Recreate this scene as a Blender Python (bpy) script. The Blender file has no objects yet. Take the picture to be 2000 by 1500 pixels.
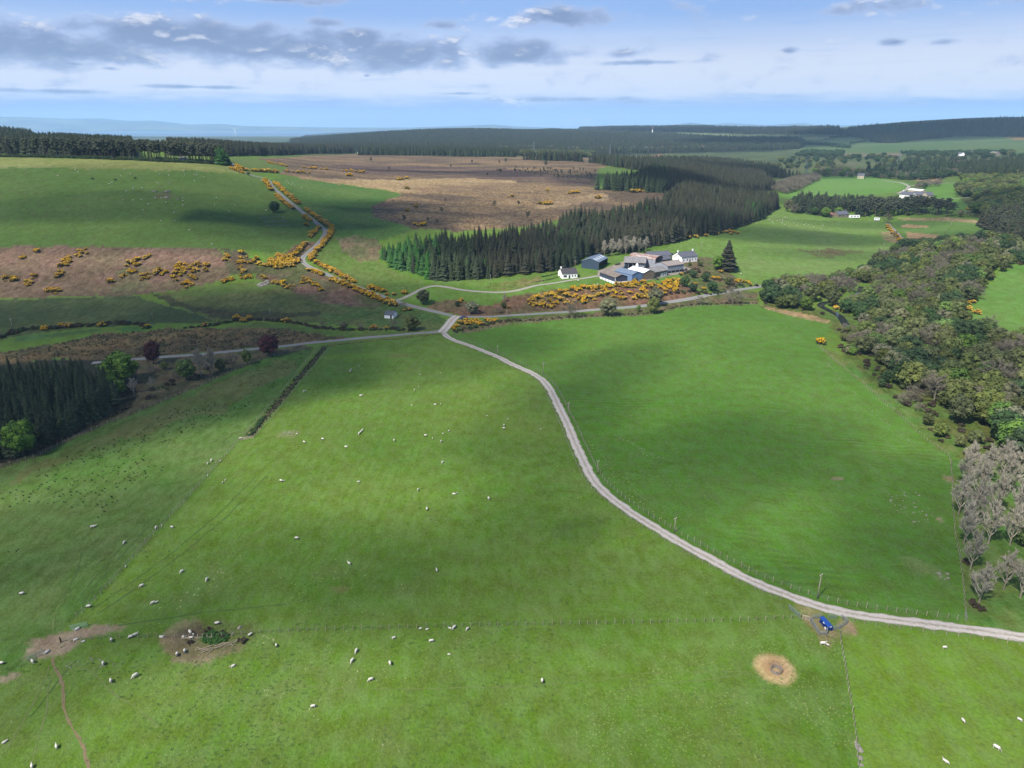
import bpy, math, random
import numpy as np
R = math.radians
rnd = random.Random(11)
nrng = np.random.default_rng(5)
SC = bpy.context.scene
COL = SC.collection

# ------------------------------------------------------------------ camera, sky, sun, exposure
CAM_H = 100.0
F_PX, CX, CY = 1388.0, 1000.0, 750.0
PITCH = R(19.92)
cam_d = bpy.data.cameras.new('camera')
cam_d.sensor_fit = 'HORIZONTAL'; cam_d.sensor_width = 36.0
cam_d.lens = 36.0 * F_PX / 2000.0
cam_d.clip_start = 0.5; cam_d.clip_end = 60000.0
cam = bpy.data.objects.new('camera', cam_d); COL.objects.link(cam)
cam.location = (0, 0, CAM_H); cam.rotation_euler = (math.pi/2 - PITCH, 0, 0)
SC.camera = cam
SC.view_settings.view_transform = 'Standard'
try: SC.view_settings.look = 'None'
except Exception: pass
SC.view_settings.use_curve_mapping = False
SC.view_settings.gamma = 1.0
EXPO = 0.98
SC.view_settings.exposure = EXPO
SC.cycles.use_denoising = True
SC.cycles.max_bounces = 6
SC.cycles.diffuse_bounces = 3
SC.cycles.glossy_bounces = 2
SC.cycles.transparent_max_bounces = 8
SC.cycles.volume_bounces = 1
SC.cycles.volume_max_steps = 64

SUN_EL, SHADOW_AZ = R(50), R(42)         # shadows fall away and to the right of the lens
sun_d = bpy.data.lights.new('sun', 'SUN'); sun_d.energy = 4.8; sun_d.angle = R(0.53); sun_d.color = (1.0, .95, .87)
sun = bpy.data.objects.new('sun', sun_d); COL.objects.link(sun)
LDIR = np.array([math.cos(SUN_EL)*math.sin(SHADOW_AZ), math.cos(SUN_EL)*math.cos(SHADOW_AZ), -math.sin(SUN_EL)])  # light travels this way
from mathutils import Vector, Matrix
sun.rotation_euler = Vector(LDIR).to_track_quat('-Z', 'Y').to_euler()
sun.location = (-200, -200, 400)

def srgb(r, g, b):
    f = lambda c: c/12.92 if c <= .04045 else ((c+.055)/1.055)**2.4
    return np.array([f(r/255), f(g/255), f(b/255)])

class NT:
    """small node-tree helper"""
    def __init__(self, tree): self.t = tree; self.n = tree.nodes; self.l = tree.links
    def new(self, typ, **kw):
        n = self.n.new(typ)
        for k, v in kw.items(): setattr(n, k, v)
        return n
    def put(self, sock, v):
        if isinstance(v, bpy.types.NodeSocket): self.l.new(v, sock)
        elif v is not None:
            if sock.type == 'RGBA' and not isinstance(v, (int, float)) and len(v) == 3: v = (*v, 1)
            sock.default_value = v
    def math(self, op, a, b=None, c=None, clamp=False):
        n = self.new('ShaderNodeMath', operation=op, use_clamp=clamp)
        self.put(n.inputs[0], a); self.put(n.inputs[1], b)
        if c is not None: self.put(n.inputs[2], c)
        return n.outputs[0]
    def mix(self, f, a, b, mode='MIX'):
        n = self.new('ShaderNodeMix', data_type='RGBA', blend_type=mode)
        n.clamp_factor = True
        self.put(n.inputs[0], f); self.put(n.inputs[6], a); self.put(n.inputs[7], b)
        return n.outputs[2]
    def ramp(self, v, lo, hi, tolo=0., tohi=1., smooth=True):
        n = self.new('ShaderNodeMapRange', interpolation_type='SMOOTHSTEP' if smooth else 'LINEAR')
        for i, x in enumerate((v, lo, hi, tolo, tohi)): self.put(n.inputs[i], x)
        return n.outputs[0]
    def noise(self, vec, scale, detail=3, rough=.55, dist=0., out=0):
        n = self.new('ShaderNodeTexNoise')
        self.put(n.inputs['Vector'], vec); n.inputs['Scale'].default_value = scale
        n.inputs['Detail'].default_value = detail; n.inputs['Roughness'].default_value = rough
        n.inputs['Distortion'].default_value = dist
        return n.outputs[out]
    def mapv(self, vec, scale=(1, 1, 1), rot=(0, 0, 0), loc=(0, 0, 0)):
        n = self.new('ShaderNodeMapping'); self.put(n.inputs['Vector'], vec)
        n.inputs['Scale'].default_value = scale; n.inputs['Rotation'].default_value = rot; n.inputs['Location'].default_value = loc
        return n.outputs[0]
    def comb(self, x, y, z):
        n = self.new('ShaderNodeCombineXYZ')
        for i, v in enumerate((x, y, z)): self.put(n.inputs[i], v)
        return n.outputs[0]

def px_azel(u, v):
    """azimuth and elevation (degrees) of a pixel of the photograph"""
    xr, up = (u-CX)/F_PX, -(v-CY)/F_PX
    f = math.cos(PITCH) + up*math.sin(PITCH); z = -math.sin(PITCH) + up*math.cos(PITCH)
    return math.degrees(math.atan2(xr, f)), math.degrees(math.atan2(z, math.hypot(xr, f)))

def build_world():
    w = bpy.data.worlds.new('World'); SC.world = w; w.use_nodes = True
    k = NT(w.node_tree); k.n.clear()
    out = k.new('ShaderNodeOutputWorld'); bg = k.new('ShaderNodeBackground')
    bg.inputs['Strength'].default_value = 0.1
    sky = k.new('ShaderNodeTexSky', sky_type='NISHITA'); sky.sun_disc = False
    sky.sun_elevation = SUN_EL; sky.sun_rotation = R(180) + SHADOW_AZ
    sky.altitude = 200; sky.air_density = 1.0; sky.dust_density = 0.3; sky.ozone_density = 2.5
    tc = k.new('ShaderNodeTexCoord')
    sep = k.new('ShaderNodeSeparateXYZ'); k.l.new(tc.outputs['Generated'], sep.inputs[0])
    X, Y, Z = sep.outputs
    az = k.math('MULTIPLY', k.math('ARCTAN2', X, Y), 57.29578)
    el = k.math('MULTIPLY', k.math('ARCSINE', k.math('MINIMUM', k.math('MAXIMUM', Z, -1.), 1.)), 57.29578)
    S = 10.0 / 2**EXPO      # colours below are as displayed; the strength is 0.1
    c = lambda *rgb: tuple(srgb(*rgb)*S)
    blue = c(150, 186, 241); pale = c(226, 233, 250); low = c(154, 185, 237); hor = c(156, 190, 241)
    # thin veil of high cloud: a pale band a few degrees above the horizon, a blue one under it
    band = k.noise(k.comb(k.math('MULTIPLY', az, .02), k.math('MULTIPLY', el, .6), 3.1), 1.0, 4, .5)
    eld = k.math('ADD', el, k.math('MULTIPLY', k.math('SUBTRACT', band, .5), 1.3))
    base = k.mix(k.ramp(el, -0.2, 1.3), hor, low)
    edge = k.noise(k.comb(k.math('MULTIPLY', az, .16), k.math('MULTIPLY', el, 1.3), 8.), 1.0, 7, .66)
    elb = k.math('ADD', el, k.math('MULTIPLY', k.math('SUBTRACT', edge, .5), 2.2))
    base = k.mix(k.ramp(elb, 1.3, 2.4), base, pale)
    wisp = k.noise(k.comb(k.math('MULTIPLY', az, .12), k.math('MULTIPLY', el, 2.6), 2.), 1.0, 6, .6)
    base = k.mix(k.math('MULTIPLY', k.ramp(wisp, .55, .8, 0., .7), k.ramp(el, .2, 1.2)), base, c(190, 210, 246))
    base = k.mix(k.ramp(eld, 3.4, 8.2), base, blue)
    base = k.mix(k.ramp(el, 12., 35.), base, sky.outputs[0])
    # clouds: soft bodies placed round the sky, broken up by noise, grey below and pale on top
    clouds = [  # u, v, half width, half height above, below (photograph pixels), weight
        (60, 92, 260, 48, 38, 1.15), (330, 72, 200, 42, 42, 1.2), (560, 90, 240, 40, 44, 1.2), (780, 106, 190, 42, 36, 1.15), (1000, 105, 140, 40, 28, 1.1), (700, 75, 70, 22, 40, 1.3),
        (150, 55, 120, 26, 20, .7), (1090, 32, 135, 26, 26, .9), (1260, 122, 140, 7, 7, .8), (1212, 104, 34, 16, 14, .75), (1540, 99, 24, 8, 6, .75), (1745, 83, 34, 8, 7, .8),
        (1842, 82, 36, 8, 7, .8), (1720, 14, 90, 26, 18, .75), (1990, 0, 70, 10, 8, .6), (650, 46, 60, 13, 9, .7), (860, 50, 45, 14, 10, .8), (145, 124, 34, 6, 6, .85), (215, 134, 22, 6, 6, .85),
        (380, 170, 130, 5, 4, .75), (890, 183, 70, 4, 3, .7), (100, 178, 130, 5, 5, .6), (1100, 195, 210, 8, 6, .75), (1250, 199, 90, 4, 4, .7), (1700, 203, 110, 3, 3, .6), (540, 0, 130, 14, 8, .6), (260, 192, 30, 8, 10, .5), (716, 148, 8, 4, 4, .7)]
    nz = k.noise(k.comb(k.math('MULTIPLY', az, .42), k.math('MULTIPLY', el, .95), .7), 1.0, 6, .54, .15)
    nz2 = k.noise(k.comb(k.math('MULTIPLY', az, .17), k.math('MULTIPLY', el, .5), 5.7), 1.0, 4, .5)
    D = None
    for u, v, hw, ha, hb, wt in clouds:
        a0, e0 = px_azel(u, v)
        hw, ha, hb = hw*.0375, ha*.0365, hb*.0365
        dx = k.math('DIVIDE', k.math('SUBTRACT', az, a0), hw)
        de = k.math('SUBTRACT', el, e0)
        dy = k.math('MAXIMUM', k.math('DIVIDE', de, ha), k.math('DIVIDE', de, -hb))
        r = k.math('SQRT', k.math('ADD', k.math('MULTIPLY', dx, dx), k.math('MULTIPLY', dy, dy)))
        d = k.math('MULTIPLY', k.math('SUBTRACT', 1.15, r), wt)
        D = d if D is None else k.math('MAXIMUM', D, d)
    D = k.math('MAXIMUM', D, k.math('MULTIPLY', k.ramp(el, 10., 22.), k.ramp(nz2, .42, .7, -.2, .9)))  # broken cloud overhead
    dens = k.math('ADD', D, k.math('MULTIPLY', k.math('SUBTRACT', nz, .5), 1.9))
    cover = k.ramp(dens, .05, .6)
    # lit tops: denser just below than here
    nzu = k.noise(k.comb(k.math('MULTIPLY', az, .42), k.math('MULTIPLY', k.math('ADD', el, .34), .95), .7), 1.0, 6, .54, .15)
    lit = k.ramp(k.math('SUBTRACT', nz, nzu), .0, .15)
    lit = k.math('MULTIPLY', lit, k.ramp(nz2, .46, .64, .06, .9))
    grey = k.mix(k.ramp(dens, .25, 1.0), c(176, 194, 232), c(128, 147, 186))
    ccol = k.mix(lit, grey, c(240, 241, 250))
    colr = k.mix(k.math('MULTIPLY', cover, .93), base, ccol)
    # below the horizon: the dim green-grey of land
    colr = k.mix(k.ramp(el, -.6, -2.5), colr, c(95, 110, 90))
    k.put(bg.inputs[0], colr); k.l.new(bg.outputs[0], out.inputs[0])
build_world()

# ------------------------------------------------------------------ small tools
def tag(o, label=None, cat=None, group=None, kind=None):
    if label: o['label'] = label
    if cat: o['category'] = cat
    if group: o['group'] = group
    if kind: o['kind'] = kind
    return o

def link(o, parent=None):
    COL.objects.link(o)
    if parent is not None: o.parent = parent
    return o

def empty(name, loc, rz=0., label=None, cat=None, group=None, scale=1.):
    o = bpy.data.objects.new(name, None); o.empty_display_size = .5
    o.location = [float(v) for v in loc]; o.rotation_euler = (0, 0, float(rz))
    o.scale = (scale,)*3 if isinstance(scale, (int, float)) else scale
    link(o); return tag(o, label, cat, group)

def mobj(name, mesh, parent=None, loc=None, rz=None, scale=None):
    o = bpy.data.objects.new(name, mesh)
    if loc is not None: o.location = [float(v) for v in loc]
    if rz is not None: o.rotation_euler = (0, 0, float(rz))
    if scale is not None: o.scale = (scale,)*3 if isinstance(scale, (int, float)) else scale
    return link(o, parent)

class MB:
    """collects geometry with material slots, built as one mesh"""
    def __init__(self): self.v = []; self.f = []; self.m = []; self.mats = []; self.smooth = False
    def slot(self, mat):
        if mat not in self.mats: self.mats.append(mat)
        return self.mats.index(mat)
    def add(self, vs, fs, mat):
        b = len(self.v); s = self.slot(mat)
        self.v += [tuple(map(float, p)) for p in vs]
        for f in fs: self.f.append(tuple(i+b for i in f)); self.m.append(s)
    def box(self, c, size, mat, rz=0., top=1., topy=None):
        """box centred at c; top = shrink of the upper face"""
        sx, sy, sz = (s/2 for s in size); ty = top if topy is None else topy
        P = [(-sx,-sy,-sz),(sx,-sy,-sz),(sx,sy,-sz),(-sx,sy,-sz),(-sx*top,-sy*ty,sz),(sx*top,-sy*ty,sz),(sx*top,sy*ty,sz),(-sx*top,sy*ty,sz)]
        co, si = math.cos(rz), math.sin(rz)
        P = [(c[0]+x*co-y*si, c[1]+x*si+y*co, c[2]+z) for x, y, z in P]
        self.add(P, [(3,2,1,0),(4,5,6,7),(0,1,5,4),(1,2,6,5),(2,3,7,6),(3,0,4,7)], mat)
    def tube(self, pts, radii, mat, n=5, cap=True):
        pts = [np.array(p, float) for p in pts]; rings = []; vs = []
        for i, p in enumerate(pts):
            d = pts[min(i+1, len(pts)-1)] - pts[max(i-1, 0)]; d = d/(np.linalg.norm(d)+1e-9)
            a = np.cross(d, (0, 0, 1.) if abs(d[2]) < .9 else (1., 0, 0)); a /= np.linalg.norm(a)+1e-9; b = np.cross(d, a)
            r = radii[i] if hasattr(radii, '__len__') else radii
            vs += [p + r*(a*math.cos(2*math.pi*j/n) + b*math.sin(2*math.pi*j/n)) for j in range(n)]
        fs = [(i*n+j, i*n+(j+1)%n, (i+1)*n+(j+1)%n, (i+1)*n+j) for i in range(len(pts)-1) for j in range(n)]
        if cap: fs += [tuple(range(n))[::-1], tuple((len(pts)-1)*n+j for j in range(n))]
        self.add(vs, fs, mat)
    def mesh(self, name, smooth=False):
        me = bpy.data.meshes.new(name); me.from_pydata(self.v, [], self.f)
        for m in self.mats: me.materials.append(m)
        me.polygons.foreach_set('material_index', self.m)
        if smooth: me.polygons.foreach_set('use_smooth', [True]*len(self.f))
        me.update(); return me
    def build(self, name, parent=None, smooth=False, **kw): return mobj(name, self.mesh(name, smooth), parent, **kw)

def mat(name, color, rough=.8, var=0., nscale=1., spec=.3, metal=0., bump=0., bscale=None, objrand=0., color2=None, stretch=(1, 1, 1), transl=0.):
    """principled paint with noise mottling, optional per-object variation"""
    m = bpy.data.materials.new(name); m.use_nodes = True
    k = NT(m.node_tree); b = k.n['Principled BSDF']
    b.inputs['Roughness'].default_value = rough; b.inputs['Metallic'].default_value = metal
    b.inputs['Specular IOR Level'].default_value = spec
    tc = k.new('ShaderNodeTexCoord'); vec = k.mapv(tc.outputs['Object'], stretch)
    c = tuple(color)
    if color2 is not None or var:
        nz = k.noise(vec, nscale, 4, .6)
        lo = tuple(color2) if color2 is not None else tuple(np.array(c)*(1-var))
        hi = c if color2 is not None else tuple(np.clip(np.array(c)*(1+var), 0, 1))
        cs = k.mix(k.ramp(nz, .33, .67), lo, hi)
    else: cs = (*c, 1)
    if objrand:
        oi = k.new('ShaderNodeObjectInfo')
        hsv = k.new('ShaderNodeHueSaturation')
        k.put(hsv.inputs['Color'], cs)
        k.put(hsv.inputs['Value'], k.ramp(oi.outputs['Random'], 0., 1., 1-objrand, 1+objrand, False))
        r2 = k.math('FRACT', k.math('MULTIPLY', oi.outputs['Random'], 17.31))
        k.put(hsv.inputs['Hue'], k.ramp(r2, 0., 1., .5-.045*objrand, .5+.03*objrand, False))
        k.put(hsv.inputs['Saturation'], k.ramp(k.math('FRACT', k.math('MULTIPLY', oi.outputs['Random'], 71.7)), 0., 1., 1-.45*objrand, 1+.3*objrand, False))
        cs = hsv.outputs[0]
    k.put(b.inputs['Base Color'], cs)
    if bump:
        bp = k.new('ShaderNodeBump'); bp.inputs['Strength'].default_value = bump; bp.inputs['Distance'].default_value = .1
        k.put(bp.inputs['Height'], k.noise(vec, bscale or nscale*4, 3, .6)); k.l.new(bp.outputs[0], b.inputs['Normal'])
    if transl:
        t = k.new('ShaderNodeBsdfTranslucent'); k.put(t.inputs[0], cs)
        mx = k.new('ShaderNodeMixShader'); mx.inputs[0].default_value = transl
        k.l.new(b.outputs[0], mx.inputs[1]); k.l.new(t.outputs[0], mx.inputs[2])
        k.l.new(mx.outputs[0], k.n['Material Output'].inputs[0])
    return m

# ------------------------------------------------------------------ terrain height field
def slope_of_v(v):
    up = -(np.asarray(v, float)-CY)/F_PX
    return (-math.sin(PITCH)+up*math.cos(PITCH))/(math.cos(PITCH)+up*math.sin(PITCH))
def a_of(u, v):
    up = -(np.asarray(v, float)-CY)/F_PX
    return (np.asarray(u, float)-CX)/F_PX/(math.cos(PITCH)+up*math.sin(PITCH))

_near = [('z', 10, 0), ('z', 150, 0)]
_far = [('z', 6500, 8), ('z', 8600, -6), ('z', 9300, -14), ('z', 30000, -14)]
_cols = {
 -300: [('z',330,1),('v',588,3),('v',482,22),('v',350,59),('v',308,73),('z',760,75),('z',950,80),('V',258,1250),('z',1700,60),('z',2500,20)],
 0: [('z',330,1),('v',588,3),('v',482,22),('v',350,59),('v',308,73),('z',760,75),('z',950,78),('V',264,1250),('z',1700,60),('z',2500,20)],
 200: [('z',330,1),('v',588,3),('v',482,22),('v',350,59),('v',312,72),('z',760,73),('z',950,72),('z',1250,60),('z',1700,40),('z',2500,15)],
 330: [('z',330,1),('v',588,3),('v',482,22),('v',350,59),('v',316,70),('z',760,71),('z',950,70),('z',1250,62),('z',1700,48),('z',2500,25)],
 450: [('z',330,.6),('v',600,3),('v',482,22),('v',400,41),('v',325,65),('z',800,67),('z',1000,66),('z',1500,52),('z',2200,35),('z',3000,20),('z',5000,5)],
 560: [('z',330,.5),('v',600,2),('v',520,11),('v',450,26),('v',350,50),('v',320,56),('z',1300,53),('z',1600,46),('z',2400,38),('z',3200,34),('z',4200,20)],
 700: [('z',345,0),('v',600,1),('v',545,7),('v',440,28),('v',350,46),('v',308,50),('z',1600,46),('z',2400,42),('V',265,3300),('z',4200,40)],
 900: [('z',380,0),('v',612,0),('v',585,4),('v',560,6),('v',545,7),('z',560,26),('v',350,42),('v',308,47),('z',1700,40),('z',2500,45),('V',256,3300),('z',4200,60)],
 1100: [('z',393,0),('v',607,0.2),('v',572,6),('v',540,8),('z',560,14),('z',650,28),('z',800,41),('z',1300,46),('z',2000,32),('z',2600,45),('V',261,3400),('z',4200,70),('V',252,5400)],
 1300: [('z',390,0),('v',594,0.3),('v',562,7),('v',520,8.5),('v',480,12),('z',620,17),('z',800,33),('z',1000,40),('z',1300,40),('z',1800,27),('z',2600,38),('V',266,3400),('z',4200,80),('V',249,5400)],
 1500: [('z',395,0),('v',603,0),('v',560,1),('v',480,8),('v',415,17),('z',800,14),('z',1000,12),('z',1400,18),('z',2000,24),('z',2600,32),('V',268,3400),('z',4200,75),('V',249,5400)],
 1650: [('z',300,-1),('v',600,-2),('v',540,0),('v',430,9),('z',950,13),('v',360,18),('z',1500,22),('z',2200,32),('V',281,2700),('V',265,3100),('V',248,3700),('z',4300,90),('z',5400,92)],
 1800: [('z',300,-2),('z',450,-2),('v',470,3),('v',440,5),('v',390,12),('z',1450,25),('V',291,2200),('V',269,2800),('V',233,3500),('z',4300,105),('z',5400,80)],
 2000: [('z',300,-1),('z',400,2),('z',600,16),('z',900,32),('z',1100,36),('z',1800,45),('V',267,2700),('V',227,3400),('z',4300,132),('z',5400,80)],
 2400: [('z',300,-1),('z',400,3),('z',600,20),('z',900,36),('z',1100,40),('z',1800,50),('V',265,2700),('V',230,3400),('z',4300,125),('z',5400,80)],
}
A0, A1, NA = -2.3, 2.3, 461
L0, L1, NL = math.log(10.), math.log(30000.), 801
def pchip(x, y, xi):
    x = np.array(x); y = np.array(y); h = np.diff(x); d = np.diff(y)/h; m = np.zeros(len(x))
    for i in range(1, len(x)-1):
        if d[i-1]*d[i] > 0:
            w1, w2 = 2*h[i]+h[i-1], h[i]+2*h[i-1]; m[i] = (w1+w2)/(w1/d[i-1]+w2/d[i])
    m[0], m[-1] = d[0], d[-1]
    i = np.clip(np.searchsorted(x, xi)-1, 0, len(x)-2); t = (xi-x[i])/h[i]
    return ((1+2*t)*(1-t)**2)*y[i] + t*(1-t)**2*h[i]*m[i] + t*t*(3-2*t)*y[i+1] + t*t*(t-1)*h[i]*m[i+1]
def _build_grid():
    lg = np.linspace(L0, L1, NL); ag = np.linspace(A0, A1, NA); rows = []; aa = []
    for u, pts in sorted(_cols.items()):
        xs, zs = [], []
        for kind, p, q in _near + pts + _far:
            if kind == 'z': Yv, z = p, q
            elif kind == 'v': z = q; Yv = (z-CAM_H)/float(slope_of_v(p))
            else: Yv = q; z = CAM_H + float(slope_of_v(p))*Yv
            if xs and math.log(Yv) <= xs[-1]+1e-3: continue
            xs.append(math.log(Yv)); zs.append(z)
        rows.append(pchip(xs, zs, lg)); aa.append(float(a_of(u, 247)))
    rows = np.array(rows); aa = np.array(aa); G = np.empty((NA, NL))
    for j in range(NL): G[:, j] = np.interp(ag, aa, rows[:, j])
    def blur(G, s, ax):
        r = int(3*s); kx = np.exp(-.5*(np.arange(-r, r+1)/s)**2); kx /= kx.sum()
        P = np.pad(G, [(r, r) if i == ax else (0, 0) for i in range(2)], mode='edge')
        return sum(kx[i]*np.take(P, np.arange(i, i+G.shape[ax]), ax) for i in range(2*r+1))
    G = blur(G, 5.0, 0); G = blur(G, 1.2, 1)
    return G
GRID = _build_grid()
# far ridge beyond the firth
_rid_u = [-900,-400,0,60,130,200,250,300,370,430,480,560,650,800,900,960,1010,1100,1290,1350,1385,1420,1500,1570,1600,1700,1850,2100,2600]
_rid_v = [233,230,228,229,232,231,236,235,243,242,246,247.5,249,249,246,243,247,250,247,239,244,240,244.5,239.5,245,244,247,246,240]
_rid_a = a_of(np.array(_rid_u), 247)

def hash01(ix, iy, seed):
    n = (ix.astype(np.int64)*374761393 + iy.astype(np.int64)*668265263 + seed*1442695041) & 0xffffffff
    n = ((n ^ (n >> 13))*1274126177) & 0xffffffff
    return ((n ^ (n >> 16)) & 0xffff)/65535.0
def vnoise(x, y, seed=0):
    ix, iy = np.floor(x), np.floor(y); fx, fy = x-ix, y-iy
    fx = fx*fx*(3-2*fx); fy = fy*fy*(3-2*fy)
    a, b, c, d = hash01(ix, iy, seed), hash01(ix+1, iy, seed), hash01(ix, iy+1, seed), hash01(ix+1, iy+1, seed)
    return (a+(b-a)*fx)*(1-fy) + (c+(d-c)*fx)*fy
def fbm(x, y, seed=0, oct=4, gain=.5):
    s = 0; t = 0; a = 1.
    for i in range(oct):
        s = s + a*vnoise(x*2**i+13.7*i, y*2**i-7.1*i, seed+i); t += a; a *= gain
    return s/t

def Z(x, y):
    x = np.asarray(x, float); y = np.asarray(y, float)
    ys = np.maximum(y, 11.); a = np.clip(x/ys, A0+1e-6, A1-1e-6); l = np.clip(np.log(ys), L0+1e-6, L1-1e-6)
    fa = (a-A0)/(A1-A0)*(NA-1); fl = (l-L0)/(L1-L0)*(NL-1)
    i, j = fa.astype(int), fl.astype(int); i = np.minimum(i, NA-2); j = np.minimum(j, NL-2); fa = fa-i; fl = fl-j
    z = (GRID[i, j]*(1-fa)+GRID[i+1, j]*fa)*(1-fl) + (GRID[i, j+1]*(1-fa)+GRID[i+1, j+1]*fa)*fl
    amp = np.clip((y-60)/200, 0, 1)*np.clip((7000-y)/4000, 0, 1)
    z = z + amp*((fbm(x/46., y/46., 3, 3)-.5)*1.7 + (fbm(x/190., y/190., 9, 2)-.5)*np.clip(y/420, .6, 7))
    # far shore and mountains
    vr = np.interp(a, _rid_a, _rid_v); zr = CAM_H + slope_of_v(vr)*20500
    t = np.clip((y-17300)/3000, 0, 1); t2 = np.clip((y-17200)/300, 0, 1)
    rough = (fbm(x/900., y/900., 31, 4)-.5)
    z = z + t2*16 + (zr+14-16)*np.clip(t, 0, 1)**1.3 * np.clip((26000-y)/5000, 0, 1)*(1+0.0*rough) + rough*130*np.clip(t*(1-t)*4, 0, 1)
    return z

_YG = np.exp(np.linspace(math.log(70.), math.log(21500.), 2600))
def P(u, v, h=0.):
    """pixel -> point on the ground (or on a canopy h metres above it)"""
    s = float(slope_of_v(v)); a = float(a_of(u, v))
    g = (Z(a*_YG, _YG)+h-CAM_H)/_YG - s
    k = np.argmax(g >= 0) if (g >= 0).any() else len(g)-1
    if k > 0:
        t = -g[k-1]/(g[k]-g[k-1]+1e-12); Yv = _YG[k-1]*(_YG[k]/_YG[k-1])**min(max(t, 0), 1)
    else: Yv = _YG[0]*0 + CAM_H/max(-s, .01)
    x = a*Yv
    return np.array([x, Yv, float(Z(x, Yv))])
def PL(pts): return np.array([P(*p) for p in pts])
def to_px(p):
    p = np.atleast_2d(p); d = p[:, 1]*math.cos(PITCH)-(p[:, 2]-CAM_H)*math.sin(PITCH); up = p[:, 1]*math.sin(PITCH)+(p[:, 2]-CAM_H)*math.cos(PITCH)
    return np.stack([CX+F_PX*p[:, 0]/d, CY-F_PX*up/d], 1)
def inpoly(x, y, poly):
    poly = np.asarray(poly)[:, :2]; ins = np.zeros(x.shape, bool)
    m = (x >= poly[:, 0].min()) & (x <= poly[:, 0].max()) & (y >= poly[:, 1].min()) & (y <= poly[:, 1].max())
    if not m.any(): return ins
    xs, ys = x[m], y[m]; c = np.zeros(xs.shape, bool); n = len(poly)
    for i in range(n):
        x1, y1 = poly[i]; x2, y2 = poly[(i+1) % n]
        if y1 == y2: continue
        c ^= ((ys < y1) != (ys < y2)) & (xs < (x2-x1)*(ys-y1)/(y2-y1)+x1)
    ins[m] = c; return ins
def resample(pts, step, closed=False):
    pts = np.asarray(pts, float); seg = np.linalg.norm(np.diff(pts[:, :2], axis=0), axis=1); s = np.concatenate([[0], np.cumsum(seg)])
    n = max(2, int(s[-1]/step)+1); t = np.linspace(0, s[-1], n)
    q = np.stack([np.interp(t, s, pts[:, 0]), np.interp(t, s, pts[:, 1])], 1)
    return q
def smooth_line(pts, step, it=3):
    q = resample(pts, step)
    for _ in range(it):
        q[1:-1] = .25*q[:-2]+.5*q[1:-1]+.25*q[2:]
    return np.column_stack([q, Z(q[:, 0], q[:, 1])])
# ------------------------------------------------------------------ ground cover regions (pixel outlines turned into plan outlines)
ALB = .445
def al(r, g, b): return srgb(r, g, b)*ALB
TRACK_PX = [(866,650),(872,657),(880,662),(920,676),(960,692),(978,699),(1000,712),(1037,727),(1060,742),(1075,760),(1090,792),(1108,829),(1127,874),(1146,915),(1160.5,941),(1187,967.5),(1231.5,1001),(1280,1031),(1336,1065),(1392,1094.5),(1448,1126),(1504,1150.5),(1560,1171),(1602,1186),(1653,1198.5),(1716,1207),(1779,1215),(1850,1224),(1930,1234),(2000,1245),(2120,1262)]
GRASS = al(93, 131, 50); GRASS2 = al(110, 145, 63)
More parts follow.
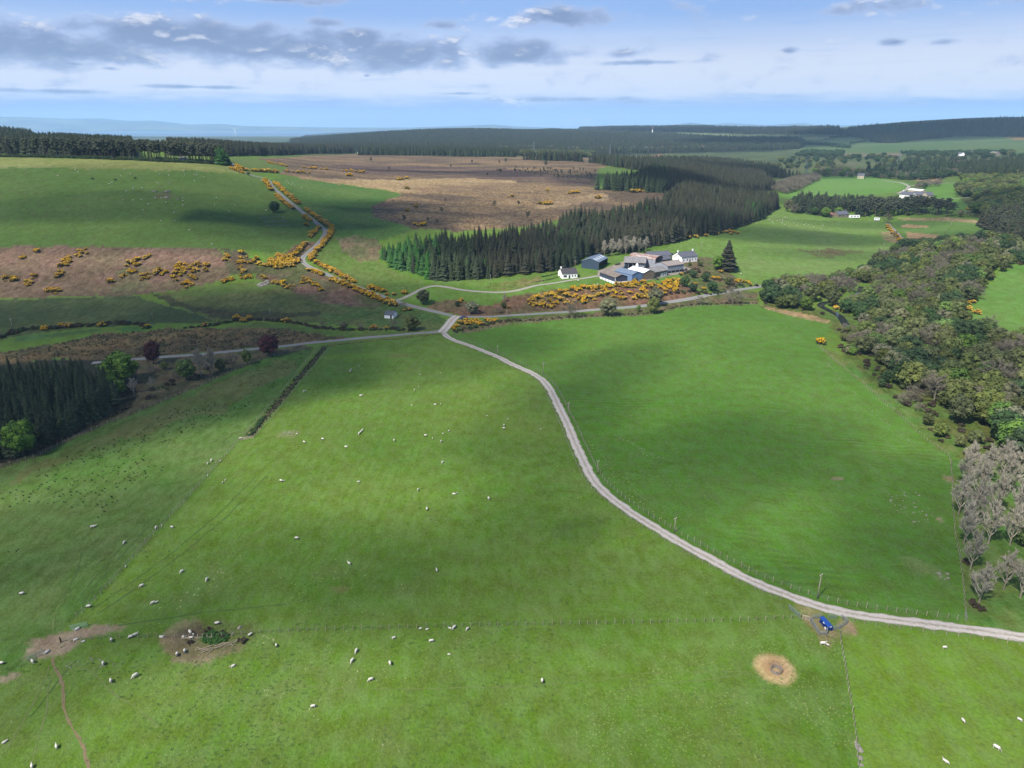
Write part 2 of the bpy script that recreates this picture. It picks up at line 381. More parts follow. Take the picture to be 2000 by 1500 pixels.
# name, outline, colour A, colour B, patch size (m), edge wobble (m), dry, rough, ripple, surface name
REG = [
 ('right_field', [(878,655),(940,646),(1000,634),(1100,623),(1199,619),(1262,615),(1299,609),(1333,599),(1396,596),(1480,595),(1550,617),(1614,630),(1627,640),(1600,674),(1608,686),(1638,712),(1685,750),(1743,800),(1817,862),(1855,895),(1860,988),(1873,1081),(1883,1167),(1886,1215)] + [(u, v-1) for u, v in TRACK_PX[27:2:-1]], al(86,130,50), al(98,140,62), 60, 0, .12, .1, 1, 'field'),
 ('front_right', [(1642,1215),(1640,1240),(1649,1295),(1655,1335),(1663,1383),(1674,1470),(1690,1600),(2300,1600),(2300,1290)] + TRACK_PX[:22:-1], al(104,142,52), al(116,150,64), 40, 0, .25, .1, .1, 'field'),
 ('rushy', [(-260,1010),(0,913),(70,892),(147,854),(245,812),(315,784),(385,756),(455,724),(525,696),(612,681),(486,854),(465,862),(379,960),(302,1042),(215,1140),(150,1205),(60,1292),(-260,1500)], al(84,122,54), al(98,128,68), 22, 0, .35, .5, 0, 'field'),
 ('rushy_pale', [(330,790),(450,738),(560,700),(590,705),(540,745),(430,800),(300,840),(120,905),(20,940),(60,905),(200,850)], al(112,122,76), al(96,118,64), 14, 5, .5, .5, 0, 'field'),
 ('verge', [(-260,1005),(-40,930),(0,900),(70,878),(147,840),(245,797),(262,780),(330,752),(385,735),(440,706),(520,690),(600,676),(614,680),(525,697),(455,725),(385,757),(315,785),(245,813),(147,855),(70,893),(0,914)], al(112,104,72), al(78,78,50), 5, 1, .3, 1, 0, 'ground'),
 ('scrub', [(262,780),(240,740),(262,703),(315,699),(420,690),(520,683),(590,674),(600,677),(525,695),(440,706),(385,735),(330,752)], al(118,102,76), al(88,88,56), 6, 2, .3, 1, 0, 'ground'),
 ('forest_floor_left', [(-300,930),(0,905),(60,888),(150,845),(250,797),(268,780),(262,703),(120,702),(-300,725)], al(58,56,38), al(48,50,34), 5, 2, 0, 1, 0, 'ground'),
 ('bog', [(-300,692),(0,686),(100,672),(190,652),(330,642),(430,641),(550,641),(600,646),(640,656),(690,659),(600,669),(500,679),(385,691),(262,700),(100,702),(-300,730)], al(120,100,66), al(82,76,48), 6, 3, .3, 1.3, 0, 'ground'),
 ('strip_a', [(30,668),(34,656),(130,649),(192,641),(200,645),(110,659)], al(76,108,56), al(84,124,70), 12, 1, 0, .3, 0, 'field'),
 ('strip_b', [(225,641),(275,636),(292,648),(240,648)], al(74,118,62), al(84,124,70), 12, 1, 0, .3, 0, 'field'),
 ('strip_c', [(420,642),(500,631),(560,634),(620,642),(700,647),(790,645),(850,646),(760,655),(680,659),(600,650),(545,640)], al(88,118,58), al(98,118,68), 12, 1.5, .1, .3, 0, 'field'),
 ('meadow', [(-300,592),(-20,586),(130,581),(265,579),(300,590),(360,606),(430,629),(300,633),(170,640),(40,655),(-20,668),(-300,690)], al(88,104,66), al(70,90,54), 22, 1.5, .25, .8, 0, 'field'),
 ('triangle', [(300,576),(380,560),(440,554),(520,547),(600,575),(640,590),(700,603),(745,618),(690,628),(640,632),(560,628),(480,628),(420,625),(345,598)], al(116,124,76), al(90,106,60), 26, 1.5, .35, .8, 0, 'field'),
 ('triangle_green', [(380,560),(440,554),(520,547),(560,562),(500,570),(420,572),(340,580)], al(94,122,60), al(104,124,70), 20, 4, .2, .4, 0, 'field'),
 ('triangle_dark', [(290,574),(330,578),(400,600),(470,612),(640,607),(620,619),(560,622),(470,624),(420,620),(345,596)], al(86,84,54), al(72,78,46), 12, 4, .1, 1, 0, 'field'),
 ('roadside', [(620,600),(690,596),(750,592),(800,600),(850,612),(872,628),(862,645),(800,648),(745,640),(640,634)], al(84,118,60), al(104,116,70), 12, 2, .3, .8, 0, 'field'),
 ('bank_a', [(-300,482),(-20,482),(150,481),(280,484),(425,486),(440,510),(452,537),(440,549),(370,562),(300,573),(130,579),(-20,583),(-300,592)], al(140,112,92), al(122,104,78), 18, 1.5, .3, .9, 0, 'bracken_bank'),
 ('bank_green', [(205,580),(215,545),(232,528),(300,525),(285,560),(250,578)], al(112,112,74), al(120,106,78), 12, 5, .3, .9, 0, 'bracken_bank'),
 ('bank_b', [(428,487),(475,490),(500,508),(512,530),(470,542),(452,540),(440,510)], al(106,88,68), al(92,94,58), 8, 3, .2, .9, 0, 'bracken_bank'),
 ('bank_c', [(500,540),(510,520),(540,500),(590,470),(616,474),(592,502),(588,514),(600,523),(640,541),(690,562),(735,580),(755,592),(730,600),(670,598),(600,586),(560,565),(520,552)], al(136,106,86), al(98,104,62), 14, 2, .3, .9, 0, 'bracken_bank'),
 ('upper', [(-300,483),(-50,482),(150,481),(425,485),(475,489),(545,494),(600,468),(630,452),(606,426),(545,384),(522,352),(500,341),(462,330),(445,320),(330,316),(250,312),(100,308),(0,305),(-300,300)], al(90,122,58), al(100,128,66), 40, 1, .12, .25, 0, 'field'),
 ('upper_pale', [(-300,303),(0,306),(100,309),(250,313),(330,317),(440,320),(470,334),(500,342),(430,338),(330,335),(200,331),(100,326),(-300,324)], al(138,146,92), al(122,136,80), 14, 4, .3, .3, 0, 'field'),
 ('mid_green', [(525,353),(560,345),(640,355),(720,368),(792,379),(770,392),(722,404),(735,424),(812,446),(770,462),(745,470),(690,470),(642,462),(632,445),(600,420),(560,385)], al(84,122,58), al(96,126,66), 30, 2, .1, .4, 0, 'field'),
 ('mid_lower', [(642,455),(660,462),(700,512),(735,506),(750,520),(830,550),(836,560),(800,576),(775,588),(705,560),(640,533),(612,512),(622,485)], al(98,128,62), al(106,128,70), 20, 1, .2, .4, 0, 'field'),
 ('mid_brown', [(655,466),(690,459),(738,470),(748,482),(735,507),(700,516),(680,500)], al(142,122,92), al(110,112,70), 12, 4, .3, .9, 0, 'field'),
 ('top_corner', [(445,322),(455,308),(520,312),(560,325),(540,338),(490,338),(470,333)], al(96,122,64), al(104,126,72), 20, 2, .1, .4, 0, 'field'),
 ('moor', [(500,309),(560,326),(545,340),(600,350),(690,357),(790,378),(722,404),(735,426),(812,446),(900,452),(1000,445),(1150,420),(1300,400),(1300,375),(1160,370),(1168,330),(1300,300),(1020,306),(900,306),(700,301),(600,304)], al(156,130,94), al(108,90,72), 30, 4, .3, 1.2, 0, 'moorland'),
 ('moor_pale', [(560,343),(700,350),(880,348),(1000,350),(1010,362),(880,372),(800,378),(690,362)], al(186,160,114), al(148,122,92), 30, 8, .3, 1, 0, 'moorland'),
 ('moor_dark', [(600,326),(700,318),(850,325),(1000,330),(1150,350),(1150,362),(1000,352),(850,345),(700,340)], al(104,84,74), al(140,116,92), 40, 10, .1, 1, 0, 'moorland'),
 ('moor_pale2', [(1035,408),(1060,398),(1110,386),(1180,378),(1195,388),(1140,396),(1070,405)], al(184,158,118), al(150,126,96), 14, 5, .3, 1, 0, 'moorland'),
 ('farm_green', [(780,586),(836,561),(860,549),(940,548),(1000,543),(1085,533),(1130,518),(1180,505),(1240,497),(1300,483),(1340,500),(1345,545),(1250,556),(1200,560),(1130,565),(1060,572),(1000,586),(930,600),(880,604)], al(100,140,62), al(112,146,72), 14, 1, .15, .3, 0, 'field'),
 ('farm_rough', [(940,560),(1010,548),(1055,540),(1060,548),(1010,566),(960,566)], al(136,134,78), al(104,128,62), 6, 2, .4, .8, 0, 'field'),
 ('farm_bank', [(830,601),(850,590),(895,586),(940,598),(980,590),(990,580),(1030,574),(1070,568),(1130,565),(1200,561),(1260,556),(1330,552),(1350,565),(1380,572),(1330,588),(1230,600),(1120,607),(1000,614),(910,619)], al(134,100,78), al(112,98,66), 9, 1.5, .2, 1, 0, 'bracken_bank'),
 ('lane_verge', [(895,635),(950,624),(1050,617),(1140,611),(1210,606),(1300,595),(1360,586),(1450,568),(1480,570),(1480,594),(1396,596),(1333,600),(1262,616),(1100,624),(1000,634),(940,645),(900,652)], al(120,104,74), al(92,104,58), 7, 1, .3, 1, 0, 'ground'),
 ('farm_garden', [(1335,500),(1400,505),(1450,545),(1460,560),(1400,572),(1350,560),(1335,540)], al(92,112,62), al(122,104,74), 6, 2, .2, 1, 0, 'ground'),
 ('east_field', [(1340,498),(1300,482),(1330,470),(1400,452),(1460,436),(1522,408),(1560,416),(1640,428),(1725,432),(1745,452),(1768,474),(1750,492),(1720,505),(1660,530),(1570,540),(1500,556),(1465,560),(1440,545),(1400,505)], al(112,148,74), al(120,150,86), 40, 1, .25, .35, 0, 'field'),
 ('east_brown', [(1560,488),(1620,486),(1680,490),(1665,500),(1600,503)], al(122,108,70), al(112,132,74), 8, 5, .3, .9, 0, 'field'),
 ('east_tan', [(1715,455),(1745,450),(1768,475),(1735,472)], al(172,148,104), al(130,136,84), 8, 3, .3, .8, 0, 'field'),
 ('flat_field', [(1745,432),(1800,428),(1860,430),(1935,440),(1930,455),(1905,462),(1850,470),(1780,474),(1760,450)], al(98,134,68), al(104,136,74), 40, 1, .05, .2, 0, 'field'),
 ('tan_a', [(1758,440),(1775,438),(1812,441),(1816,444),(1785,445),(1760,444)], al(196,164,118), al(184,152,108), 10, 1, 0, .6, 0, 'field'),
 ('tan_b', [(1770,453),(1800,456),(1835,459),(1850,467),(1820,470),(1785,474),(1770,468)], al(184,152,110), al(166,138,98), 10, 1, 0, .6, 0, 'field'),
 ('tan_c', [(1752,425),(1850,424),(1935,434),(1930,439),(1850,431),(1765,430)], al(186,162,118), al(160,146,100), 10, 1.5, 0, .6, 0, 'field'),
 ('valley_field', [(1512,374),(1560,352),(1600,343),(1640,340),(1720,348),(1775,358),(1768,368),(1745,376),(1690,380),(1600,384),(1530,384)], al(104,150,70), al(112,154,82), 60, 3, .05, .2, 0, 'field'),
 ('valley_field2', [(1760,372),(1800,362),(1868,356),(1875,372),(1890,376),(1900,384),(1905,410),(1850,412),(1810,392)], al(104,150,68), al(98,142,66), 40, 3, .05, .2, 0, 'field'),
 ('valley_tan', [(1785,352),(1800,344),(1832,343),(1840,352),(1810,358)], al(168,142,104), al(150,132,98), 20, 3, 0, .6, 0, 'field'),
 ('edge_field', [(1952,336),(2000,330),(2300,325),(2300,345),(1980,345)], al(120,160,80), al(110,152,72), 40, 3, 0, .2, 0, 'field'),
 ('meadow_east', [(1880,612),(1905,592),(1925,560),(1950,536),(1990,516),(2300,500),(2300,720),(2000,668),(1950,660),(1905,640)], al(96,144,64), al(108,150,74), 22, 3, .2, .3, 0, 'field'),
 ('wood_floor', [(1480,600),(1500,590),(1580,600),(1640,610),(1800,640),(1880,650),(1960,670),(2300,760),(2300,960),(1995,930),(1900,905),(1850,880),(1800,840),(1700,755),(1660,715),(1640,660),(1620,630)], al(100,108,58), al(90,120,56), 9, 4, .2, .8, 0, 'ground'),
 ('wood_green', [(1600,676),(1640,690),(1700,745),(1780,800),(1860,850),(1900,890),(1860,900),(1840,880),(1743,799),(1638,711)], al(92,136,64), al(110,126,70), 6, 2, .3, .6, 0, 'ground'),
 ('shore_tan', [(1492,600),(1530,604),(1580,614),(1622,626),(1614,632),(1553,619),(1495,603)], al(186,158,112), al(150,130,88), 4, .7, 0, .6, 0, 'ground'),
 ('grove_floor', [(1857,900),(2000,905),(2300,950),(2300,1280),(2000,1240),(1890,1215),(1880,1120)], al(88,132,60), al(108,132,70), 6, 1, .3, .5, 0, 'ground'),
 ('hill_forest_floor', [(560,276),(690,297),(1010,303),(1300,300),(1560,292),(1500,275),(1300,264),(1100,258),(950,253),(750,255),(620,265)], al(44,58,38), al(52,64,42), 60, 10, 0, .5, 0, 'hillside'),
 ('slope_fields', [(1540,290),(1600,276),(1640,266),(1720,280),(1800,276),(1870,268),(2300,272),(2300,304),(1860,302),(1700,300),(1600,300)], al(84,112,62), al(96,118,70), 160, 8, 0, .3, 0, 'hillside'),
 ('slope_gorse', [(1960,268),(2300,268),(2300,274),(1980,273)], al(150,116,60), al(120,120,70), 40, 8, 0, .5, 0, 'hillside'),
 ('slope_tan', [(1620,300),(1760,299),(1760,306),(1640,306)], al(140,122,100), al(120,112,90), 60, 8, 0, .4, 0, 'hillside'),
 ('slope_pale', [(1540,272),(1580,268),(1640,266),(1600,272),(1560,275)], al(140,158,92), al(150,150,92), 40, 8, 0, .3, 0, 'hillside'),
 ('far_field', [(1290,263),(1330,258),(1400,262),(1470,265),(1460,270),(1330,272)], al(124,142,92), al(132,140,88), 120, 15, 0, .3, 0, 'hillside'),
 ('clearing', [(545,290),(590,291),(580,297),(548,295)], al(120,146,82), al(116,140,80), 40, 5, 0, .3, 0, 'field'),
 ('clearing_b', [(900,293),(1000,293),(1090,296),(1060,300),(900,298)], al(112,146,84), al(116,140,80), 60, 8, 0, .3, 0, 'field'),
 ('right_woods', [(1868,380),(1900,352),(1960,350),(2300,345),(2300,500),(2000,510),(1940,470),(1935,440),(1905,425)], al(80,92,50), al(66,80,44), 12, 5, .1, .8, 0, 'ground'),
 ('valley_floor', [(1480,335),(1560,312),(1900,312),(2300,318),(2300,335),(1950,342),(1780,345),(1600,342)], al(88,108,66), al(110,110,76), 60, 10, .1, .6, 0, 'ground'),
]
REGP = [(PL(r[1])[:, :2],) for r in REG]

def build_ground():
    da = .0021
    ac = np.concatenate([np.linspace(-2.25, -1.05, 36)[:-1], np.arange(-1.05, 1.05, da), np.linspace(1.05, 2.25, 36)])
    yr = [4., 15., 30., 45.]; y = 58.
    while y < 320: yr.append(y); y *= 1.0085
    while y < 1500: yr.append(y); y *= 1.0072
    while y < 27000: yr.append(y); y *= 1.021
    yr = np.array(yr); nA, nY = len(ac), len(yr)
    Y, A = np.meshgrid(yr, ac, indexing='ij'); X = A*Y
    Zv = Z(X, Y)
    x, y = X.ravel(), Y.ravel()
    n1 = fbm(x/7., y/7., 21, 3); n2 = fbm(x/35., y/35., 22, 4); n3 = fbm(x/120., y/120., 23, 3)
    wob = (fbm(x/9., y/9., 41, 3)-.5)*2; wob2 = (fbm(x/9., y/9., 51, 3)-.5)*2
    t = np.clip((n2-.5)*2.2+.5, 0, 1)[:, None]
    col = GRASS*(1-t) + GRASS2*t
    olive = np.clip((fbm(x/60., y/60., 61, 3)-.45)*3, 0, 1)[:, None]
    col = col*(1-.32*olive) + al(112, 130, 54)*.32*olive
    dry = np.clip((n3-.38)*2.2, 0, 1)*.8 + .25; rough = np.full(x.shape, .25); rip = np.zeros(x.shape)
    far = y > 1150
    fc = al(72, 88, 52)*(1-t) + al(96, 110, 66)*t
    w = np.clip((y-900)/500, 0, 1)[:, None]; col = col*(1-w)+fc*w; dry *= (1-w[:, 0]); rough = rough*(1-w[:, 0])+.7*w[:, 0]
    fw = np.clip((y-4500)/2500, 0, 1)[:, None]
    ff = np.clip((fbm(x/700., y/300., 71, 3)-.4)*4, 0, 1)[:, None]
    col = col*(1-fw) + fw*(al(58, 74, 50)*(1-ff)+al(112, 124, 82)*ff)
    names = ['ground', 'field', 'bracken_bank', 'moorland', 'hillside', 'far_hills']; reg = np.zeros(x.shape, int)
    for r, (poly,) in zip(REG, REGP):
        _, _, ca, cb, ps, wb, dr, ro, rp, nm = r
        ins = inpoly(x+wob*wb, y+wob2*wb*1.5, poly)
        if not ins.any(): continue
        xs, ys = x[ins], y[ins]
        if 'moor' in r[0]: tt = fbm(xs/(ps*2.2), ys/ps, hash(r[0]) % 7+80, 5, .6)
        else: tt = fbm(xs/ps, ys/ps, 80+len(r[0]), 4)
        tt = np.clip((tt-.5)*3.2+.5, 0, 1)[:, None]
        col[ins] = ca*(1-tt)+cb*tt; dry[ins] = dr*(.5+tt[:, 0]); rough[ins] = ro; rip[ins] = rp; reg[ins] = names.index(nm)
    reg[y > 15500] = 5
    near = (np.clip((3000-y)/2000, 0, 1)*np.clip((col[:, 1]/col[:, 0]-1.02)*6, 0, 1))[:, None]
    col *= 1+(np.array([1.05, 1.0, .74])-1)*near
    strp = np.clip(((x+95-.25*(y-150)) < 60)*1.0, 0, 1)*(reg == 0)*np.clip((330-y)/60, 0, 1)
    # trodden and bare places: soft ellipses in plan
    def worn(cx, cy, rx, ry, ang, c, amt, seed, rag=.7):
        dx, dy = x-cx, y-cy; co, si = math.cos(ang), math.sin(ang)
        q = np.hypot((dx*co+dy*si)/rx, (-dx*si+dy*co)/ry) + (fbm(x/1.5, y/1.5, seed, 3)-.5)*rag
        wgt = np.clip((1.1-q)*3, 0, 1)[:, None]*amt
        col[:] = col*(1-wgt)+np.array(c)*wgt; dry[:] = dry*(1-wgt[:, 0])
    EARTH = al(168, 148, 124)
    for u, v, rx, ry, ang, c, amt in [(112,1258,5.5,4,.5,EARTH,1),(150,1240,8.5,1.6,.28,EARTH,.95),(170,1231,5.5,1.1,.35,EARTH,.95),(95,1268,3,2.6,0,EARTH,.9),
            (355,1233,4.2,3.6,.9,al(150,138,104),.8),(365,1268,7,3.2,-.5,al(160,140,112),.85),(410,1274,7,2.2,.25,al(150,134,106),.8),(410,1246,9,6,0,al(104,104,62),.6),(378,1237,3.5,2.2,0,al(98,82,66),.8),(8,1327,3.2,1.1,.6,EARTH,.9),
            (1513,1306,3.9,4.3,0,al(214,188,136),1),(1514,1304,2.5,2.9,0,al(190,152,112),.9),(1514,1302,1.3,1.6,0,al(140,112,88),.7),(1600,1222,2.6,5,.35,al(160,138,106),.8),(1655,1226,2.6,2.4,0,al(170,146,116),.7),(1661,1222,.7,3,-.1,al(170,146,116),.9),(1609,1246,1.5,3,0,al(150,134,96),.7),
            (1580,1191,3,1.5,-.5,al(176,160,110),.7),(1635,934,2,1.2,0,EARTH,.8),(1852,935,1.3,2.6,0,al(176,150,120),.8),(1835,1015,.9,1.2,0,al(170,150,118),.8),(1800,1108,3.4,5,.7,al(124,146,84),.75),
            (668,1150,2.5,1.2,0,al(140,128,88),.5),(780,695,6,2.5,0,al(122,118,72),.5),(320,382,8,8,0,al(120,104,80),.6),(560,848,5,3,.6,al(140,140,90),.5)]:
        p = P(u, v); worn(p[0], p[1], rx, ry, ang, c, amt, int(u), .2 if 1512 < u < 1515 else .7)
    gy, gx = np.meshgrid(np.arange(nY-1), np.arange(nA-1), indexing='ij')
    q = (gy*nA+gx).ravel(); quads = np.stack([q, q+1, q+nA+1, q+nA], 1)
    # smooth normals of the whole sheet, shared by all its pieces
    dZx = np.gradient(Zv, axis=1)/np.maximum(np.gradient(X, axis=1), 1e-6)
    dZy = np.gradient(Zv, axis=0)/np.gradient(Y, axis=0)-dZx*np.gradient(X, axis=0)/np.gradient(Y, axis=0)
    N = np.stack([-dZx, -dZy, np.ones_like(dZx)], 2).reshape(-1, 3); N /= np.linalg.norm(N, axis=1)[:, None]
    V = np.stack([x, y, Zv.ravel()], 1)
    freg = reg[quads[:, 0]]
    for ri, nm in enumerate(names):
        sel = quads[freg == ri]
        if not len(sel): continue
        used, inv = np.unique(sel, return_inverse=True); inv = inv.reshape(-1, 4)
        me = bpy.data.meshes.new(nm)
        me.vertices.add(len(used)); me.vertices.foreach_set('co', V[used].ravel().astype(np.float32))
        me.loops.add(len(sel)*4); me.loops.foreach_set('vertex_index', inv.ravel().astype(np.int32))
        me.polygons.add(len(sel)); me.polygons.foreach_set('loop_start', np.arange(0, len(sel)*4, 4, dtype=np.int32))
        me.polygons.foreach_set('use_smooth', np.ones(len(sel), bool))
        me.update(calc_edges=True)
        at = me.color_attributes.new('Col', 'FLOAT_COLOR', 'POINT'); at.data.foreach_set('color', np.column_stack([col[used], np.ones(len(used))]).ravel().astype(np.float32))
        for an, ar in (('dry', dry), ('rough', rough), ('ripple', rip), ('stripe', strp)):
            t_ = me.attributes.new(an, 'FLOAT', 'POINT'); t_.data.foreach_set('value', ar[used].astype(np.float32))
        me.normals_split_custom_set_from_vertices(N[used].astype(np.float32))
        me.materials.append(GROUND_MAT)
        o = mobj(nm, me); tag(o, kind='structure')

_q = PL([(150, 1205), (468, 860)]); STRIPE_ANG = math.atan2(_q[1][1]-_q[0][1], _q[1][0]-_q[0][0])-math.pi/2
def ground_material():
    m = bpy.data.materials.new('ground_cover'); m.use_nodes = True; k = NT(m.node_tree); b = k.n['Principled BSDF']
    b.inputs['Roughness'].default_value = .95; b.inputs['Specular IOR Level'].default_value = .15
    at = lambda n: k.new('ShaderNodeAttribute', attribute_name=n)
    col = at('Col').outputs['Color']; dry = at('dry').outputs['Fac']; rough = at('rough').outputs['Fac']; rip = at('ripple').outputs['Fac']
    geo = k.new('ShaderNodeNewGeometry'); pos = geo.outputs['Position']
    # mottling at three sizes, a little stretched along the slope
    nA = k.noise(k.mapv(pos, (1, .8, 1)), 1.5, 5, .72); nB = k.noise(pos, .17, 4, .6); nC = k.noise(k.mapv(pos, (1, .45, 1), (0, 0, .5)), .42, 5, .7)
    v = k.math('ADD', k.ramp(nA, .32, .68, -.17, .17), k.ramp(nB, .3, .7, -.13, .13))
    v = k.math('ADD', v, k.math('MULTIPLY', k.ramp(nC, .3, .7, -.42, .38), rough))
    bright = k.math('ADD', 1.0, v)
    hs = k.new('ShaderNodeHueSaturation'); k.put(hs.inputs['Color'], col); k.put(hs.inputs['Value'], bright)
    k.put(hs.inputs['Hue'], k.ramp(nB, .3, .7, .488, .508)); k.put(hs.inputs['Saturation'], k.ramp(nC, .3, .7, 1.1, .92))
    c = hs.outputs[0]
    # pale dry blades and seed heads, in drifts
    f = k.noise(k.mapv(pos, (1, .6, 1), (0, 0, .3)), 1.7, 3, .7); fd = k.noise(pos, .06, 4, .65)
    drift = k.math('MULTIPLY', dry, k.ramp(fd, .42, .68))
    th = k.math('SUBTRACT', .78, k.math('MULTIPLY', drift, .24))
    fl = k.ramp(k.math('SUBTRACT', f, th), 0., .07)
    c = k.mix(k.math('MULTIPLY', fl, .9), c, (.27, .28, .14, 1))
    c = k.mix(k.math('MULTIPLY', drift, .2), c, (.135, .15, .07, 1))
    sw = k.new('ShaderNodeTexWave', wave_type='BANDS', bands_direction='X'); k.put(sw.inputs['Vector'], k.mapv(pos, (1, 1, 1), (0, 0, -STRIPE_ANG))); sw.inputs['Scale'].default_value = .13; sw.inputs['Distortion'].default_value = 3.; sw.inputs['Detail'].default_value = 3; sw.inputs['Detail Scale'].default_value = .12
    sf = k.math('MULTIPLY', k.math('MULTIPLY', at('stripe').outputs['Fac'], k.ramp(sw.outputs[1], .5, .95)), k.ramp(nB, .35, .65))
    c = k.mix(k.math('MULTIPLY', sf, .13), c, (.023, .047, .01, 1))
    # dark tufts in rough places
    tf = k.noise(k.mapv(pos, (.7, 1, 1)), .75, 3, .6)
    tu = k.math('MULTIPLY', k.ramp(tf, .58, .68), k.ramp(rough, .45, 1.2, 0., .75))
    c = k.mix(tu, c, (.019, .023, .01, 1))
    k.put(b.inputs['Base Color'], c)
    # relief: wind ripples in the sown field, tussocks elsewhere
    wv = k.new('ShaderNodeTexWave', wave_type='BANDS', bands_direction='Y'); k.put(wv.inputs['Vector'], k.mapv(pos, (1, 1, 1), (0, 0, .12)))
    wv.inputs['Scale'].default_value = .105; wv.inputs['Distortion'].default_value = 9.; wv.inputs['Detail'].default_value = 3; wv.inputs['Detail Scale'].default_value = .55
    rm = k.math('MULTIPLY', rip, k.ramp(k.noise(pos, .022, 3, .6), .5, .68))
    h = k.math('ADD', k.math('MULTIPLY', nA, .5), k.math('MULTIPLY', k.math('MULTIPLY', nC, rough), .7))
    h = k.math('ADD', h, k.math('MULTIPLY', k.math('MULTIPLY', wv.outputs[1], rm), .30))
    bp = k.new('ShaderNodeBump'); bp.inputs['Strength'].default_value = .8; bp.inputs['Distance'].default_value = .8
    k.put(bp.inputs['Height'], h); k.l.new(bp.outputs[0], b.inputs['Normal'])
    return m
GROUND_MAT = ground_material()
build_ground()

# sea
def build_sea():
    m = bpy.data.materials.new('sea_water'); m.use_nodes = True; k = NT(m.node_tree); b = k.n['Principled BSDF']
    b.inputs['Base Color'].default_value = (.03, .07, .10, 1); b.inputs['Roughness'].default_value = .35
    pos = k.new('ShaderNodeNewGeometry').outputs['Position']
    bp = k.new('ShaderNodeBump'); bp.inputs['Strength'].default_value = .3; k.put(bp.inputs['Height'], k.noise(pos, .01, 4)); k.l.new(bp.outputs[0], b.inputs['Normal'])
    me = bpy.data.meshes.new('sea'); me.from_pydata([(-40000, 8300, -9.5), (40000, 8300, -9.5), (40000, 18500, -9.5), (-40000, 18500, -9.5)], [], [(0, 1, 2, 3)]); me.materials.append(m)
    tag(mobj('sea', me), kind='structure')
build_sea()

# ------------------------------------------------------------------ roads, tracks, yard, river
def ribbon(name, line, w, m, lift=.06, kind='structure', across=3, crown=.03, ragged=.0, wvar=None):
    """strip of surface draped on the ground along a plan line"""
    q = np.asarray(line)[:, :2]; d = np.gradient(q, axis=0); d /= np.linalg.norm(d, axis=1)[:, None]+1e-9; n = np.stack([-d[:, 1], d[:, 0]], 1)
    vs = []; fs = []; uv = []; s = 0
    for i, p in enumerate(q):
        if i: s += np.linalg.norm(q[i]-q[i-1])
        ww = w if wvar is None else w*wvar(i/(len(q)-1))
        for j in range(across):
            t = j/(across-1)*2-1; e = ragged*(rnd.random()-.5) if j in (0, across-1) else 0
            x, y = p + n[i]*(t*ww/2+e)
            vs.append((x, y, float(Z(x, y))+lift+crown*(1-t*t))); uv.append((t*.5, s))
    for i in range(len(q)-1):
        for j in range(across-1): a = i*across+j; fs.append((a, a+across, a+across+1, a+1))
    me = bpy.data.meshes.new(name); me.from_pydata(vs, [], fs); me.materials.append(m)
    me.polygons.foreach_set('use_smooth', [True]*len(fs))
    ul = me.uv_layers.new(name='UVMap')
    ix = np.empty(len(me.loops), int); me.loops.foreach_get('vertex_index', ix); ul.data.foreach_set('uv', np.array(uv)[ix].ravel())
    me.update(); return tag(mobj(name, me), kind=kind)

def road_mat(name, c, wheel, middle, mid_w=.09):
    m = bpy.data.materials.new(name); m.use_nodes = True; k = NT(m.node_tree); b = k.n['Principled BSDF']; b.inputs['Roughness'].default_value = .9; b.inputs['Specular IOR Level'].default_value = .2
    uv = k.new('ShaderNodeUVMap').outputs[0]; sp = k.new('ShaderNodeSeparateXYZ'); k.l.new(uv, sp.inputs[0])
    pos = k.new('ShaderNodeNewGeometry').outputs['Position']
    ax = k.math('ABSOLUTE', k.math('ADD', sp.outputs[0], k.math('MULTIPLY', k.math('SUBTRACT', k.noise(pos, .3, 4, .65), .5), .3)))
    nz = k.noise(pos, 1.3, 5, .65); nb = k.noise(pos, .12, 3)
    cc = k.mix(k.ramp(nz, .3, .7), tuple(np.array(c)*.72), tuple(np.array(c)*1.16))
    cc = k.mix(k.math('MULTIPLY', k.math('MULTIPLY', k.ramp(ax, .12, .22), k.ramp(ax, .42, .32)), .7), cc, wheel)
    cc = k.mix(k.math('MULTIPLY', k.ramp(ax, mid_w, mid_w*.35), k.ramp(nb, .3, .6, .25, 1.)), cc, middle)
    cc = k.mix(k.math('MULTIPLY', k.ramp(ax, .4, .5), k.ramp(nz, .35, .65)), cc, tuple(al(110, 124, 72)))
    k.put(b.inputs['Base Color'], cc)
    bp = k.new('ShaderNodeBump'); bp.inputs['Strength'].default_value = .4; bp.inputs['Distance'].default_value = .05; k.put(bp.inputs['Height'], nz); k.l.new(bp.outputs[0], b.inputs['Normal'])
    return m
M_TAR = road_mat('worn_tarmac', al(160, 158, 156), al(170, 168, 166), al(140, 140, 128), .05)
M_TRK = road_mat('gravel_track', al(206, 196, 186), al(222, 214, 206), al(164, 154, 128), .06)
M_DRV = road_mat('driveway_gravel', al(184, 176, 166), al(196, 190, 180), al(150, 146, 120), .05)
M_DIRT = road_mat('bare_earth_path', al(142, 128, 92), al(150, 134, 100), al(140, 124, 92), .02)
M_FAINT = road_mat('worn_grass_path', al(122, 138, 76), al(128, 142, 82), al(118, 134, 72), .02)

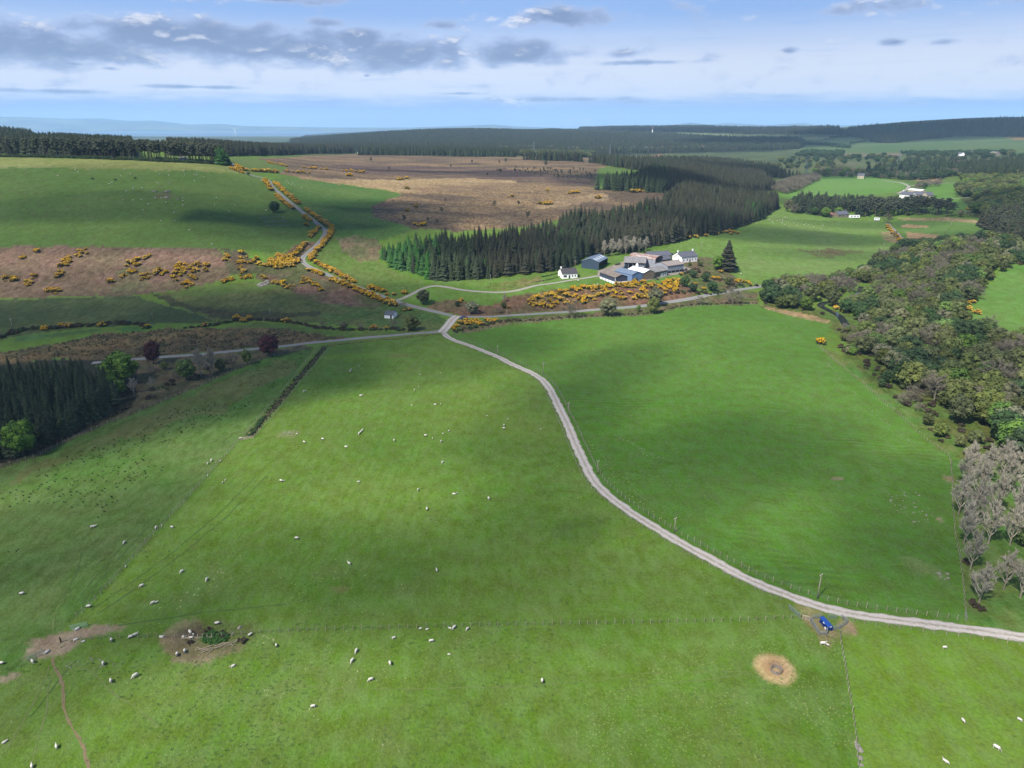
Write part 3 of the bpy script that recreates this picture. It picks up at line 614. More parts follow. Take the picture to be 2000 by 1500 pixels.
HILL_PX = [(452,318),(455,323),(460,330),(481,340),(512,347),(525,353),(532,365),(549,380),(571,399),(592,415),(611,429),(627,443),(636.5,449.5),(636,456),(631,464),(619,479),(604,492),(592,501),(589.5,509),(599,519),(627,531),(667,548),(707,564),(747,579),(773,589),(800,597),(830,604),(860,611),(890,619),(950,619),(1000,616),(1050,613),(1100,610),(1140,607),(1207,602),(1260,597),(1302,591),(1354,583),(1407,573),(1449,565),(1478,561),(1500,556)]
WEST_PX = [(872,640),(862,647),(845,649.5),(820,650.5),(760,656),(700,661),(595,671),(507,681),(385,693),(315,697.5),(262,702),(180,709)]
DRIVE_PX = [(768,588),(782,585),(800,577),(820,566),(836,560),(852,558),(874,561),(900,566),(940,570),(970,571.6),(996,570),(1020,565),(1050,557),(1075,554),(1102,549.5),(1144,543),(1175,538)]
TRACK = smooth_line(PL(TRACK_PX), 1.5, 6); HILLR = smooth_line(PL(HILL_PX), 2., 4); WEST = smooth_line(PL(WEST_PX), 2., 4); DRIVE = smooth_line(PL(DRIVE_PX), 1.5, 5)
ribbon('gravel_track', TRACK, 3.25, M_TRK, .05, across=5, ragged=.6)
ribbon('road', HILLR, 3.8, M_TAR, .075, across=5, ragged=.2)
ribbon('road', WEST, 3.6, M_TAR, .065, across=5, ragged=.2)
ribbon('road', smooth_line(PL([(893,617),(884,624),(877,633),(868,644),(862,650)]), 1., 2), 5.2, M_TRK, .09, across=5, ragged=.3)
ribbon('driveway', DRIVE, 3.0, M_DRV, .055, across=5, ragged=.25)
ribbon('road', smooth_line(PL([(1733,436),(1740,445),(1750,455),(1760,466),(1768,478),(1772,490)]), 3., 2), 4.6, M_TAR, .1, across=3)
ribbon('farm_track', smooth_line(PL([(1720,353),(1760,357),(1776,364),(1770,371),(1752,378)]), 6., 2), 4.5, M_DRV, .2, across=3)
ribbon('farm_track', smooth_line(PL([(1775,364),(1800,360),(1868,356)]), 6., 2), 3.5, M_DRV, .2, across=3)
ribbon('farm_track', smooth_line(PL([(1890,459),(1915,463),(1938,466)]), 4., 2), 3.5, M_DRV, .2, across=3)
ribbon('farm_track', smooth_line(PL([(1810,388),(1860,389),(1905,384)]), 6., 2), 4., M_DRV, .2, across=3)
# trodden sheep paths
for pts, w in [([(103,1285),(106,1305),(118,1322),(123,1340),(125,1385),(135,1410),(148,1435),(163,1455),(168,1480),(176,1510)], .32), ([(97,1300),(85,1335),(60,1385),(35,1425),(15,1460)], .16), ([(103,1312),(93,1350),(92,1390),(78,1430),(60,1495)], .18),
               ([(120,1290),(150,1300),(185,1315),(205,1340),(235,1365),(265,1380),(310,1420)], .14), ([(104,1240),(103,1212),(115,1180)], .15), ([(1180,1328),(1250,1315),(1320,1313),(1480,1312)], .12), ([(1200,1352),(1290,1335),(1380,1328),(1470,1315)], .12), ([(540,1338),(640,1344),(760,1346),(1000,1342),(1180,1328)], .1),
               ([(862,662),(800,720),(745,775),(700,815)], .22), ([(868,668),(812,722),(760,775),(715,815)], .22)]:
    ribbon('sheep_path', smooth_line(PL(pts), 1., 3), w*1.5, M_DIRT if w > .3 else M_FAINT, .03, across=3, crown=0, ragged=w*1.1)
M_RUT = road_mat('wheel_rut_grass', al(86, 114, 50), al(80, 108, 46), al(92, 120, 54), .02)
for pts in [[(160,1180),(190,1138),(228,1096),(268,1052),(296,1022)],[(150,1176),(182,1132),(216,1092),(256,1048)],[(176,1192),(240,1150),(330,1085),(420,1010),(500,930)],[(190,1200),(262,1152),(352,1085),(440,1012),(520,930)],[(120,1170),(150,1120),(160,1080)],[(560,1180),(400,1196),(230,1222)],[(60,1400),(130,1310),(150,1290)]]:
    ribbon('wheel_rut', smooth_line(PL(pts), 1.2, 3), .34, M_RUT, .025, across=3, crown=0, ragged=.25)
# farmyard
def patch(name, px, m, lift=.04, kind='structure'):
    p = PL(px); p = resample(np.vstack([p, p[:1]]), 2.5)[:-1]
    c = p.mean(0); vs = []; fs = []; n = len(p); K = 6
    for r in range(K+1):
        for q in p: x, y = c+(q-c)*(r/K if r else .001); vs.append((x, y, float(Z(x, y))+lift))
    for r in range(K):
        for i in range(n): a, b = r*n+i, r*n+(i+1) % n; fs.append((a, a+n, b+n, b))
    me = bpy.data.meshes.new(name); me.from_pydata(vs, [], fs); me.materials.append(m); return tag(mobj(name, me), kind=kind)
M_YARD = mat('yard_gravel', al(176, 164, 152), .95, var=.18, nscale=.3, color2=al(150, 140, 126), bump=.3)
patch('farmyard', [(1166,541),(1168,529),(1200,517),(1222,509),(1245,507),(1300,511),(1318,515),(1350,525),(1345,532),(1300,540),(1280,545),(1240,553),(1225,553),(1200,548),(1178,543)], M_YARD, .1)
M_RIV = mat('river_water', (.018, .02, .022), .08, spec=.5)
ribbon('river', smooth_line(PL([(1655,640),(1648,628),(1640,617),(1622,608),(1600,597),(1612,590),(1650,592),(1672,583),(1680,572),(1684,560)]), 2., 3), 4.2, M_RIV, .12, across=3, crown=0)
# ------------------------------------------------------------------ air and the clouds overhead
def build_haze():
    m = bpy.data.materials.new('haze'); m.use_nodes = True; k = NT(m.node_tree); k.n.clear()
    out = k.new('ShaderNodeOutputMaterial'); pv = k.new('ShaderNodeVolumePrincipled')
    pv.inputs['Color'].default_value = (.44, .70, 1., 1); pv.inputs['Density'].default_value = HAZE_D; pv.inputs['Anisotropy'].default_value = 0.
    k.l.new(pv.outputs[0], out.inputs['Volume'])
    b = MB(); b.box((0, 13000, 250), (126000, 30000, 540), m); b.build('haze'); tag(bpy.data.objects['haze'], kind='stuff')
HAZE_D = 5.6e-5
build_haze()

def build_clouds():
    m = bpy.data.materials.new('cloud'); m.use_nodes = True; k = NT(m.node_tree); k.n.clear()
    out = k.new('ShaderNodeOutputMaterial'); pv = k.new('ShaderNodeVolumePrincipled')
    pv.inputs['Color'].default_value = (.95, .96, .98, 1); pv.inputs['Density'].default_value = .0088; pv.inputs['Anisotropy'].default_value = .3
    k.l.new(pv.outputs[0], out.inputs['Volume'])
    base = 950.
    # ground point shaded (as seen in the photograph), half extents in metres, thickness
    spots = [(70,800,78,66,0,1.3),(150,645,200,42,0,.9),(420,1150,85,13,.05,.5),(70,1060,28,24,0,.5),(800,700,60,34,0,.7),(40,1350,22,14,.5,.5),
             (1340,925,50,16,.1,.75),(1125,738,30,22,0,.7),(1780,1020,22,34,0,.5),(1060,840,26,30,0,.55),(1010,1150,50,11,0,.45),(1700,1160,40,9,0,.4),
             (150,354,230,13,0,.9),(380,408,230,17,.1,.7),(80,405,160,15,0,.6),(330,462,230,15,0,.8),(560,440,80,30,0,.7),(690,430,70,60,0,.7),(620,610,110,30,0,.7),
             (985,500,60,30,0,.5),(1230,352,100,90,0,1.),(1400,380,130,50,.2,.5),(1480,458,110,20,-.1,.7),(1620,500,80,14,0,.4),(1700,262,500,160,0,.8),
             (1860,250,900,420,0,1.2),(1480,284,300,220,0,1.2),(1320,256,700,300,0,.6),(1600,470,120,22,0,.5),(1850,725,44,16,0,.45),
             (300,290,260,80,0,.7),(1000,340,220,40,0,.6),(860,410,130,18,0,.5),(1750,440,100,26,0,.3),(1960,400,120,80,0,.6),(1560,345,200,60,0,.6),(250,560,160,12,0,.5)]
    for i, (u, v, rx, ry, ang, th) in enumerate(spots):
        p = P(u, v); t = (base + 90*rnd.random() - p[2])/-LDIR[2]; c = p - LDIR*t
        T = 95*th; nu, nv = 28, 14; vs = []; fs = []
        ph = rnd.random()*50
        for a in range(nv+1):
            la = -math.pi/2 + math.pi*a/nv
            for b in range(nu):
                lo = 2*math.pi*b/nu; x, y, z = math.cos(la)*math.cos(lo), math.cos(la)*math.sin(lo), math.sin(la)
                n = 1 + .75*(float(fbm(np.array(x*1.6+ph), np.array(y*1.6+z), 77, 3))-.5)
                z = (max(z, 0)**1.0*1.0 + min(z, 0)*.55)*T
                X, Yy = x*rx*1.06*n, y*ry*1.06*n
                vs.append((c[0]+X*math.cos(ang)-Yy*math.sin(ang), c[1]+X*math.sin(ang)+Yy*math.cos(ang), c[2]+z*(.8+.4*n)))
        for a in range(nv):
            for b in range(nu): q = a*nu+b; r = a*nu+(b+1) % nu; fs.append((q, r, r+nu, q+nu))
        me = bpy.data.meshes.new('cloud'); me.from_pydata(vs, [], fs); me.materials.append(m)
        tag(mobj('cloud', me), kind='structure')
build_clouds()
# ------------------------------------------------------------------ plants: one mesh of each kind, then copies
M_BARK = mat('bark', al(104, 92, 80), .95, var=.25, nscale=2)
M_PALEBARK = mat('pale_bark', al(170, 158, 136), .9, var=.2, nscale=2, objrand=.2)
M_GREYTWIG = mat('bare_twigs', al(204, 196, 176), .95, var=.15, nscale=1, objrand=.22)
M_PURPLETWIG = mat('budding_twigs', al(152, 144, 124), .95, var=.15, nscale=1, objrand=.22)
M_SPRUCE = mat('spruce_needles', al(72, 90, 54), .85, color2=al(42, 55, 34), nscale=1.2, objrand=.34)
M_SPRUCE_DULL = mat('dull_spruce_needles', al(84, 86, 60), .85, color2=al(47, 51, 35), nscale=1.2, objrand=.34)
M_SPRUCE_FRESH = mat('fresh_spruce_needles', al(72, 132, 50), .85, color2=al(42, 90, 34), nscale=1.2, objrand=.3)
M_PINE = mat('pine_needles', al(98, 106, 78), .85, color2=al(62, 70, 50), nscale=.8, objrand=.28)
M_OLIVE = mat('olive_leaves', al(130, 140, 74), .8, color2=al(86, 100, 50), nscale=.6, objrand=.36, transl=.12)
M_GREEN = mat('spring_leaves', al(132, 164, 70), .8, color2=al(90, 124, 50), nscale=.6, objrand=.3, transl=.12)
M_BRIGHT = mat('fresh_leaves', al(132, 170, 52), .8, color2=al(84, 128, 36), nscale=.6, objrand=.12, transl=.12)
M_DARKLEAF = mat('dark_leaves', al(74, 104, 52), .8, color2=al(48, 74, 36), nscale=.6, objrand=.25)
M_COPPER = mat('copper_leaves', al(110, 50, 54), .8, color2=al(66, 30, 36), nscale=.5, objrand=.1)
M_GREYLEAF = mat('budding_grey_leaves', al(150, 150, 112), .85, color2=al(112, 114, 84), nscale=.6, objrand=.3)
M_GORSE = mat('gorse_flowers', al(254, 212, 50), .8, color2=al(232, 176, 34), nscale=1.3, objrand=.2)
M_GORSELEAF = mat('gorse_spines', al(84, 94, 44), .85, color2=al(52, 62, 30), nscale=1.5, objrand=.2)
M_HEATH = mat('dead_heather', al(104, 88, 66), .9, color2=al(66, 58, 44), nscale=1.5, objrand=.3)
M_RUSH = mat('rush_blades', al(76, 92, 50), .9, color2=al(48, 60, 32), nscale=2, objrand=.3)

def unit(v): return v/(np.linalg.norm(v)+1e-9)
def conifer(seed, H=16., Rr=.225, layers=17, nb=11, m=None, bare=.04, droop=.35):
    """a spruce: whorls of drooping, ragged branch sprays round a dark core"""
    r = random.Random(seed); c = MB()
    core = [(0, 0, H*bare), (0, 0, H*.5), (0, 0, H*.97)]
    c.tube(core, [H*Rr*.62, H*Rr*.36, .04], m, 7, False)
    for i in range(layers):
        t = (i+.3)/layers; z = H*(bare+(1-bare)*t); rad = H*Rr*(1-t)**.82*(1+.12*math.sin(i*2.1+seed))+.18
        n = max(5, int(nb*(1-.45*t))); ph = r.random()*6.3
        for j in range(n):
            a = ph+j*6.283/n+r.uniform(-.25, .25); L = rad*r.uniform(.72, 1.18); w = L*r.uniform(.3, .46)+.12; dz = -droop*L*r.uniform(.5, 1.2)
            d = np.array([math.cos(a), math.sin(a), 0]); s = np.array([-d[1], d[0], 0]); o = np.array([0, 0, z+H*.028])
            mid = o+d*L*.62+np.array([0, 0, dz*.35]); tip = o+d*L+np.array([0, 0, dz])
            lift = np.array([0, 0, H*.012])
            c.add([o, mid+s*w-lift*2, tip, mid-s*w-lift*2, mid+lift*1.5], [(0, 1, 4), (1, 2, 4), (4, 2, 3), (0, 4, 3)], m)
    t_ = MB(); t_.tube([(0, 0, -.5), (0, 0, H*.5), (0, 0, H*.93)], [H*.014, H*.009, .03], M_BARK, 6, False)
    return t_, c

def leaf_lobe(c, r, ctr, rad, n, size, m, core=True, flat=.8):
    if core:
        k = 7; vs = [ctr+np.array([0, 0, rad*.62*flat])]; fs = []
        for la in (.5, -.15, -.6):
            for j in range(k): a = j*6.283/k; q = rad*.72*math.cos(la)*r.uniform(.85, 1.1); vs.append(ctr+np.array([q*math.cos(a), q*math.sin(a), rad*.72*math.sin(la)*flat]))
        for j in range(k): fs.append((0, 1+j, 1+(j+1) % k))
        for l in range(2):
            for j in range(k): a = 1+l*k+j; b = 1+l*k+(j+1) % k; fs.append((a, a+k, b+k, b))
        c.add(vs, fs, m)
    for _ in range(n):
        d = unit(np.array([r.gauss(0, 1), r.gauss(0, 1), r.gauss(.25, 1)])); p = ctr+d*rad*np.array([1, 1, flat])*r.uniform(.72, 1.1)
        nn = unit(d+np.array([r.gauss(0, .55), r.gauss(0, .55), r.gauss(0, .55)+.25])); a = unit(np.cross(nn, [r.gauss(0, 1), r.gauss(0, 1), r.gauss(0, 1)])); b = np.cross(nn, a); s = size*r.uniform(.6, 1.35)
        c.add([p-a*s, p-b*s*.7, p+a*s, p+b*s*.7], [(0, 1, 2, 3)], m)

def broadleaf(seed, m, H=9., W=.48, lobes=24, n=62, size=.27, trunk=.16, gap=1., sparse=False):
    r = random.Random(seed); c = MB(); t_ = MB(); pts = []
    for i in range(lobes):
        a = i*2.399+r.uniform(-.5, .5); t = 1-2*(i+.5)/lobes; q = math.sqrt(1-t*t)*r.uniform(.62, .95)
        pts.append(np.array([q*math.cos(a)*H*W*.66, q*math.sin(a)*H*W*.66, H*(.53+.31*t*r.uniform(.85, 1.05))]))
    pts.append(np.array([0, 0, H*.6]))
    for p in pts: leaf_lobe(c, r, p, H*W*r.uniform(.24, .4)*gap, n, size, m, core=not sparse, flat=.9)
    base = np.array([0, 0, -.4]); fork = np.array([r.uniform(-.2, .2), r.uniform(-.2, .2), H*.3])
    t_.tube([base, fork*.5+[0, 0, .1], fork], [H*.032, H*.026, H*.022], M_BARK, 6, False)
    for p in pts[::3]: t_.tube([fork, (fork+p)/2+[0, 0, -.04*H], p], [H*.014, H*.009, H*.004], M_BARK, 4, False)
    return t_, c

def bare(seed, m, H=12., spread=.29, up=1.5, twigs=7, tw=.034, trunkfrac=.14, mt=None):
    """leafless tree: limbs, boughs and a haze of twigs"""
    r = random.Random(seed); t_ = MB(); c = MB(); top = np.array([r.uniform(-.4, .4), r.uniform(-.4, .4), H*.8])
    t_.tube([(0, 0, -.4), (0, 0, H*trunkfrac), top*.62+[0, 0, .05*H], top], [H*.02, H*.016, H*.009, H*.003], mt or m, 5, False)
    def limb(p, d, L, depth):
        bend = unit(d+np.array([r.gauss(0, .18), r.gauss(0, .18), .22*up])); q = p+d*L*.5; e = q+bend*L*.5
        w = {0: .011, 1: .0058, 2: .0034}[depth]*H
        c.tube([p, q, e], [w, w*.7, w*.35], m, 3, False)
        nk = (6, 5, twigs)[depth]
        for j in range(nk):
            f = r.uniform(.25, 1.); s = p+(q-p)*min(1, f*2) if f < .5 else q+(e-q)*(f*2-1)
            dd = unit(bend+np.array([r.gauss(0, .55), r.gauss(0, .55), r.gauss(.22*up, .35)]))
            if depth < 2: limb(s, dd, L*r.uniform(.4, .6), depth+1)
            else:
                l = L*r.uniform(.7, 1.3); sd = unit(np.cross(dd, [r.gauss(0, 1), r.gauss(0, 1), r.gauss(0, 1)]))*tw*H/12
                c.add([s-sd, s+sd, s+dd*l], [(0, 1, 2)], m)
    for i in range(14):
        f = trunkfrac+(1-trunkfrac)*(i+.2)/14*.93; z = H*.8*f; p = np.array([top[0]*f*f, top[1]*f*f, z]); a = i*2.4+r.uniform(-.4, .4)
        d = unit(np.array([math.cos(a), math.sin(a), up*r.uniform(.6, 1.3)])); limb(p, d, H*spread*(1.15-.75*f)*r.uniform(.85, 1.15), 0)
    return t_, c

def pine(seed, m, H=15., clear=.48):
    r = random.Random(seed); c = MB(); t_ = MB(); lean = np.array([r.uniform(-.06, .06)*H, r.uniform(-.06, .06)*H, 0]); top = lean+[0, 0, H*.9]
    t_.tube([(0, 0, -.4), lean*.4+[0, 0, H*.4], top], [H*.017, H*.013, H*.006], M_BARK, 6, False)
    for i in range(12):
        f = clear+(1-clear)*(i+.3)/12; q = H*.2*(1.1-abs(f-.72)*1.5)*r.uniform(.35, 1.05); a = i*2.4+r.uniform(-.5, .5)
        p = lean*f+np.array([q*math.cos(a), q*math.sin(a), H*f*.98]); leaf_lobe(c, r, p, H*r.uniform(.075, .115), 46, H*.023, m, True, .62)
        t_.tube([lean*f+[0, 0, H*(f-.05)], p], [H*.006, H*.003], M_BARK, 3, False)
    return t_, c

def bush(seed, parts, Rr=1.2, Hh=1.75, lobes=7, n=42, size=.17):
    """low rounded shrub of several lobes; parts: list of (material, share)"""
    r = random.Random(seed); out = []
    ms = [MB() for _ in parts]
    for i in range(lobes+2):
        a = i*2.399+r.uniform(-.6, .6); q = math.sqrt((i+.2)/lobes)*Rr*r.uniform(.6, 1.05)
        ctr = np.array([q*math.cos(a), q*math.sin(a)*.85, Hh*(.5-.24*(q/Rr)**2+r.uniform(-.14, .2))]); rad = Rr*r.uniform(.2, .44)
        for (m, sh), b in zip(parts, ms):
            first = m is parts[-1][0]
            if first: leaf_lobe(b, r, ctr-[0, 0, Hh*.1], rad*.95, int(n*sh), size, m, True, .85)
            else: leaf_lobe(b, r, ctr+[0, 0, Hh*.06], rad, int(n*sh), size, m, False, .85)
    return ms

def kind_pair(name, maker, count, seed, **kw):
    out = []
    for i in range(count):
        t_, c = maker(seed+i, **kw); out.append((t_.mesh(name+'_trunk', True), c.mesh(name+'_crown')))
    return out
SPRUCE = [kind_pair('spruce', conifer, 3, 10, m=M_SPRUCE)[0], *kind_pair('spruce', conifer, 2, 20, m=M_SPRUCE, Rr=.2, nb=10)]
SPRUCE_D = [*kind_pair('spruce', conifer, 2, 30, m=M_SPRUCE_DULL, Rr=.205), *kind_pair('spruce', conifer, 1, 35, m=M_SPRUCE_DULL, Rr=.25, droop=.2)]
SPRUCE_F = kind_pair('spruce', conifer, 2, 40, m=M_SPRUCE_FRESH, Rr=.27)
FIRBIG = kind_pair('fir', conifer, 1, 48, m=M_SPRUCE_DULL, Rr=.36, layers=22, nb=17, droop=.12)
PINE = kind_pair('pine', pine, 4, 50, m=M_PINE)
OLIVE = kind_pair('tree', broadleaf, 4, 60, m=M_OLIVE); GREENT = kind_pair('tree', broadleaf, 2, 70, m=M_GREEN)
BRIGHT = kind_pair('tree', broadleaf, 2, 75, m=M_BRIGHT); DARKT = kind_pair('tree', broadleaf, 2, 80, m=M_DARKLEAF)
COPPER = kind_pair('tree', broadleaf, 2, 85, m=M_COPPER); GREYL = kind_pair('tree', broadleaf, 2, 88, m=M_GREYLEAF, n=62, size=.22)
BARE = kind_pair('bare_tree', bare, 3, 90, m=M_GREYTWIG, mt=M_PALEBARK); BAREP = kind_pair('bare_tree', bare, 3, 95, m=M_PURPLETWIG, spread=.42, up=.55, trunkfrac=.12, H=9.)
def gorse_set(seed, share): return [tuple(b.mesh('gorse_'+nm) for b, nm in zip(bush(seed+i, [(M_GORSE, share), (M_GORSELEAF, 1-share*.55)]), ('flowers', 'foliage'))) for i in range(2)]
GORSE = gorse_set(100, .8)+gorse_set(104, .5)
HEATHB = [(bush(110+i, [(M_HEATH, 1.)], size=.14)[0].mesh('shrub'),) for i in range(2)]
DARKB = [(bush(114+i, [(M_DARKLEAF, 1.)], size=.15)[0].mesh('shrub'),) for i in range(2)]

COUNTS = {}
def tree(name, variants, loc, H, Hmesh, label, cat, group=None, w=1.):
    i = rnd.randrange(len(variants)); s = H/Hmesh
    e = empty(name, loc, rnd.random()*6.28, label, cat, group, (s*w, s*w, s))
    mobj('trunk', variants[i][0], e); mobj('crown', variants[i][1], e)
    COUNTS[name] = COUNTS.get(name, 0)+1
    return e
def shrub(name, variants, loc, size, label, group=None, hscale=1., cat='bush'):
    v = variants[rnd.randrange(len(variants))]
    if len(v) == 1:
        o = mobj(name, v[0], None, loc, rnd.random()*6.28, (size, size, size*hscale)); tag(o, label, cat, group)
    else:
        o = empty(name, loc, rnd.random()*6.28, label, cat, group, (size, size, size*hscale)); mobj('flowers', v[0], o); mobj('foliage', v[1], o)
    COUNTS[name] = COUNTS.get(name, 0)+1
    return o

def merged(meshes, name):
    vs, fs, mi, mats_ = [], [], [], []
    for me in meshes:
        b = len(vs); vs += [tuple(v.co) for v in me.vertices]; mm = list(me.materials)
        for mt in mm:
            if mt not in mats_: mats_.append(mt)
        for p in me.polygons: fs.append([i+b for i in p.vertices]); mi.append(mats_.index(mm[p.material_index]))
    o = bpy.data.meshes.new(name); o.from_pydata(vs, [], fs)
    for mt in mats_: o.materials.append(mt)
    o.polygons.foreach_set('material_index', mi); return o
_src = {}
def source(meshes, name):
    key = tuple(m.name for m in meshes)
    if key not in _src: _src[key] = bpy.data.objects.new(name+'_pattern', merged(meshes, name+'_pattern'))
    return _src[key]
def mass(name, variants, pts, scl, label, cat, wide=None):
    """one object holding everything of a kind that is past counting"""
    if not len(pts): return
    pts = np.asarray(pts); scl = np.asarray(scl, float); n = len(pts)
    wide = np.ones(n) if wide is None else np.asarray(wide)
    me = bpy.data.meshes.new(name); me.vertices.add(n); me.vertices.foreach_set('co', pts.ravel().astype(np.float32))
    at = me.attributes.new('scl', 'FLOAT_VECTOR', 'POINT'); at.data.foreach_set('vector', np.column_stack([scl*wide, scl*wide, scl]).ravel().astype(np.float32))
    at = me.attributes.new('rot', 'FLOAT_VECTOR', 'POINT'); at.data.foreach_set('vector', np.column_stack([np.zeros(n), np.zeros(n), nrng.random(n)*6.283]).ravel().astype(np.float32))
    at = me.attributes.new('pick', 'INT', 'POINT'); at.data.foreach_set('value', nrng.integers(0, len(variants), n).astype(np.int32))
    g = bpy.data.node_groups.new(name+'_growth', 'GeometryNodeTree')
    g.interface.new_socket('Geometry', in_out='INPUT', socket_type='NodeSocketGeometry'); g.interface.new_socket('Geometry', in_out='OUTPUT', socket_type='NodeSocketGeometry')
    N = g.nodes; L = g.links; gi = N.new('NodeGroupInput'); go = N.new('NodeGroupOutput'); iop = N.new('GeometryNodeInstanceOnPoints')
    jn = N.new('GeometryNodeJoinGeometry')
    for v in variants:
        oi = N.new('GeometryNodeObjectInfo'); oi.inputs['Object'].default_value = source(v, name); oi.inputs['As Instance'].default_value = True; L.new(oi.outputs['Geometry'], jn.inputs[0])
    def na(an, t):
        q = N.new('GeometryNodeInputNamedAttribute'); q.data_type = t; q.inputs['Name'].default_value = an; return q.outputs[0]
    L.new(gi.outputs[0], iop.inputs['Points']); L.new(jn.outputs[0], iop.inputs['Instance']); iop.inputs['Pick Instance'].default_value = True
    L.new(na('pick', 'INT'), iop.inputs['Instance Index']); L.new(na('rot', 'FLOAT_VECTOR'), iop.inputs['Rotation']); L.new(na('scl', 'FLOAT_VECTOR'), iop.inputs['Scale'])
    L.new(iop.outputs[0], go.inputs[0])
    o = mobj(name, me); md = o.modifiers.new('growth', 'NODES'); md.node_group = g
    return tag(o, label, cat, None, 'stuff')

def scatter(poly, sp, jit=.42, keep=None):
    """jittered points over a plan outline"""
    poly = np.asarray(poly)[:, :2]; x0, y0 = poly.min(0); x1, y1 = poly.max(0)
    gx, gy = np.meshgrid(np.arange(x0, x1+sp, sp), np.arange(y0, y1+sp, sp*.87)); gx = gx+(np.arange(gx.shape[0]) % 2)[:, None]*sp*.5
    x = gx.ravel()+(nrng.random(gx.size)-.5)*2*jit*sp; y = gy.ravel()+(nrng.random(gy.size)-.5)*2*jit*sp
    m = inpoly(x, y, poly)
    if keep is not None: m &= keep(x, y)
    x, y = x[m], y[m]; return np.column_stack([x, y, Z(x, y)])
def by_size(pts, scl=1.):
    d = np.linalg.norm(pts-np.array([0, 0, CAM_H]), axis=1); return np.argsort(d/np.asarray(scl))
def not_on(lines, dist):
    pts = np.vstack([l[:, :2] for l in lines])
    def f(x, y):
        ok = np.ones(x.shape, bool)
        for i in range(0, len(x), 2000):
            d = (x[i:i+2000, None]-pts[None, :, 0])**2+(y[i:i+2000, None]-pts[None, :, 1])**2
            ok[i:i+2000] = d.min(1) > dist*dist
        return ok
    return f
OFF_ROAD = not_on([TRACK, HILLR, WEST, DRIVE], 4.)

# --- spruce plantations
P_LEFT = PL([(-260,985,0),(-60,930,0),(0,900,0),(60,884,0),(150,843,0),(215,808,0),(238,788,0),(226,742,10),(196,706,12),(160,698,13),(100,697,13),(0,699,13),(-100,703,13),(-260,712,13)])
P_CEN = PL([(742,500,0),(748,514,0),(790,530,0),(834,544,0),(870,549,0),(940,546,0),(1000,540,0),(1080,530,0),(1125,518,0),(1135,503,0),(1170,497,0),(1235,493,0),(1300,477,0),(1345,466,0),(1400,456,0),(1450,442,0),(1490,428,0),(1520,404,0),(1500,372,16),(1420,350,16),(1330,352,16),(1290,378,16),(1240,388,16),(1160,404,16),(1090,414,16),(1030,425,16),(950,442,16),(860,448,15),(785,463,13)])
P_BACK = PL([(1160,370,0),(1225,374,0),(1290,377,0),(1340,372,0),(1420,372,0),(1500,374,0),(1515,352,14),(1490,330,16),(1440,312,16),(1380,306,16),(1300,312,16),(1240,330,16),(1200,336,16),(1165,345,14)])
P_BACK2 = PL([(1020,312,0),(1120,313,0),(1200,326,0),(1290,340,0),(1400,340,0),(1490,345,0),(1560,352,0),(1565,338,14),(1500,315,16),(1400,304,16),(1250,302,16),(1060,299,12)])
cen = scatter(P_CEN, 4.0); left = scatter(P_LEFT, 3.7)
lh = 9.5+4.5*nrng.random(len(left)); o = by_size(left, lh)
for i in o[:150]: tree('spruce_tree', SPRUCE, left[i], lh[i], 16., 'dark spruce in the shaded block beside the rush-grown field', 'tree', 'spruces of the shaded block', rnd.uniform(.85, 1.1))
mass('spruce_plantation', SPRUCE, left[o[150:]], lh[o[150:]]/16, 'dark spruces filling the inside of the shaded block', 'trees')
uv = to_px(cen); ch = (11+8*nrng.random(len(cen)))*np.clip(.62+.38*fbm(cen[:, 0]/30, cen[:, 1]/30, 5, 2)*1.6, .6, 1.12)
fresh = (uv[:, 0] < 875-70*nrng.random(len(cen))) | (nrng.random(len(cen)) < .012); dull = ~fresh & (fbm(cen[:, 0]/60., cen[:, 1]/60., 8, 3)+.12*nrng.random(len(cen))+.1*np.clip((uv[:, 0]-900)/400, 0, 1) > .52)
ch[fresh] *= .85
front = by_size(cen, ch)[:150]; isf = np.zeros(len(cen), bool); isf[front] = True
for i in front:
    vs, lab, g = (SPRUCE_F, 'bright green young spruce at the edge of the plantation', 'green spruces at the plantation edge') if fresh[i] else (SPRUCE_D, 'dull brownish spruce in the front rows of the plantation by the farm', 'dull spruces of the farm plantation') if dull[i] else (SPRUCE, 'dark green spruce in the front rows of the plantation by the farm', 'dark spruces of the farm plantation')
    tree('spruce_tree', vs, cen[i], ch[i], 16., lab, 'tree', g, rnd.uniform(.85, 1.15))
for msk, vs, lab in ((fresh, SPRUCE_F, 'bright green spruces deeper in the farm plantation'), (dull, SPRUCE_D, 'dull brownish spruces deeper in the farm plantation'), (~fresh & ~dull, SPRUCE, 'dark green spruces deeper in the farm plantation')):
    q = msk & ~isf; mass('spruce_plantation', vs, cen[q], ch[q]/16, lab, 'trees', .85+.3*nrng.random(q.sum()))
bk = scatter(P_BACK, 5.5); bh = 13+5*nrng.random(len(bk)); ub = to_px(bk)[:, 0]; gq = ub < 1300
mass('spruce_plantation', SPRUCE, bk[gq], bh[gq]/16, 'dark green spruces standing at the corner of the moor', 'trees')
mass('spruce_plantation', SPRUCE_D, bk[~gq], bh[~gq]/16, 'dull spruces on the rise behind the farm plantation', 'trees')
bk = scatter(P_BACK2, 7.); bh = 12+6*nrng.random(len(bk))
sel = nrng.random(len(bk)) < .55
mass('spruce_plantation', SPRUCE_D, bk[sel], bh[sel]/16, 'brownish conifers beyond the far edge of the moor', 'trees')
mass('spruce_plantation', SPRUCE, bk[~sel], bh[~sel]/16, 'green conifers beyond the far edge of the moor', 'trees', 1.2*np.ones((~sel).sum()))

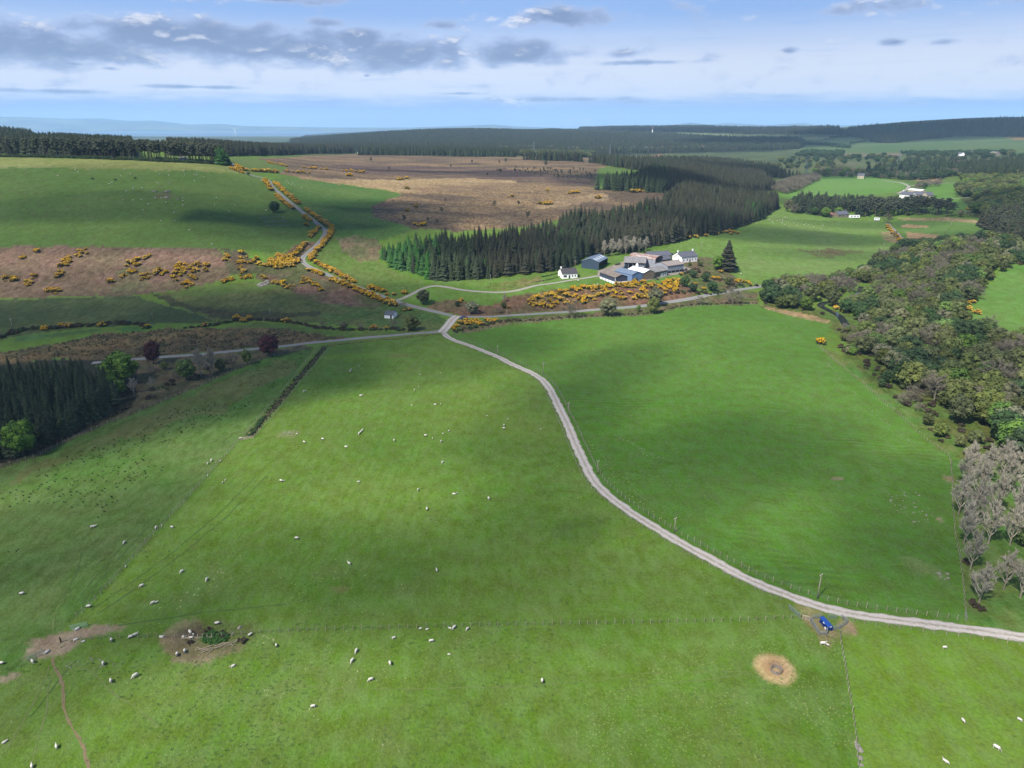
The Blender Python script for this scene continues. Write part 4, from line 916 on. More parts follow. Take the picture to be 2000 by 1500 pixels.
# --- woods on the hills
def hill_wood(px, sp, variants, h, label, w=1., density=None):
    pts = scatter(PL(px), sp)
    if density is not None: pts = pts[fbm(pts[:, 0]/density, pts[:, 1]/density, 17, 3) > .42]
    mass('hill_forest', variants, pts, (h*(.75+.45*nrng.random(len(pts))))/16, label, 'forest', w*np.ones(len(pts)))
hill_wood([(565,279),(640,290),(690,297),(850,302),(1010,304),(1110,301),(1230,299),(1400,296),(1500,292),(1560,291),(1545,281),(1500,274),(1400,270),(1300,264),(1180,259),(1100,257),(1000,254),(900,254),(800,254),(730,256),(650,261),(600,266)], 11., SPRUCE+SPRUCE_D[:2], 15.5, 'conifer forest covering the long low hill beyond the moor', 1.25)
hill_wood([(1380,292),(1450,294),(1560,291),(1575,282),(1550,276),(1480,274),(1420,279)], 11., SPRUCE, 19, 'dark wood at the foot of the far slope', 1.5)
hill_wood([(1640,264),(1660,266),(1700,276),(1730,280),(1770,277),(1800,272),(1860,267),(1940,267),(2020,268),(2200,267),(2200,233),(2000,235),(1900,239),(1800,244),(1720,249),(1660,254)], 14., SPRUCE+SPRUCE_D[:1], 19, 'dark forest along the top of the hill above the green fields', 1.3)
hill_wood([(1130,254),(1200,257),(1300,258),(1420,260),(1560,263),(1640,262),(1640,252),(1550,250),(1400,250),(1250,249),(1140,249)], 20., SPRUCE+SPRUCE_D, 18, 'forest on the most distant wooded ridge', 1.6, 330.)
hill_wood([(1565,262),(1640,264),(1650,256),(1600,256)], 18., SPRUCE_D, 18, 'brown wood at the shoulder of the far ridge', 1.5)
hill_wood([(-200,282),(0,276),(60,277),(120,276),(120,268),(60,262),(0,258),(-200,250)], 8., SPRUCE, 16, 'dark forest on the skyline behind the pine belt', 1.2)
hill_wood([(330,304),(440,306),(520,304),(600,301),(690,300),(690,296),(600,291),(560,290),(500,287),(440,284),(380,283),(330,287)], 6.5, SPRUCE_D+SPRUCE[:1], 16, 'brown and green conifers behind the hilltop farm', 1.1)
hill_wood([(700,303),(800,304),(900,306),(1005,307),(1005,303),(900,301),(800,300),(720,300)], 8., SPRUCE, 15, 'line of dark conifers along the far side of the moor', 1.2)
hill_wood([(0,300),(60,302),(130,303),(200,305),(262,306),(262,290),(200,286),(100,286),(0,286),(-200,290),(-200,300)], 5.2, SPRUCE, 15.5, 'tall green conifers behind the belt of pines', 1.15)

# --- belt of pines along the hilltop field
belt = np.vstack([scatter(PL([(-60,304),(0,305),(80,306.5),(150,307.5),(230,311),(300,315.5),(380,318.5),(432,321),(436,313),(380,310),(300,307),(230,303),(150,300),(80,299),(0,298),(-60,297)]), 6.2)])
ph = 13.5+4*nrng.random(len(belt)); o = by_size(belt, ph)[:190]
for i in o: tree('pine_tree', PINE, belt[i], ph[i], 15., 'tall pine with a bare trunk in the belt along the hilltop field', 'tree', 'pines of the hilltop belt', rnd.uniform(.9, 1.2))
for u, v, h in [(425,321,15),(432,322,17),(440,322,16),(436,320,14),(446,322,11)]: tree('spruce_tree', SPRUCE_F, P(u, v), h, 16., 'dark green spreading conifer at the road end of the pine belt', 'tree', 'conifers at the end of the pine belt', 1.5)
hb = scatter(PL([(-40,306.5),(100,308.5),(240,313),(330,317.5),(430,322),(430,320),(330,315.5),(240,311),(100,306.5),(-40,304.5)]), 2.2)
mass('hedge_growth', DARKB, hb, 1.1+.9*nrng.random(len(hb)), 'dark scrub along the foot of the hilltop pines', 'scrub')
# ------------------------------------------------------------------ river wood, hedges, single trees, gorse
RIVER = PL([(1655,640),(1648,628),(1640,617),(1622,608),(1600,597),(1612,590),(1650,592),(1672,583),(1680,572),(1684,560)])
RIV_OK = not_on([np.column_stack([resample(RIVER, 2.)])], 6.)
P_WOOD = PL([(1486,592),(1492,568),(1540,556),(1590,552),(1650,545),(1695,528),(1722,505),(1750,492),(1772,486),(1830,478),(1900,470),(1960,470),(2060,470),(2200,560),(2250,700),(2250,900),(2080,925),(1990,915),(1930,905),(1880,893),(1838,868),(1800,832),(1755,790),(1700,738),(1655,700),(1628,672),(1640,648),(1612,622),(1560,606),(1520,604)])
P_MEAD = PL([(1872,618),(1880,600),(1905,585),(1930,555),(1955,538),(1990,520),(2300,505),(2300,705),(2030,672),(1955,655),(1905,640)])
P_TANB = PL([(1763,452),(1800,454),(1850,466),(1820,473),(1775,476)])
wd = scatter(P_WOOD, 7.4, .5, lambda x, y: RIV_OK(x, y) & ~inpoly(x, y, P_MEAD) & ~inpoly(x, y, P_TANB))
uvw = to_px(wd); edge_l = np.array([min(np.hypot(*(p[:2]-q)) for q in resample(PL([(1614,630),(1627,640),(1600,674),(1638,712),(1685,750),(1743,800),(1817,862),(1855,893)]), 3.)) for p in wd])
n_ = fbm(wd[:, 0]/28., wd[:, 1]/28., 44, 3)+.25*(nrng.random(len(wd))-.5)
hts = 6.6+5*nrng.random(len(wd)); hts = np.where(uvw[:, 1] < 560, hts*.95, hts); hts = np.where(edge_l < 16, 3.2+2.4*nrng.random(len(wd)), hts); hts = np.where((edge_l >= 16) & (uvw[:, 1] > 650), hts*1.12, hts)
keepw = (nrng.random(len(wd)) < np.where(edge_l < 16, .62, np.where(uvw[:, 1] > 640, .74, .88))) & (edge_l > 4.5)
wd, uvw, n_, hts, edge_l = wd[keepw], uvw[keepw], n_[keepw], hts[keepw], edge_l[keepw]
kinds = np.where(n_ > .67, 3, np.where(n_ > .64, 4, np.where(n_ < .36, 2, np.where(nrng.random(len(wd)) < .22, 1, 0))))
WK = {0: (OLIVE, 9., 'broadleaf_tree', 'olive-green broadleaf tree in the river wood beside the big green field', 'olive trees of the river wood'),
      1: (GREENT, 9., 'broadleaf_tree', 'fresher green broadleaf tree among the olive ones in the river wood', 'fresh green trees of the river wood'),
      2: (BAREP, 9., 'bare_tree', 'leafless grey-brown tree among the green ones in the river wood', 'leafless trees of the river wood'),
      3: (DARKT, 9., 'broadleaf_tree', 'dark green broadleaf tree in the shady part of the river wood', 'dark trees of the river wood'),
      4: (GREYL, 9., 'broadleaf_tree', 'pale grey-green tree coming into leaf in the river wood', 'budding trees of the river wood')}
vis = by_size(wd, hts); taken = np.zeros(len(wd), bool)
inview = (uvw[:, 0] < 2015)
cnt = 0
for i in vis:
    if not inview[i] or cnt >= 300: continue
    vs, hm, nm, lab, g = WK[int(kinds[i])]
    if edge_l[i] < 16: lab, g = ('small scrubby tree on the grass strip between fence and river wood', 'scrubby trees along the wood edge') if nm != 'bare_tree' else ('small leafless tree on the grass strip between fence and river wood', 'small leafless trees along the wood edge')
    tree(nm, vs, wd[i], hts[i], hm, lab, 'tree', g, rnd.uniform(.95, 1.35)); taken[i] = True; cnt += 1
for kd, (vs, hm, nm, lab, g) in WK.items():
    q = (kinds == kd) & ~taken; mass('woodland', vs, wd[q], hts[q]/hm, 'more trees deeper in the river wood: '+g.split(' of ')[0], 'trees', 1.+.3*nrng.random(q.sum()))
us = scatter(P_WOOD, 5., .5, lambda x, y: RIV_OK(x, y) & ~inpoly(x, y, P_MEAD) & ~inpoly(x, y, P_TANB)); us = us[nrng.random(len(us)) < .4]
mass('undergrowth', HEATHB, us, .8+.8*nrng.random(len(us)), 'brown undergrowth between the trees of the river wood', 'scrub')

# woods further up the valley
def wood(px, sp, vs, hm, h, label, seed_density=None, w=1.15, keep=1.):
    pts = scatter(PL(px), sp, .45)
    pts = pts[nrng.random(len(pts)) < keep]
    mass('woodland', vs, pts, h*(.75+.5*nrng.random(len(pts)))/hm, label, 'trees', w*np.ones(len(pts)))
wood([(1912,440),(1935,452),(1945,470),(2000,490),(2250,500),(2250,420),(2000,425),(1940,425)], 5.6, SPRUCE_D+SPRUCE[:1]+PINE[:1], 16., 14, 'dark conifers on the slope at the valley side', None, 1.4)
wood([(1868,378),(1900,390),(1905,420),(1940,428),(2250,425),(2250,352),(1990,352),(1960,355),(1930,352),(1880,352)], 8., OLIVE+GREENT[:1]+DARKT[:1], 9., 10, 'green broadleaf wood on the valley side above the conifers', None, 1.4)
wood([(1880,352),(1960,350),(2250,348),(2250,322),(1900,325),(1860,335)], 9., SPRUCE+OLIVE[:1], 14., 13, 'mixed wood along the top of the valley side', None, 1.6)
wood([(1700,348),(1780,352),(1860,348),(1880,335),(1900,322),(1850,318),(1780,320),(1720,330),(1690,340)], 10., DARKT+BAREP[:1]+SPRUCE[:1], 10., 11, 'dark trees along the valley floor', None, 1.5, .8)
wood([(1590,345),(1700,346),(1690,338),(1640,330),(1590,334)], 11., GREENT+BAREP+OLIVE[:1], 9., 10, 'trees round the houses across the valley', None, 1.3, .6)
wood([(1495,368),(1530,380),(1560,372),(1600,352),(1595,346),(1560,352),(1520,362)], 6.5, BAREP, 9., 9, 'grey leafless trees along the edge of the valley field', None, 1.3)
wood([(1500,330),(1600,332),(1760,318),(1900,312),(2000,308),(2000,303),(1800,305),(1640,309),(1520,315)], 22., DARKT+OLIVE[:1], 10., 12, 'scattered trees and hedges of the far valley', None, 1.6, .35)
wood([(1555,306),(1640,308),(1650,300),(1570,297)], 13., DARKT, 10., 12, 'dark copse beyond the pylon', None, 1.5, .7)
wood([(1780,378),(1800,370),(1840,362),(1835,356),(1790,364)], 9., BAREP+DARKT[:1], 9., 8, 'grey scrub by the bend of the valley track', None, 1.2, .8)
wood([(1560,282),(1600,284),(1660,290),(1660,287),(1600,281),(1560,279)], 14., DARKT, 10., 9, 'hedge and wood at the foot of the green slope', None, 1.6)
wood([(1760,302),(1860,305),(1980,303),(1980,299),(1860,301),(1760,299)], 17., DARKT, 10., 11, 'tree line below the green slope', None, 1.7, .8)
wood([(1620,270),(1650,268),(1695,266),(1695,265),(1650,266),(1620,268)], 10., DARKT, 10., 6, 'dark hedge across the green slope', None, 1.5)
wood([(1660,282),(1680,278),(1705,276),(1705,275),(1680,277),(1660,280)], 10., DARKT, 10., 6, 'dark hedge low on the green slope', None, 1.5)
wood([(1020,306),(1160,308),(1160,302),(1020,301)], 12., OLIVE+DARKT, 9., 12, 'broadleaf trees beyond the far corner of the moor', None, 1.4)
wood([(930,296),(1000,297),(1200,298),(1400,294),(1400,291),(1200,294),(1000,293)], 24., GREYL+GREENT[:1], 9., 13, 'pale trees at the foot of the far hill forest', None, 1.5, .7)
# belt of tall trees round the valley cottage
bl = scatter(PL([(1545,415),(1600,421),(1650,421),(1700,424),(1730,424),(1800,422),(1850,421),(1858,414),(1800,408),(1700,406),(1600,402),(1560,398)]), 8.5, .45)
for p in bl:
    u = to_px(p)[0, 0]
    if 1640 < u < 1668 and p[1] < P(1655, 417)[1]+4: continue
    if u < 1690 and rnd.random() < .75: tree('spruce_tree', SPRUCE, p, rnd.uniform(13, 18), 16., 'tall green conifer in the belt behind the valley cottage', 'tree', 'conifers of the valley belt', 1.4)
    else: tree('pine_tree', PINE, p, rnd.uniform(13, 17), 15., 'tall dark pine in the belt beside the valley road', 'tree', 'pines of the valley belt', 1.35)
for u, v, H, w, vs, hm, lab in [(1612,424,11,1.3,GREENT,9,'rounded green tree in front of the conifers left of the valley cottage'),(1637,421,10,1.2,BRIGHT,9,'bright lime-green tree beside the valley cottage'),(1590,420,9,1.3,DARKT,9,'dark rounded tree at the end of the valley conifer belt'),
        (1538,413,14,.95,GREYL,9,'large brown-grey budding tree at the crest beside the spruce wood'),(1552,417,11,1.1,BAREP,9,'leafless rounded tree at the foot of the valley belt'),(1648,423,5,1.2,DARKT,9,'small dark evergreen in front of the valley cottage'),
        (1733,437,11,1.1,BAREP,9,'rounded grey leafless tree at the top of the valley road'),(1747,462,6,1.1,BAREP,9,'grey leafless tree halfway down the valley road'),(1770,480,7,1.1,DARKT,9,'dark ivy-green tree at the foot of the valley road'),(1848,424,15,1.3,PINE,15,'lone pair-forming pine at the end of the valley belt'),(1858,423,14,1.2,PINE,15,'outermost pine beyond the valley belt'),
        (1788,386,5,1.2,DARKT,9,'small round green tree in front of the white valley house'),(1875,424,8,1.1,GREYL,9,'grey-green tree at the far corner of the valley meadow'),(1890,424,7,1.2,BAREP,9,'leafless tree by the far corner of the valley meadow')]:
    tree('broadleaf_tree' if vs not in (PINE, BAREP) else ('pine_tree' if vs is PINE else 'bare_tree'), vs, P(u, v), H, hm, lab, 'tree', None, w)

# single trees and bushes near the roads and the farm
for u, v, H, w, vs, hm, nm, lab in [
    (827,595,9.5,1.15,OLIVE,9,'broadleaf_tree','round olive tree between driveway and road, just past the fork'),(1187,617,11.5,1.25,GREYL,9,'broadleaf_tree','pale grey-green rounded tree on the lane below the farm'),(1117,619,10.5,1.2,BAREP,9,'bare_tree','rounded leafless tree on the lane left of the pale green one'),
    (1279,598,12,1.0,GREYL,9,'broadleaf_tree','tall grey-green tree in the gorse bank below the barns'),(1275,613,10,1.0,OLIVE,9,'broadleaf_tree','olive tree on the field side of the lane below the barns'),(1247,609,4.5,.8,GREENT,9,'broadleaf_tree','small green tree on the field side of the lane'),
    (787,606,5.5,1.1,BAREP,9,'bare_tree','grey leafless bush at the fork of the driveway'),(806,645,8,1.35,OLIVE,9,'broadleaf_tree','broad olive tree beside the small white shed by the crossroads'),(768,641,5,1.2,BAREP,9,'bare_tree','grey leafless tree below the small white shed'),
    (922,613,8,1.3,GREYL,9,'broadleaf_tree','broad grey budding tree above the road east of the crossroads'),(985,590,6,.9,BARE,12,'bare_tree','silvery leaning leafless tree under the driveway bend'),(984,602,4,1.1,OLIVE,9,'broadleaf_tree','small olive tree beside the silvery leaning one'),(975,612,4,1.4,BAREP,9,'bare_tree','low grey thicket on the bank above the lane'),
    (893,599,3.6,1.1,DARKT,9,'broadleaf_tree','dark green bush with gorse beside it on the road bank'),(1366,594,5.5,1.5,BAREP,9,'bare_tree','wide low leafless tree at the far end of the lane hedge'),(1430,594,11,1.2,BAREP,9,'bare_tree','tall leafless tree by the lane below the big conifer'),(632,642,4.8,1.0,BAREP,9,'bare_tree','round grey leafless bush in the roadside hedge'),
    (672,643,4.6,1.2,GREYL,9,'broadleaf_tree','round pale green bush in the roadside hedge'),(705,643,3.4,1.2,BAREP,9,'bare_tree','low grey bush right of the round pale one'),
    (300,711,11.5,.85,COPPER,9,'broadleaf_tree','narrow dark red copper tree beside the road'),(527,695,11,1.2,COPPER,9,'broadleaf_tree','wide dark red copper tree beside the road'),(238,748,14,1.4,BRIGHT,9,'broadleaf_tree','large spreading green tree at the corner of the shaded spruces'),(218,766,8,1.1,BRIGHT,9,'broadleaf_tree','light green tree leaning out of the shaded spruces'),(234,770,6.5,1.1,BRIGHT,9,'broadleaf_tree','smaller light green tree at the shaded spruce edge'),
    (45,890,13,1.0,BRIGHT,9,'broadleaf_tree','tall yellow-green tree in front of the shaded spruces'),(365,742,10,1.1,GREENT,9,'broadleaf_tree','rounded green tree beside the silvery leafless ones'),(393,738,14,1.1,BARE,12,'bare_tree','tall silvery leafless tree behind the round green one'),(415,730,12.5,1.1,BARE,12,'bare_tree','second silvery leafless tree in the roadside clump'),
    (432,726,6,1.0,OLIVE,9,'broadleaf_tree','olive tree at the right of the silvery clump'),(455,718,7,1.1,BAREP,9,'bare_tree','greyish leafless tree nearest the wide copper tree'),(483,712,7.5,.8,OLIVE,9,'broadleaf_tree','slim olive tree between silvery clump and wide copper tree'),
    (262,768,7,1.2,BARE,12,'bare_tree','silvery leafless bush at the spruce corner'),(298,760,6,1.0,BARE,12,'bare_tree','small silvery leafless tree in the brown scrub'),(345,738,4,1.3,BAREP,9,'bare_tree','grey leafless thicket below the narrow copper tree'),(322,722,4,1.2,OLIVE,9,'broadleaf_tree','low olive bush beside the narrow copper tree'),(298,728,3.6,1.3,BAREP,9,'bare_tree','low grey bush under the narrow copper tree'),
    (537,415,9.5,1.3,DARKT,9,'broadleaf_tree','lone round dark tree in the hill pasture'),(485,343,4,1.2,OLIVE,9,'broadleaf_tree','round roadside bush near the top of the hill road'),
    (1403,527,11,1.15,BRIGHT,9,'broadleaf_tree','bright green tree standing against the big brown conifer'),(1337,560,7,1.25,DARKT,9,'broadleaf_tree','dark evergreen nearest the grey barn on the garden bank'),(1353,570,6,1.1,DARKT,9,'broadleaf_tree','dark evergreen lowest on the garden bank'),(1354,543,5.5,1.2,DARKT,9,'broadleaf_tree','dark evergreen highest on the garden bank'),
    (1377,550,6.5,1.2,DARKT,9,'broadleaf_tree','dark evergreen in the middle of the farm garden'),(1391,569,7,1.3,DARKT,9,'broadleaf_tree','wide dark evergreen just above the lane'),(1421,556,5.5,1.2,OLIVE,9,'broadleaf_tree','olive bush below the big brown conifer'),(1243,551,3,.9,DARKT,9,'broadleaf_tree','small dark bush against the blue gable'),
    (1367,520,4,1.5,OLIVE,9,'broadleaf_tree','olive garden bush in front of the farmhouse'),(1347,519,2.6,1.4,OLIVE,9,'broadleaf_tree','low garden bush by the farmhouse door'),(1800,640,9,1.0,DARKT,9,'broadleaf_tree','very dark rounded tree standing out in the river wood')]:
    tree(nm, vs, P(u, v), H, hm, lab, 'tree', None, w)
tree('spruce_tree', FIRBIG, P(1419, 528), 21, 16., 'big brown-green conifer standing alone beside the farm', 'tree', None, 1.05)
for u, v, h in [(1180,501,13),(1194,500,14),(1208,498,13),(1222,497,15),(1236,495,14),(1248,494,12),(1261,491,12),(1274,478,11),(1288,475,10),(1302,471,9)]:
    tree('bare_tree', BARE, P(u, v), h, 12., 'tall grey leafless tree in the row between spruces and barns', 'tree', 'leafless row behind the farm', 1.05)
for u, v, H in [(790,438,5.5),(863,418,4),(835,436,3.6),(855,441,3.8),(870,397,3.2),(1067,329,8),(1031,431,6),(965,407,5),(1013,405,4.5),(987,321,7),(975,322,5),(922,321,5),(760,334,4),(880,329,4),(1005,338,4.5),(1090,352,5),(725,318,6),(952,345,3.5)]:
    tree('pine_tree', PINE, P(u, v), H, 11., 'small dark self-sown pine standing alone on the brown moor', 'tree', 'pines dotted over the moor', 1.15)
sc_ = scatter(PL([(950,338),(1010,340),(1100,352),(1160,352),(1165,336),(1080,332),(1000,330)]), 11., .5); sc_ = sc_[nrng.random(len(sc_)) < .55]
mass('young_growth', PINE[:2]+GREYL[:1], sc_, .2+.22*nrng.random(len(sc_)), 'young pines and birches spreading onto the moor', 'scrub')

# leafless grove by the track
GROVE = [(1895,1112,10),(1912,1177,9.5),(1960,1152,10),(1992,1168,10),(1882,1062,11),(1903,1030,12),(1930,1062,11.5),(1872,1005,11),(1908,975,12),(1942,1005,12),(1882,952,11),(1922,945,12),(1962,965,12),(1985,1022,12),(1972,1065,11),(2003,1000,12),(1990,942,11),(2015,1060,11),(2025,1130,11),(1890,925,10),(1958,930,11),(2020,960,12)]
for u, v, h in GROVE: tree('bare_tree', BARE, P(u, v), h*1.18, 12., 'leafless pale-trunked tree in the grove above the gravel track', 'tree', 'leafless grove beside the track', rnd.uniform(.9, 1.1))
tree('broadleaf_tree', GREENT, P(1998, 1068), 7, 9., 'ivy-green tree among the leafless ones in the grove', 'tree', None, .9)
for u, v in [(1900,1180),(1906,1186),(1915,1192),(1888,1100)]: shrub('shrub', HEATHB, P(u, v), .9, 'low brown bush at the foot of the leafless grove', 'bushes of the leafless grove')

# --- gorse
gp = []      # x, y, size, where
RD, BK, FB, MR, WE = 'hedge of the hill road', 'bracken bank', 'bank below the farm', 'moor edge', 'river wood clearing'
def g_at(pts, where, size=1.5):
    for p in pts:
        q = P(*p[:2]); gp.append((q[0], q[1], size*rnd.uniform(.8, 1.3), where))
        if where == BK:
            for _ in range(rnd.choice((0, 0, 1, 2))): gp.append((q[0]+rnd.gauss(0, 1.9), q[1]+rnd.gauss(0, 2.6), size*rnd.uniform(.4, .9), where))
def g_line(px, where, size=1.5, step=1.9, jit=.9, prob=.92):
    for q in resample(PL(px), step):
        if rnd.random() < prob: gp.append((q[0]+rnd.uniform(-jit, jit), q[1]+rnd.uniform(-jit, jit), size*rnd.uniform(.65, 1.25), where))
def g_area(px, where, sp, size=1.5, keep=.6):
    for q in scatter(PL(px), sp, .5):
        if rnd.random() < keep: gp.append((q[0], q[1], size*rnd.uniform(.6, 1.3), where))
for l in [[(536,358),(556,376),(584,399)],[(597,410),(622,427),(649,448),(646,460),(632,476),(613,497),(607,509)],[(616,514),(650,530),(691,552)],[(720,563),(749,571)],[(756,577),(758,577)],[(768,577),(771,577)],[(788,574),(790,574)],
          [(517,354),(524,362),(531,373)],[(541,384),(556,397),(571,408)],[(592,424),(605,432)],[(600,440),(601,441)],[(624,446),(614,455),(605,464)],[(595,477),(584,490),(576,501)],[(605,530),(621,533),(629,538)],[(651,548),(680,560),(720,577),(752,590),(773,598)]]: g_line(l, RD, 1.7, 1.35, .8, .95)
g_line([(608,500),(613,498),(630,479),(645,462)], RD, 1.4); g_line([(800,606),(790,608)], RD, 1.3)
g_area([(515,522),(528,508),(560,498),(580,497),(584,510),(576,522),(545,527)], BK, 2.6, 1.7, .8)
g_at([(501,508),(507,516),(496,512),(472,497),(470,505),(474,512),(464,516),(480,514),(488,515),(468,527),(477,531),(512,541),(517,544),(536,554),(544,556),(552,556),(561,564),(599,546),(603,549),(605,554),(612,556),(621,560),(616,558),(627,568),(590,554),(595,551),(437,551),(443,550),(453,547),(477,545),(486,543)], BK, 1.5)
g_at([(47,503),(43,506),(72,493),(157,492),(160,495),(153,501),(133,508),(128,511),(137,512),(123,517),(130,516),(118,521),(135,504),(120,534),(115,540),(111,543),(28,545),(11,544),(56,553),(52,556),(67,541),(29,549),(24,550),(94,570),(99,568),(104,571),(110,568),(116,570),(267,509),(262,513),(255,516),(248,521),(271,518),(266,520),(263,531),(255,533),(243,539),(238,542),(288,504),(284,505),(219,552),(215,552),(307,533),(302,537),(311,530),(324,533),(288,545),(280,541),(352,517),(347,522),(357,525),(349,530),(343,536),(338,543),(352,540),(357,534),(379,519),(386,517),(389,521),(373,527),(377,533),(383,530),(373,543),(381,546),(360,556),(368,555),(375,557),(345,549),(404,521),(401,527),(440,509),(443,500)], BK, 1.6)
g_area([(1012,602),(1040,586),(1090,573),(1140,565),(1190,562),(1225,557),(1222,570),(1180,580),(1140,596),(1100,600),(1060,604)], FB, 3., 1.5, .42)
g_area([(1225,560),(1245,550),(1285,556),(1282,562),(1300,550),(1330,545),(1338,566),(1300,578),(1260,586),(1220,588),(1180,588),(1200,575)], FB, 3., 1.5, .4)
g_line([(1020,594),(1050,583),(1090,573),(1130,565),(1170,562),(1200,560),(1240,553)], FB, 1.6, 2.4)
g_at([(1395,545),(1408,533),(1418,530),(1425,532),(1452,552),(1461,554),(1466,558),(1358,557),(1374,566),(1332,537),(1403,545),(1445,548),(1440,551)], FB, 1.4)
g_at([(910,627),(914,635),(906,633),(920,631),(934,633),(938,635),(930,630),(958,629),(952,629),(968,627),(964,628),(892,639),(899,633),(886,643),(898,590),(901,588),(993,602),(730,641),(755,642)], RD, 1.3)
g_line([(461,325),(472,333)], MR, 2., 2.5); g_line([(475,333),(500,335),(544,338)], MR, 2.1, 3.); g_line([(451,330),(472,338)], MR, 1.8, 2.5); g_line([(560,336),(581,338)], MR, 1.8, 4.5); g_line([(592,338),(613,340)], MR, 1.8, 4.5)
g_line([(595,329),(637,332)], MR, 2., 6.); g_line([(523,318),(560,326)], MR, 1.9, 6.); g_line([(669,334),(709,338)], MR, 2., 5.); g_at([(680,344),(684,344),(779,352),(786,351),(795,350)], MR, 2.2)
g_at([(1053,399),(1060,399),(1067,400),(1075,399),(1113,379),(1120,378),(1128,377),(1070,373),(1166,388),(1170,387),(1234,376),(1241,376),(1248,375),(1255,375),(813,405),(795,413),(812,440),(819,442),(827,441),(795,369),(1000,385)], MR, 2.)
g_at([(1345,466),(1360,465),(1378,462),(1395,459),(1402,457),(1410,456),(1418,455),(1425,454),(1432,455),(1440,457),(1428,458)], FB, 1.7)
g_at([(1733,442),(1735,446),(1738,450),(1741,453),(1744,457),(1748,460),(1752,463),(1755,467),(1757,471),(1760,473)], 'valley road', 1.9)
g_area([(1623,596),(1650,594),(1662,600),(1655,611),(1630,606)], WE, 3.2, 1.5, .8)
g_at([(1848,584),(1858,587),(1866,588),(1876,580),(1886,577),(1893,575),(1880,596),(1890,594),(1900,592),(1878,607),(1892,606),(1908,613),(1876,620),(1870,600),(1882,622),(1922,516),(1930,518),(1938,520),(1946,521),(1855,760),(1860,757),(1850,762),(1923,810),(1930,807),(1936,806),(1603,672),(1920,480),(1890,410),(1898,410)], WE, 1.7)
HG = 'hedge below the dark meadow'
g_at([(89,643),(86,645),(117,638),(122,637),(131,640),(137,638),(194,637),(200,638),(287,641),(401,638),(462,622),(475,629),(484,624),(489,622),(557,629),(563,629)], HG, 1.4)
GL = {RD: 'gorse in orange-yellow flower in the hedge of the hill road', BK: 'clump of flowering gorse on the brown bracken bank', FB: 'flowering gorse on the brown bank round the farm', MR: 'bright flowering gorse at the edge of the moor', WE: 'flowering gorse in a clearing of the river wood', 'valley road': 'flowering gorse along the valley road', HG: 'flowering gorse in the hedge below the dark meadow'}
gpts = np.array([(a, b, float(Z(a, b))-.1) for a, b, _, _ in gp]); gs = np.array([s for *_, s, _ in gp]); okr = OFF_ROAD(gpts[:, 0], gpts[:, 1]) | (not_on([TRACK, HILLR, WEST, DRIVE], 2.6)(gpts[:, 0], gpts[:, 1]))
og = [i for i in by_size(gpts, gs) if okr[i]]
for i in og[:300]: shrub('gorse_bush', GORSE, gpts[i], gs[i], GL[gp[i][3]], 'gorse: '+gp[i][3], rnd.uniform(.8, 1.15))
rest = og[300:]
mass('gorse_thicket', [(v[0], v[1]) for v in GORSE], gpts[rest], gs[rest], 'more flowering gorse further off along roads and moor', 'gorse')

# hedges and rough growth
def hedge(px, name, label, sp=1.5, size=(.7, 1.3), vs=None, jit=1.):
    q = resample(PL(px), sp); q = q+(nrng.random(q.shape)-.5)*2*jit; pts = np.column_stack([q, Z(q[:, 0], q[:, 1])-.1])
    mass(name, vs or (HEATHB+DARKB[:1]), pts, size[0]+(size[1]-size[0])*nrng.random(len(pts)), label, 'hedge')
hedge([(-60,672),(0,660),(35,648),(60,642),(110,641),(160,637),(240,632),(280,634),(290,642)], 'hedge_growth', 'dark hedge along the foot of the dark meadow', 1.4, (.8, 1.7), None, 1.6)
hedge([(365,641),(420,636),(460,627),(500,625),(540,627),(580,633),(620,641),(680,645),(750,644),(800,646)], 'hedge_growth', 'brown hedge between the rough triangle and the green strip', 1.3, (.7, 1.4), None, 1.2)
hedge([(885,648),(930,640),(970,630),(1010,626)], 'hedge_growth', 'scrub on the bank beside the crossroads', 1.2, (.6, 1.3), None, 1.8)
hedge([(1010,628),(1100,621),(1200,616),(1262,613),(1300,607),(1335,597),(1396,594),(1475,592)], 'hedge_growth', 'rough hedge along the top of the big green field', 2.2, (.4, .9), None, 1.)
hedge([(1300,575),(1340,570),(1400,575),(1440,560),(1470,557)], 'hedge_growth', 'garden scrub below the farm', 2.4, (.8, 1.6), None, 2.5)
hedge([(1330,540),(1360,528),(1385,535),(1400,548),(1430,545)], 'hedge_growth', 'rough growth in the farm garden', 2.2, (.7, 1.5), None, 3.)
hedge([(262,790),(300,770),(350,745),(420,715)], 'hedge_growth', 'scrub between road and rush-grown field', 3., (.6, 1.4), None, 4.)
hedge([(0,902),(60,886),(150,845),(250,797)], 'hedge_growth', 'dark scrub along the front of the shaded spruces', 1.5, (.5, 1.1), None, 1.2)
hedge([(1060,541),(1080,537),(1088,535)], 'hedge_growth', 'clipped hedge beside the white cottage', 1.2, (.6, .8), DARKB, .3)
hedge([(1092,541),(1075,546),(1048,551)], 'hedge_growth', 'low hedge in front of the cottage garden', 1.4, (.4, .6), HEATHB, .3)

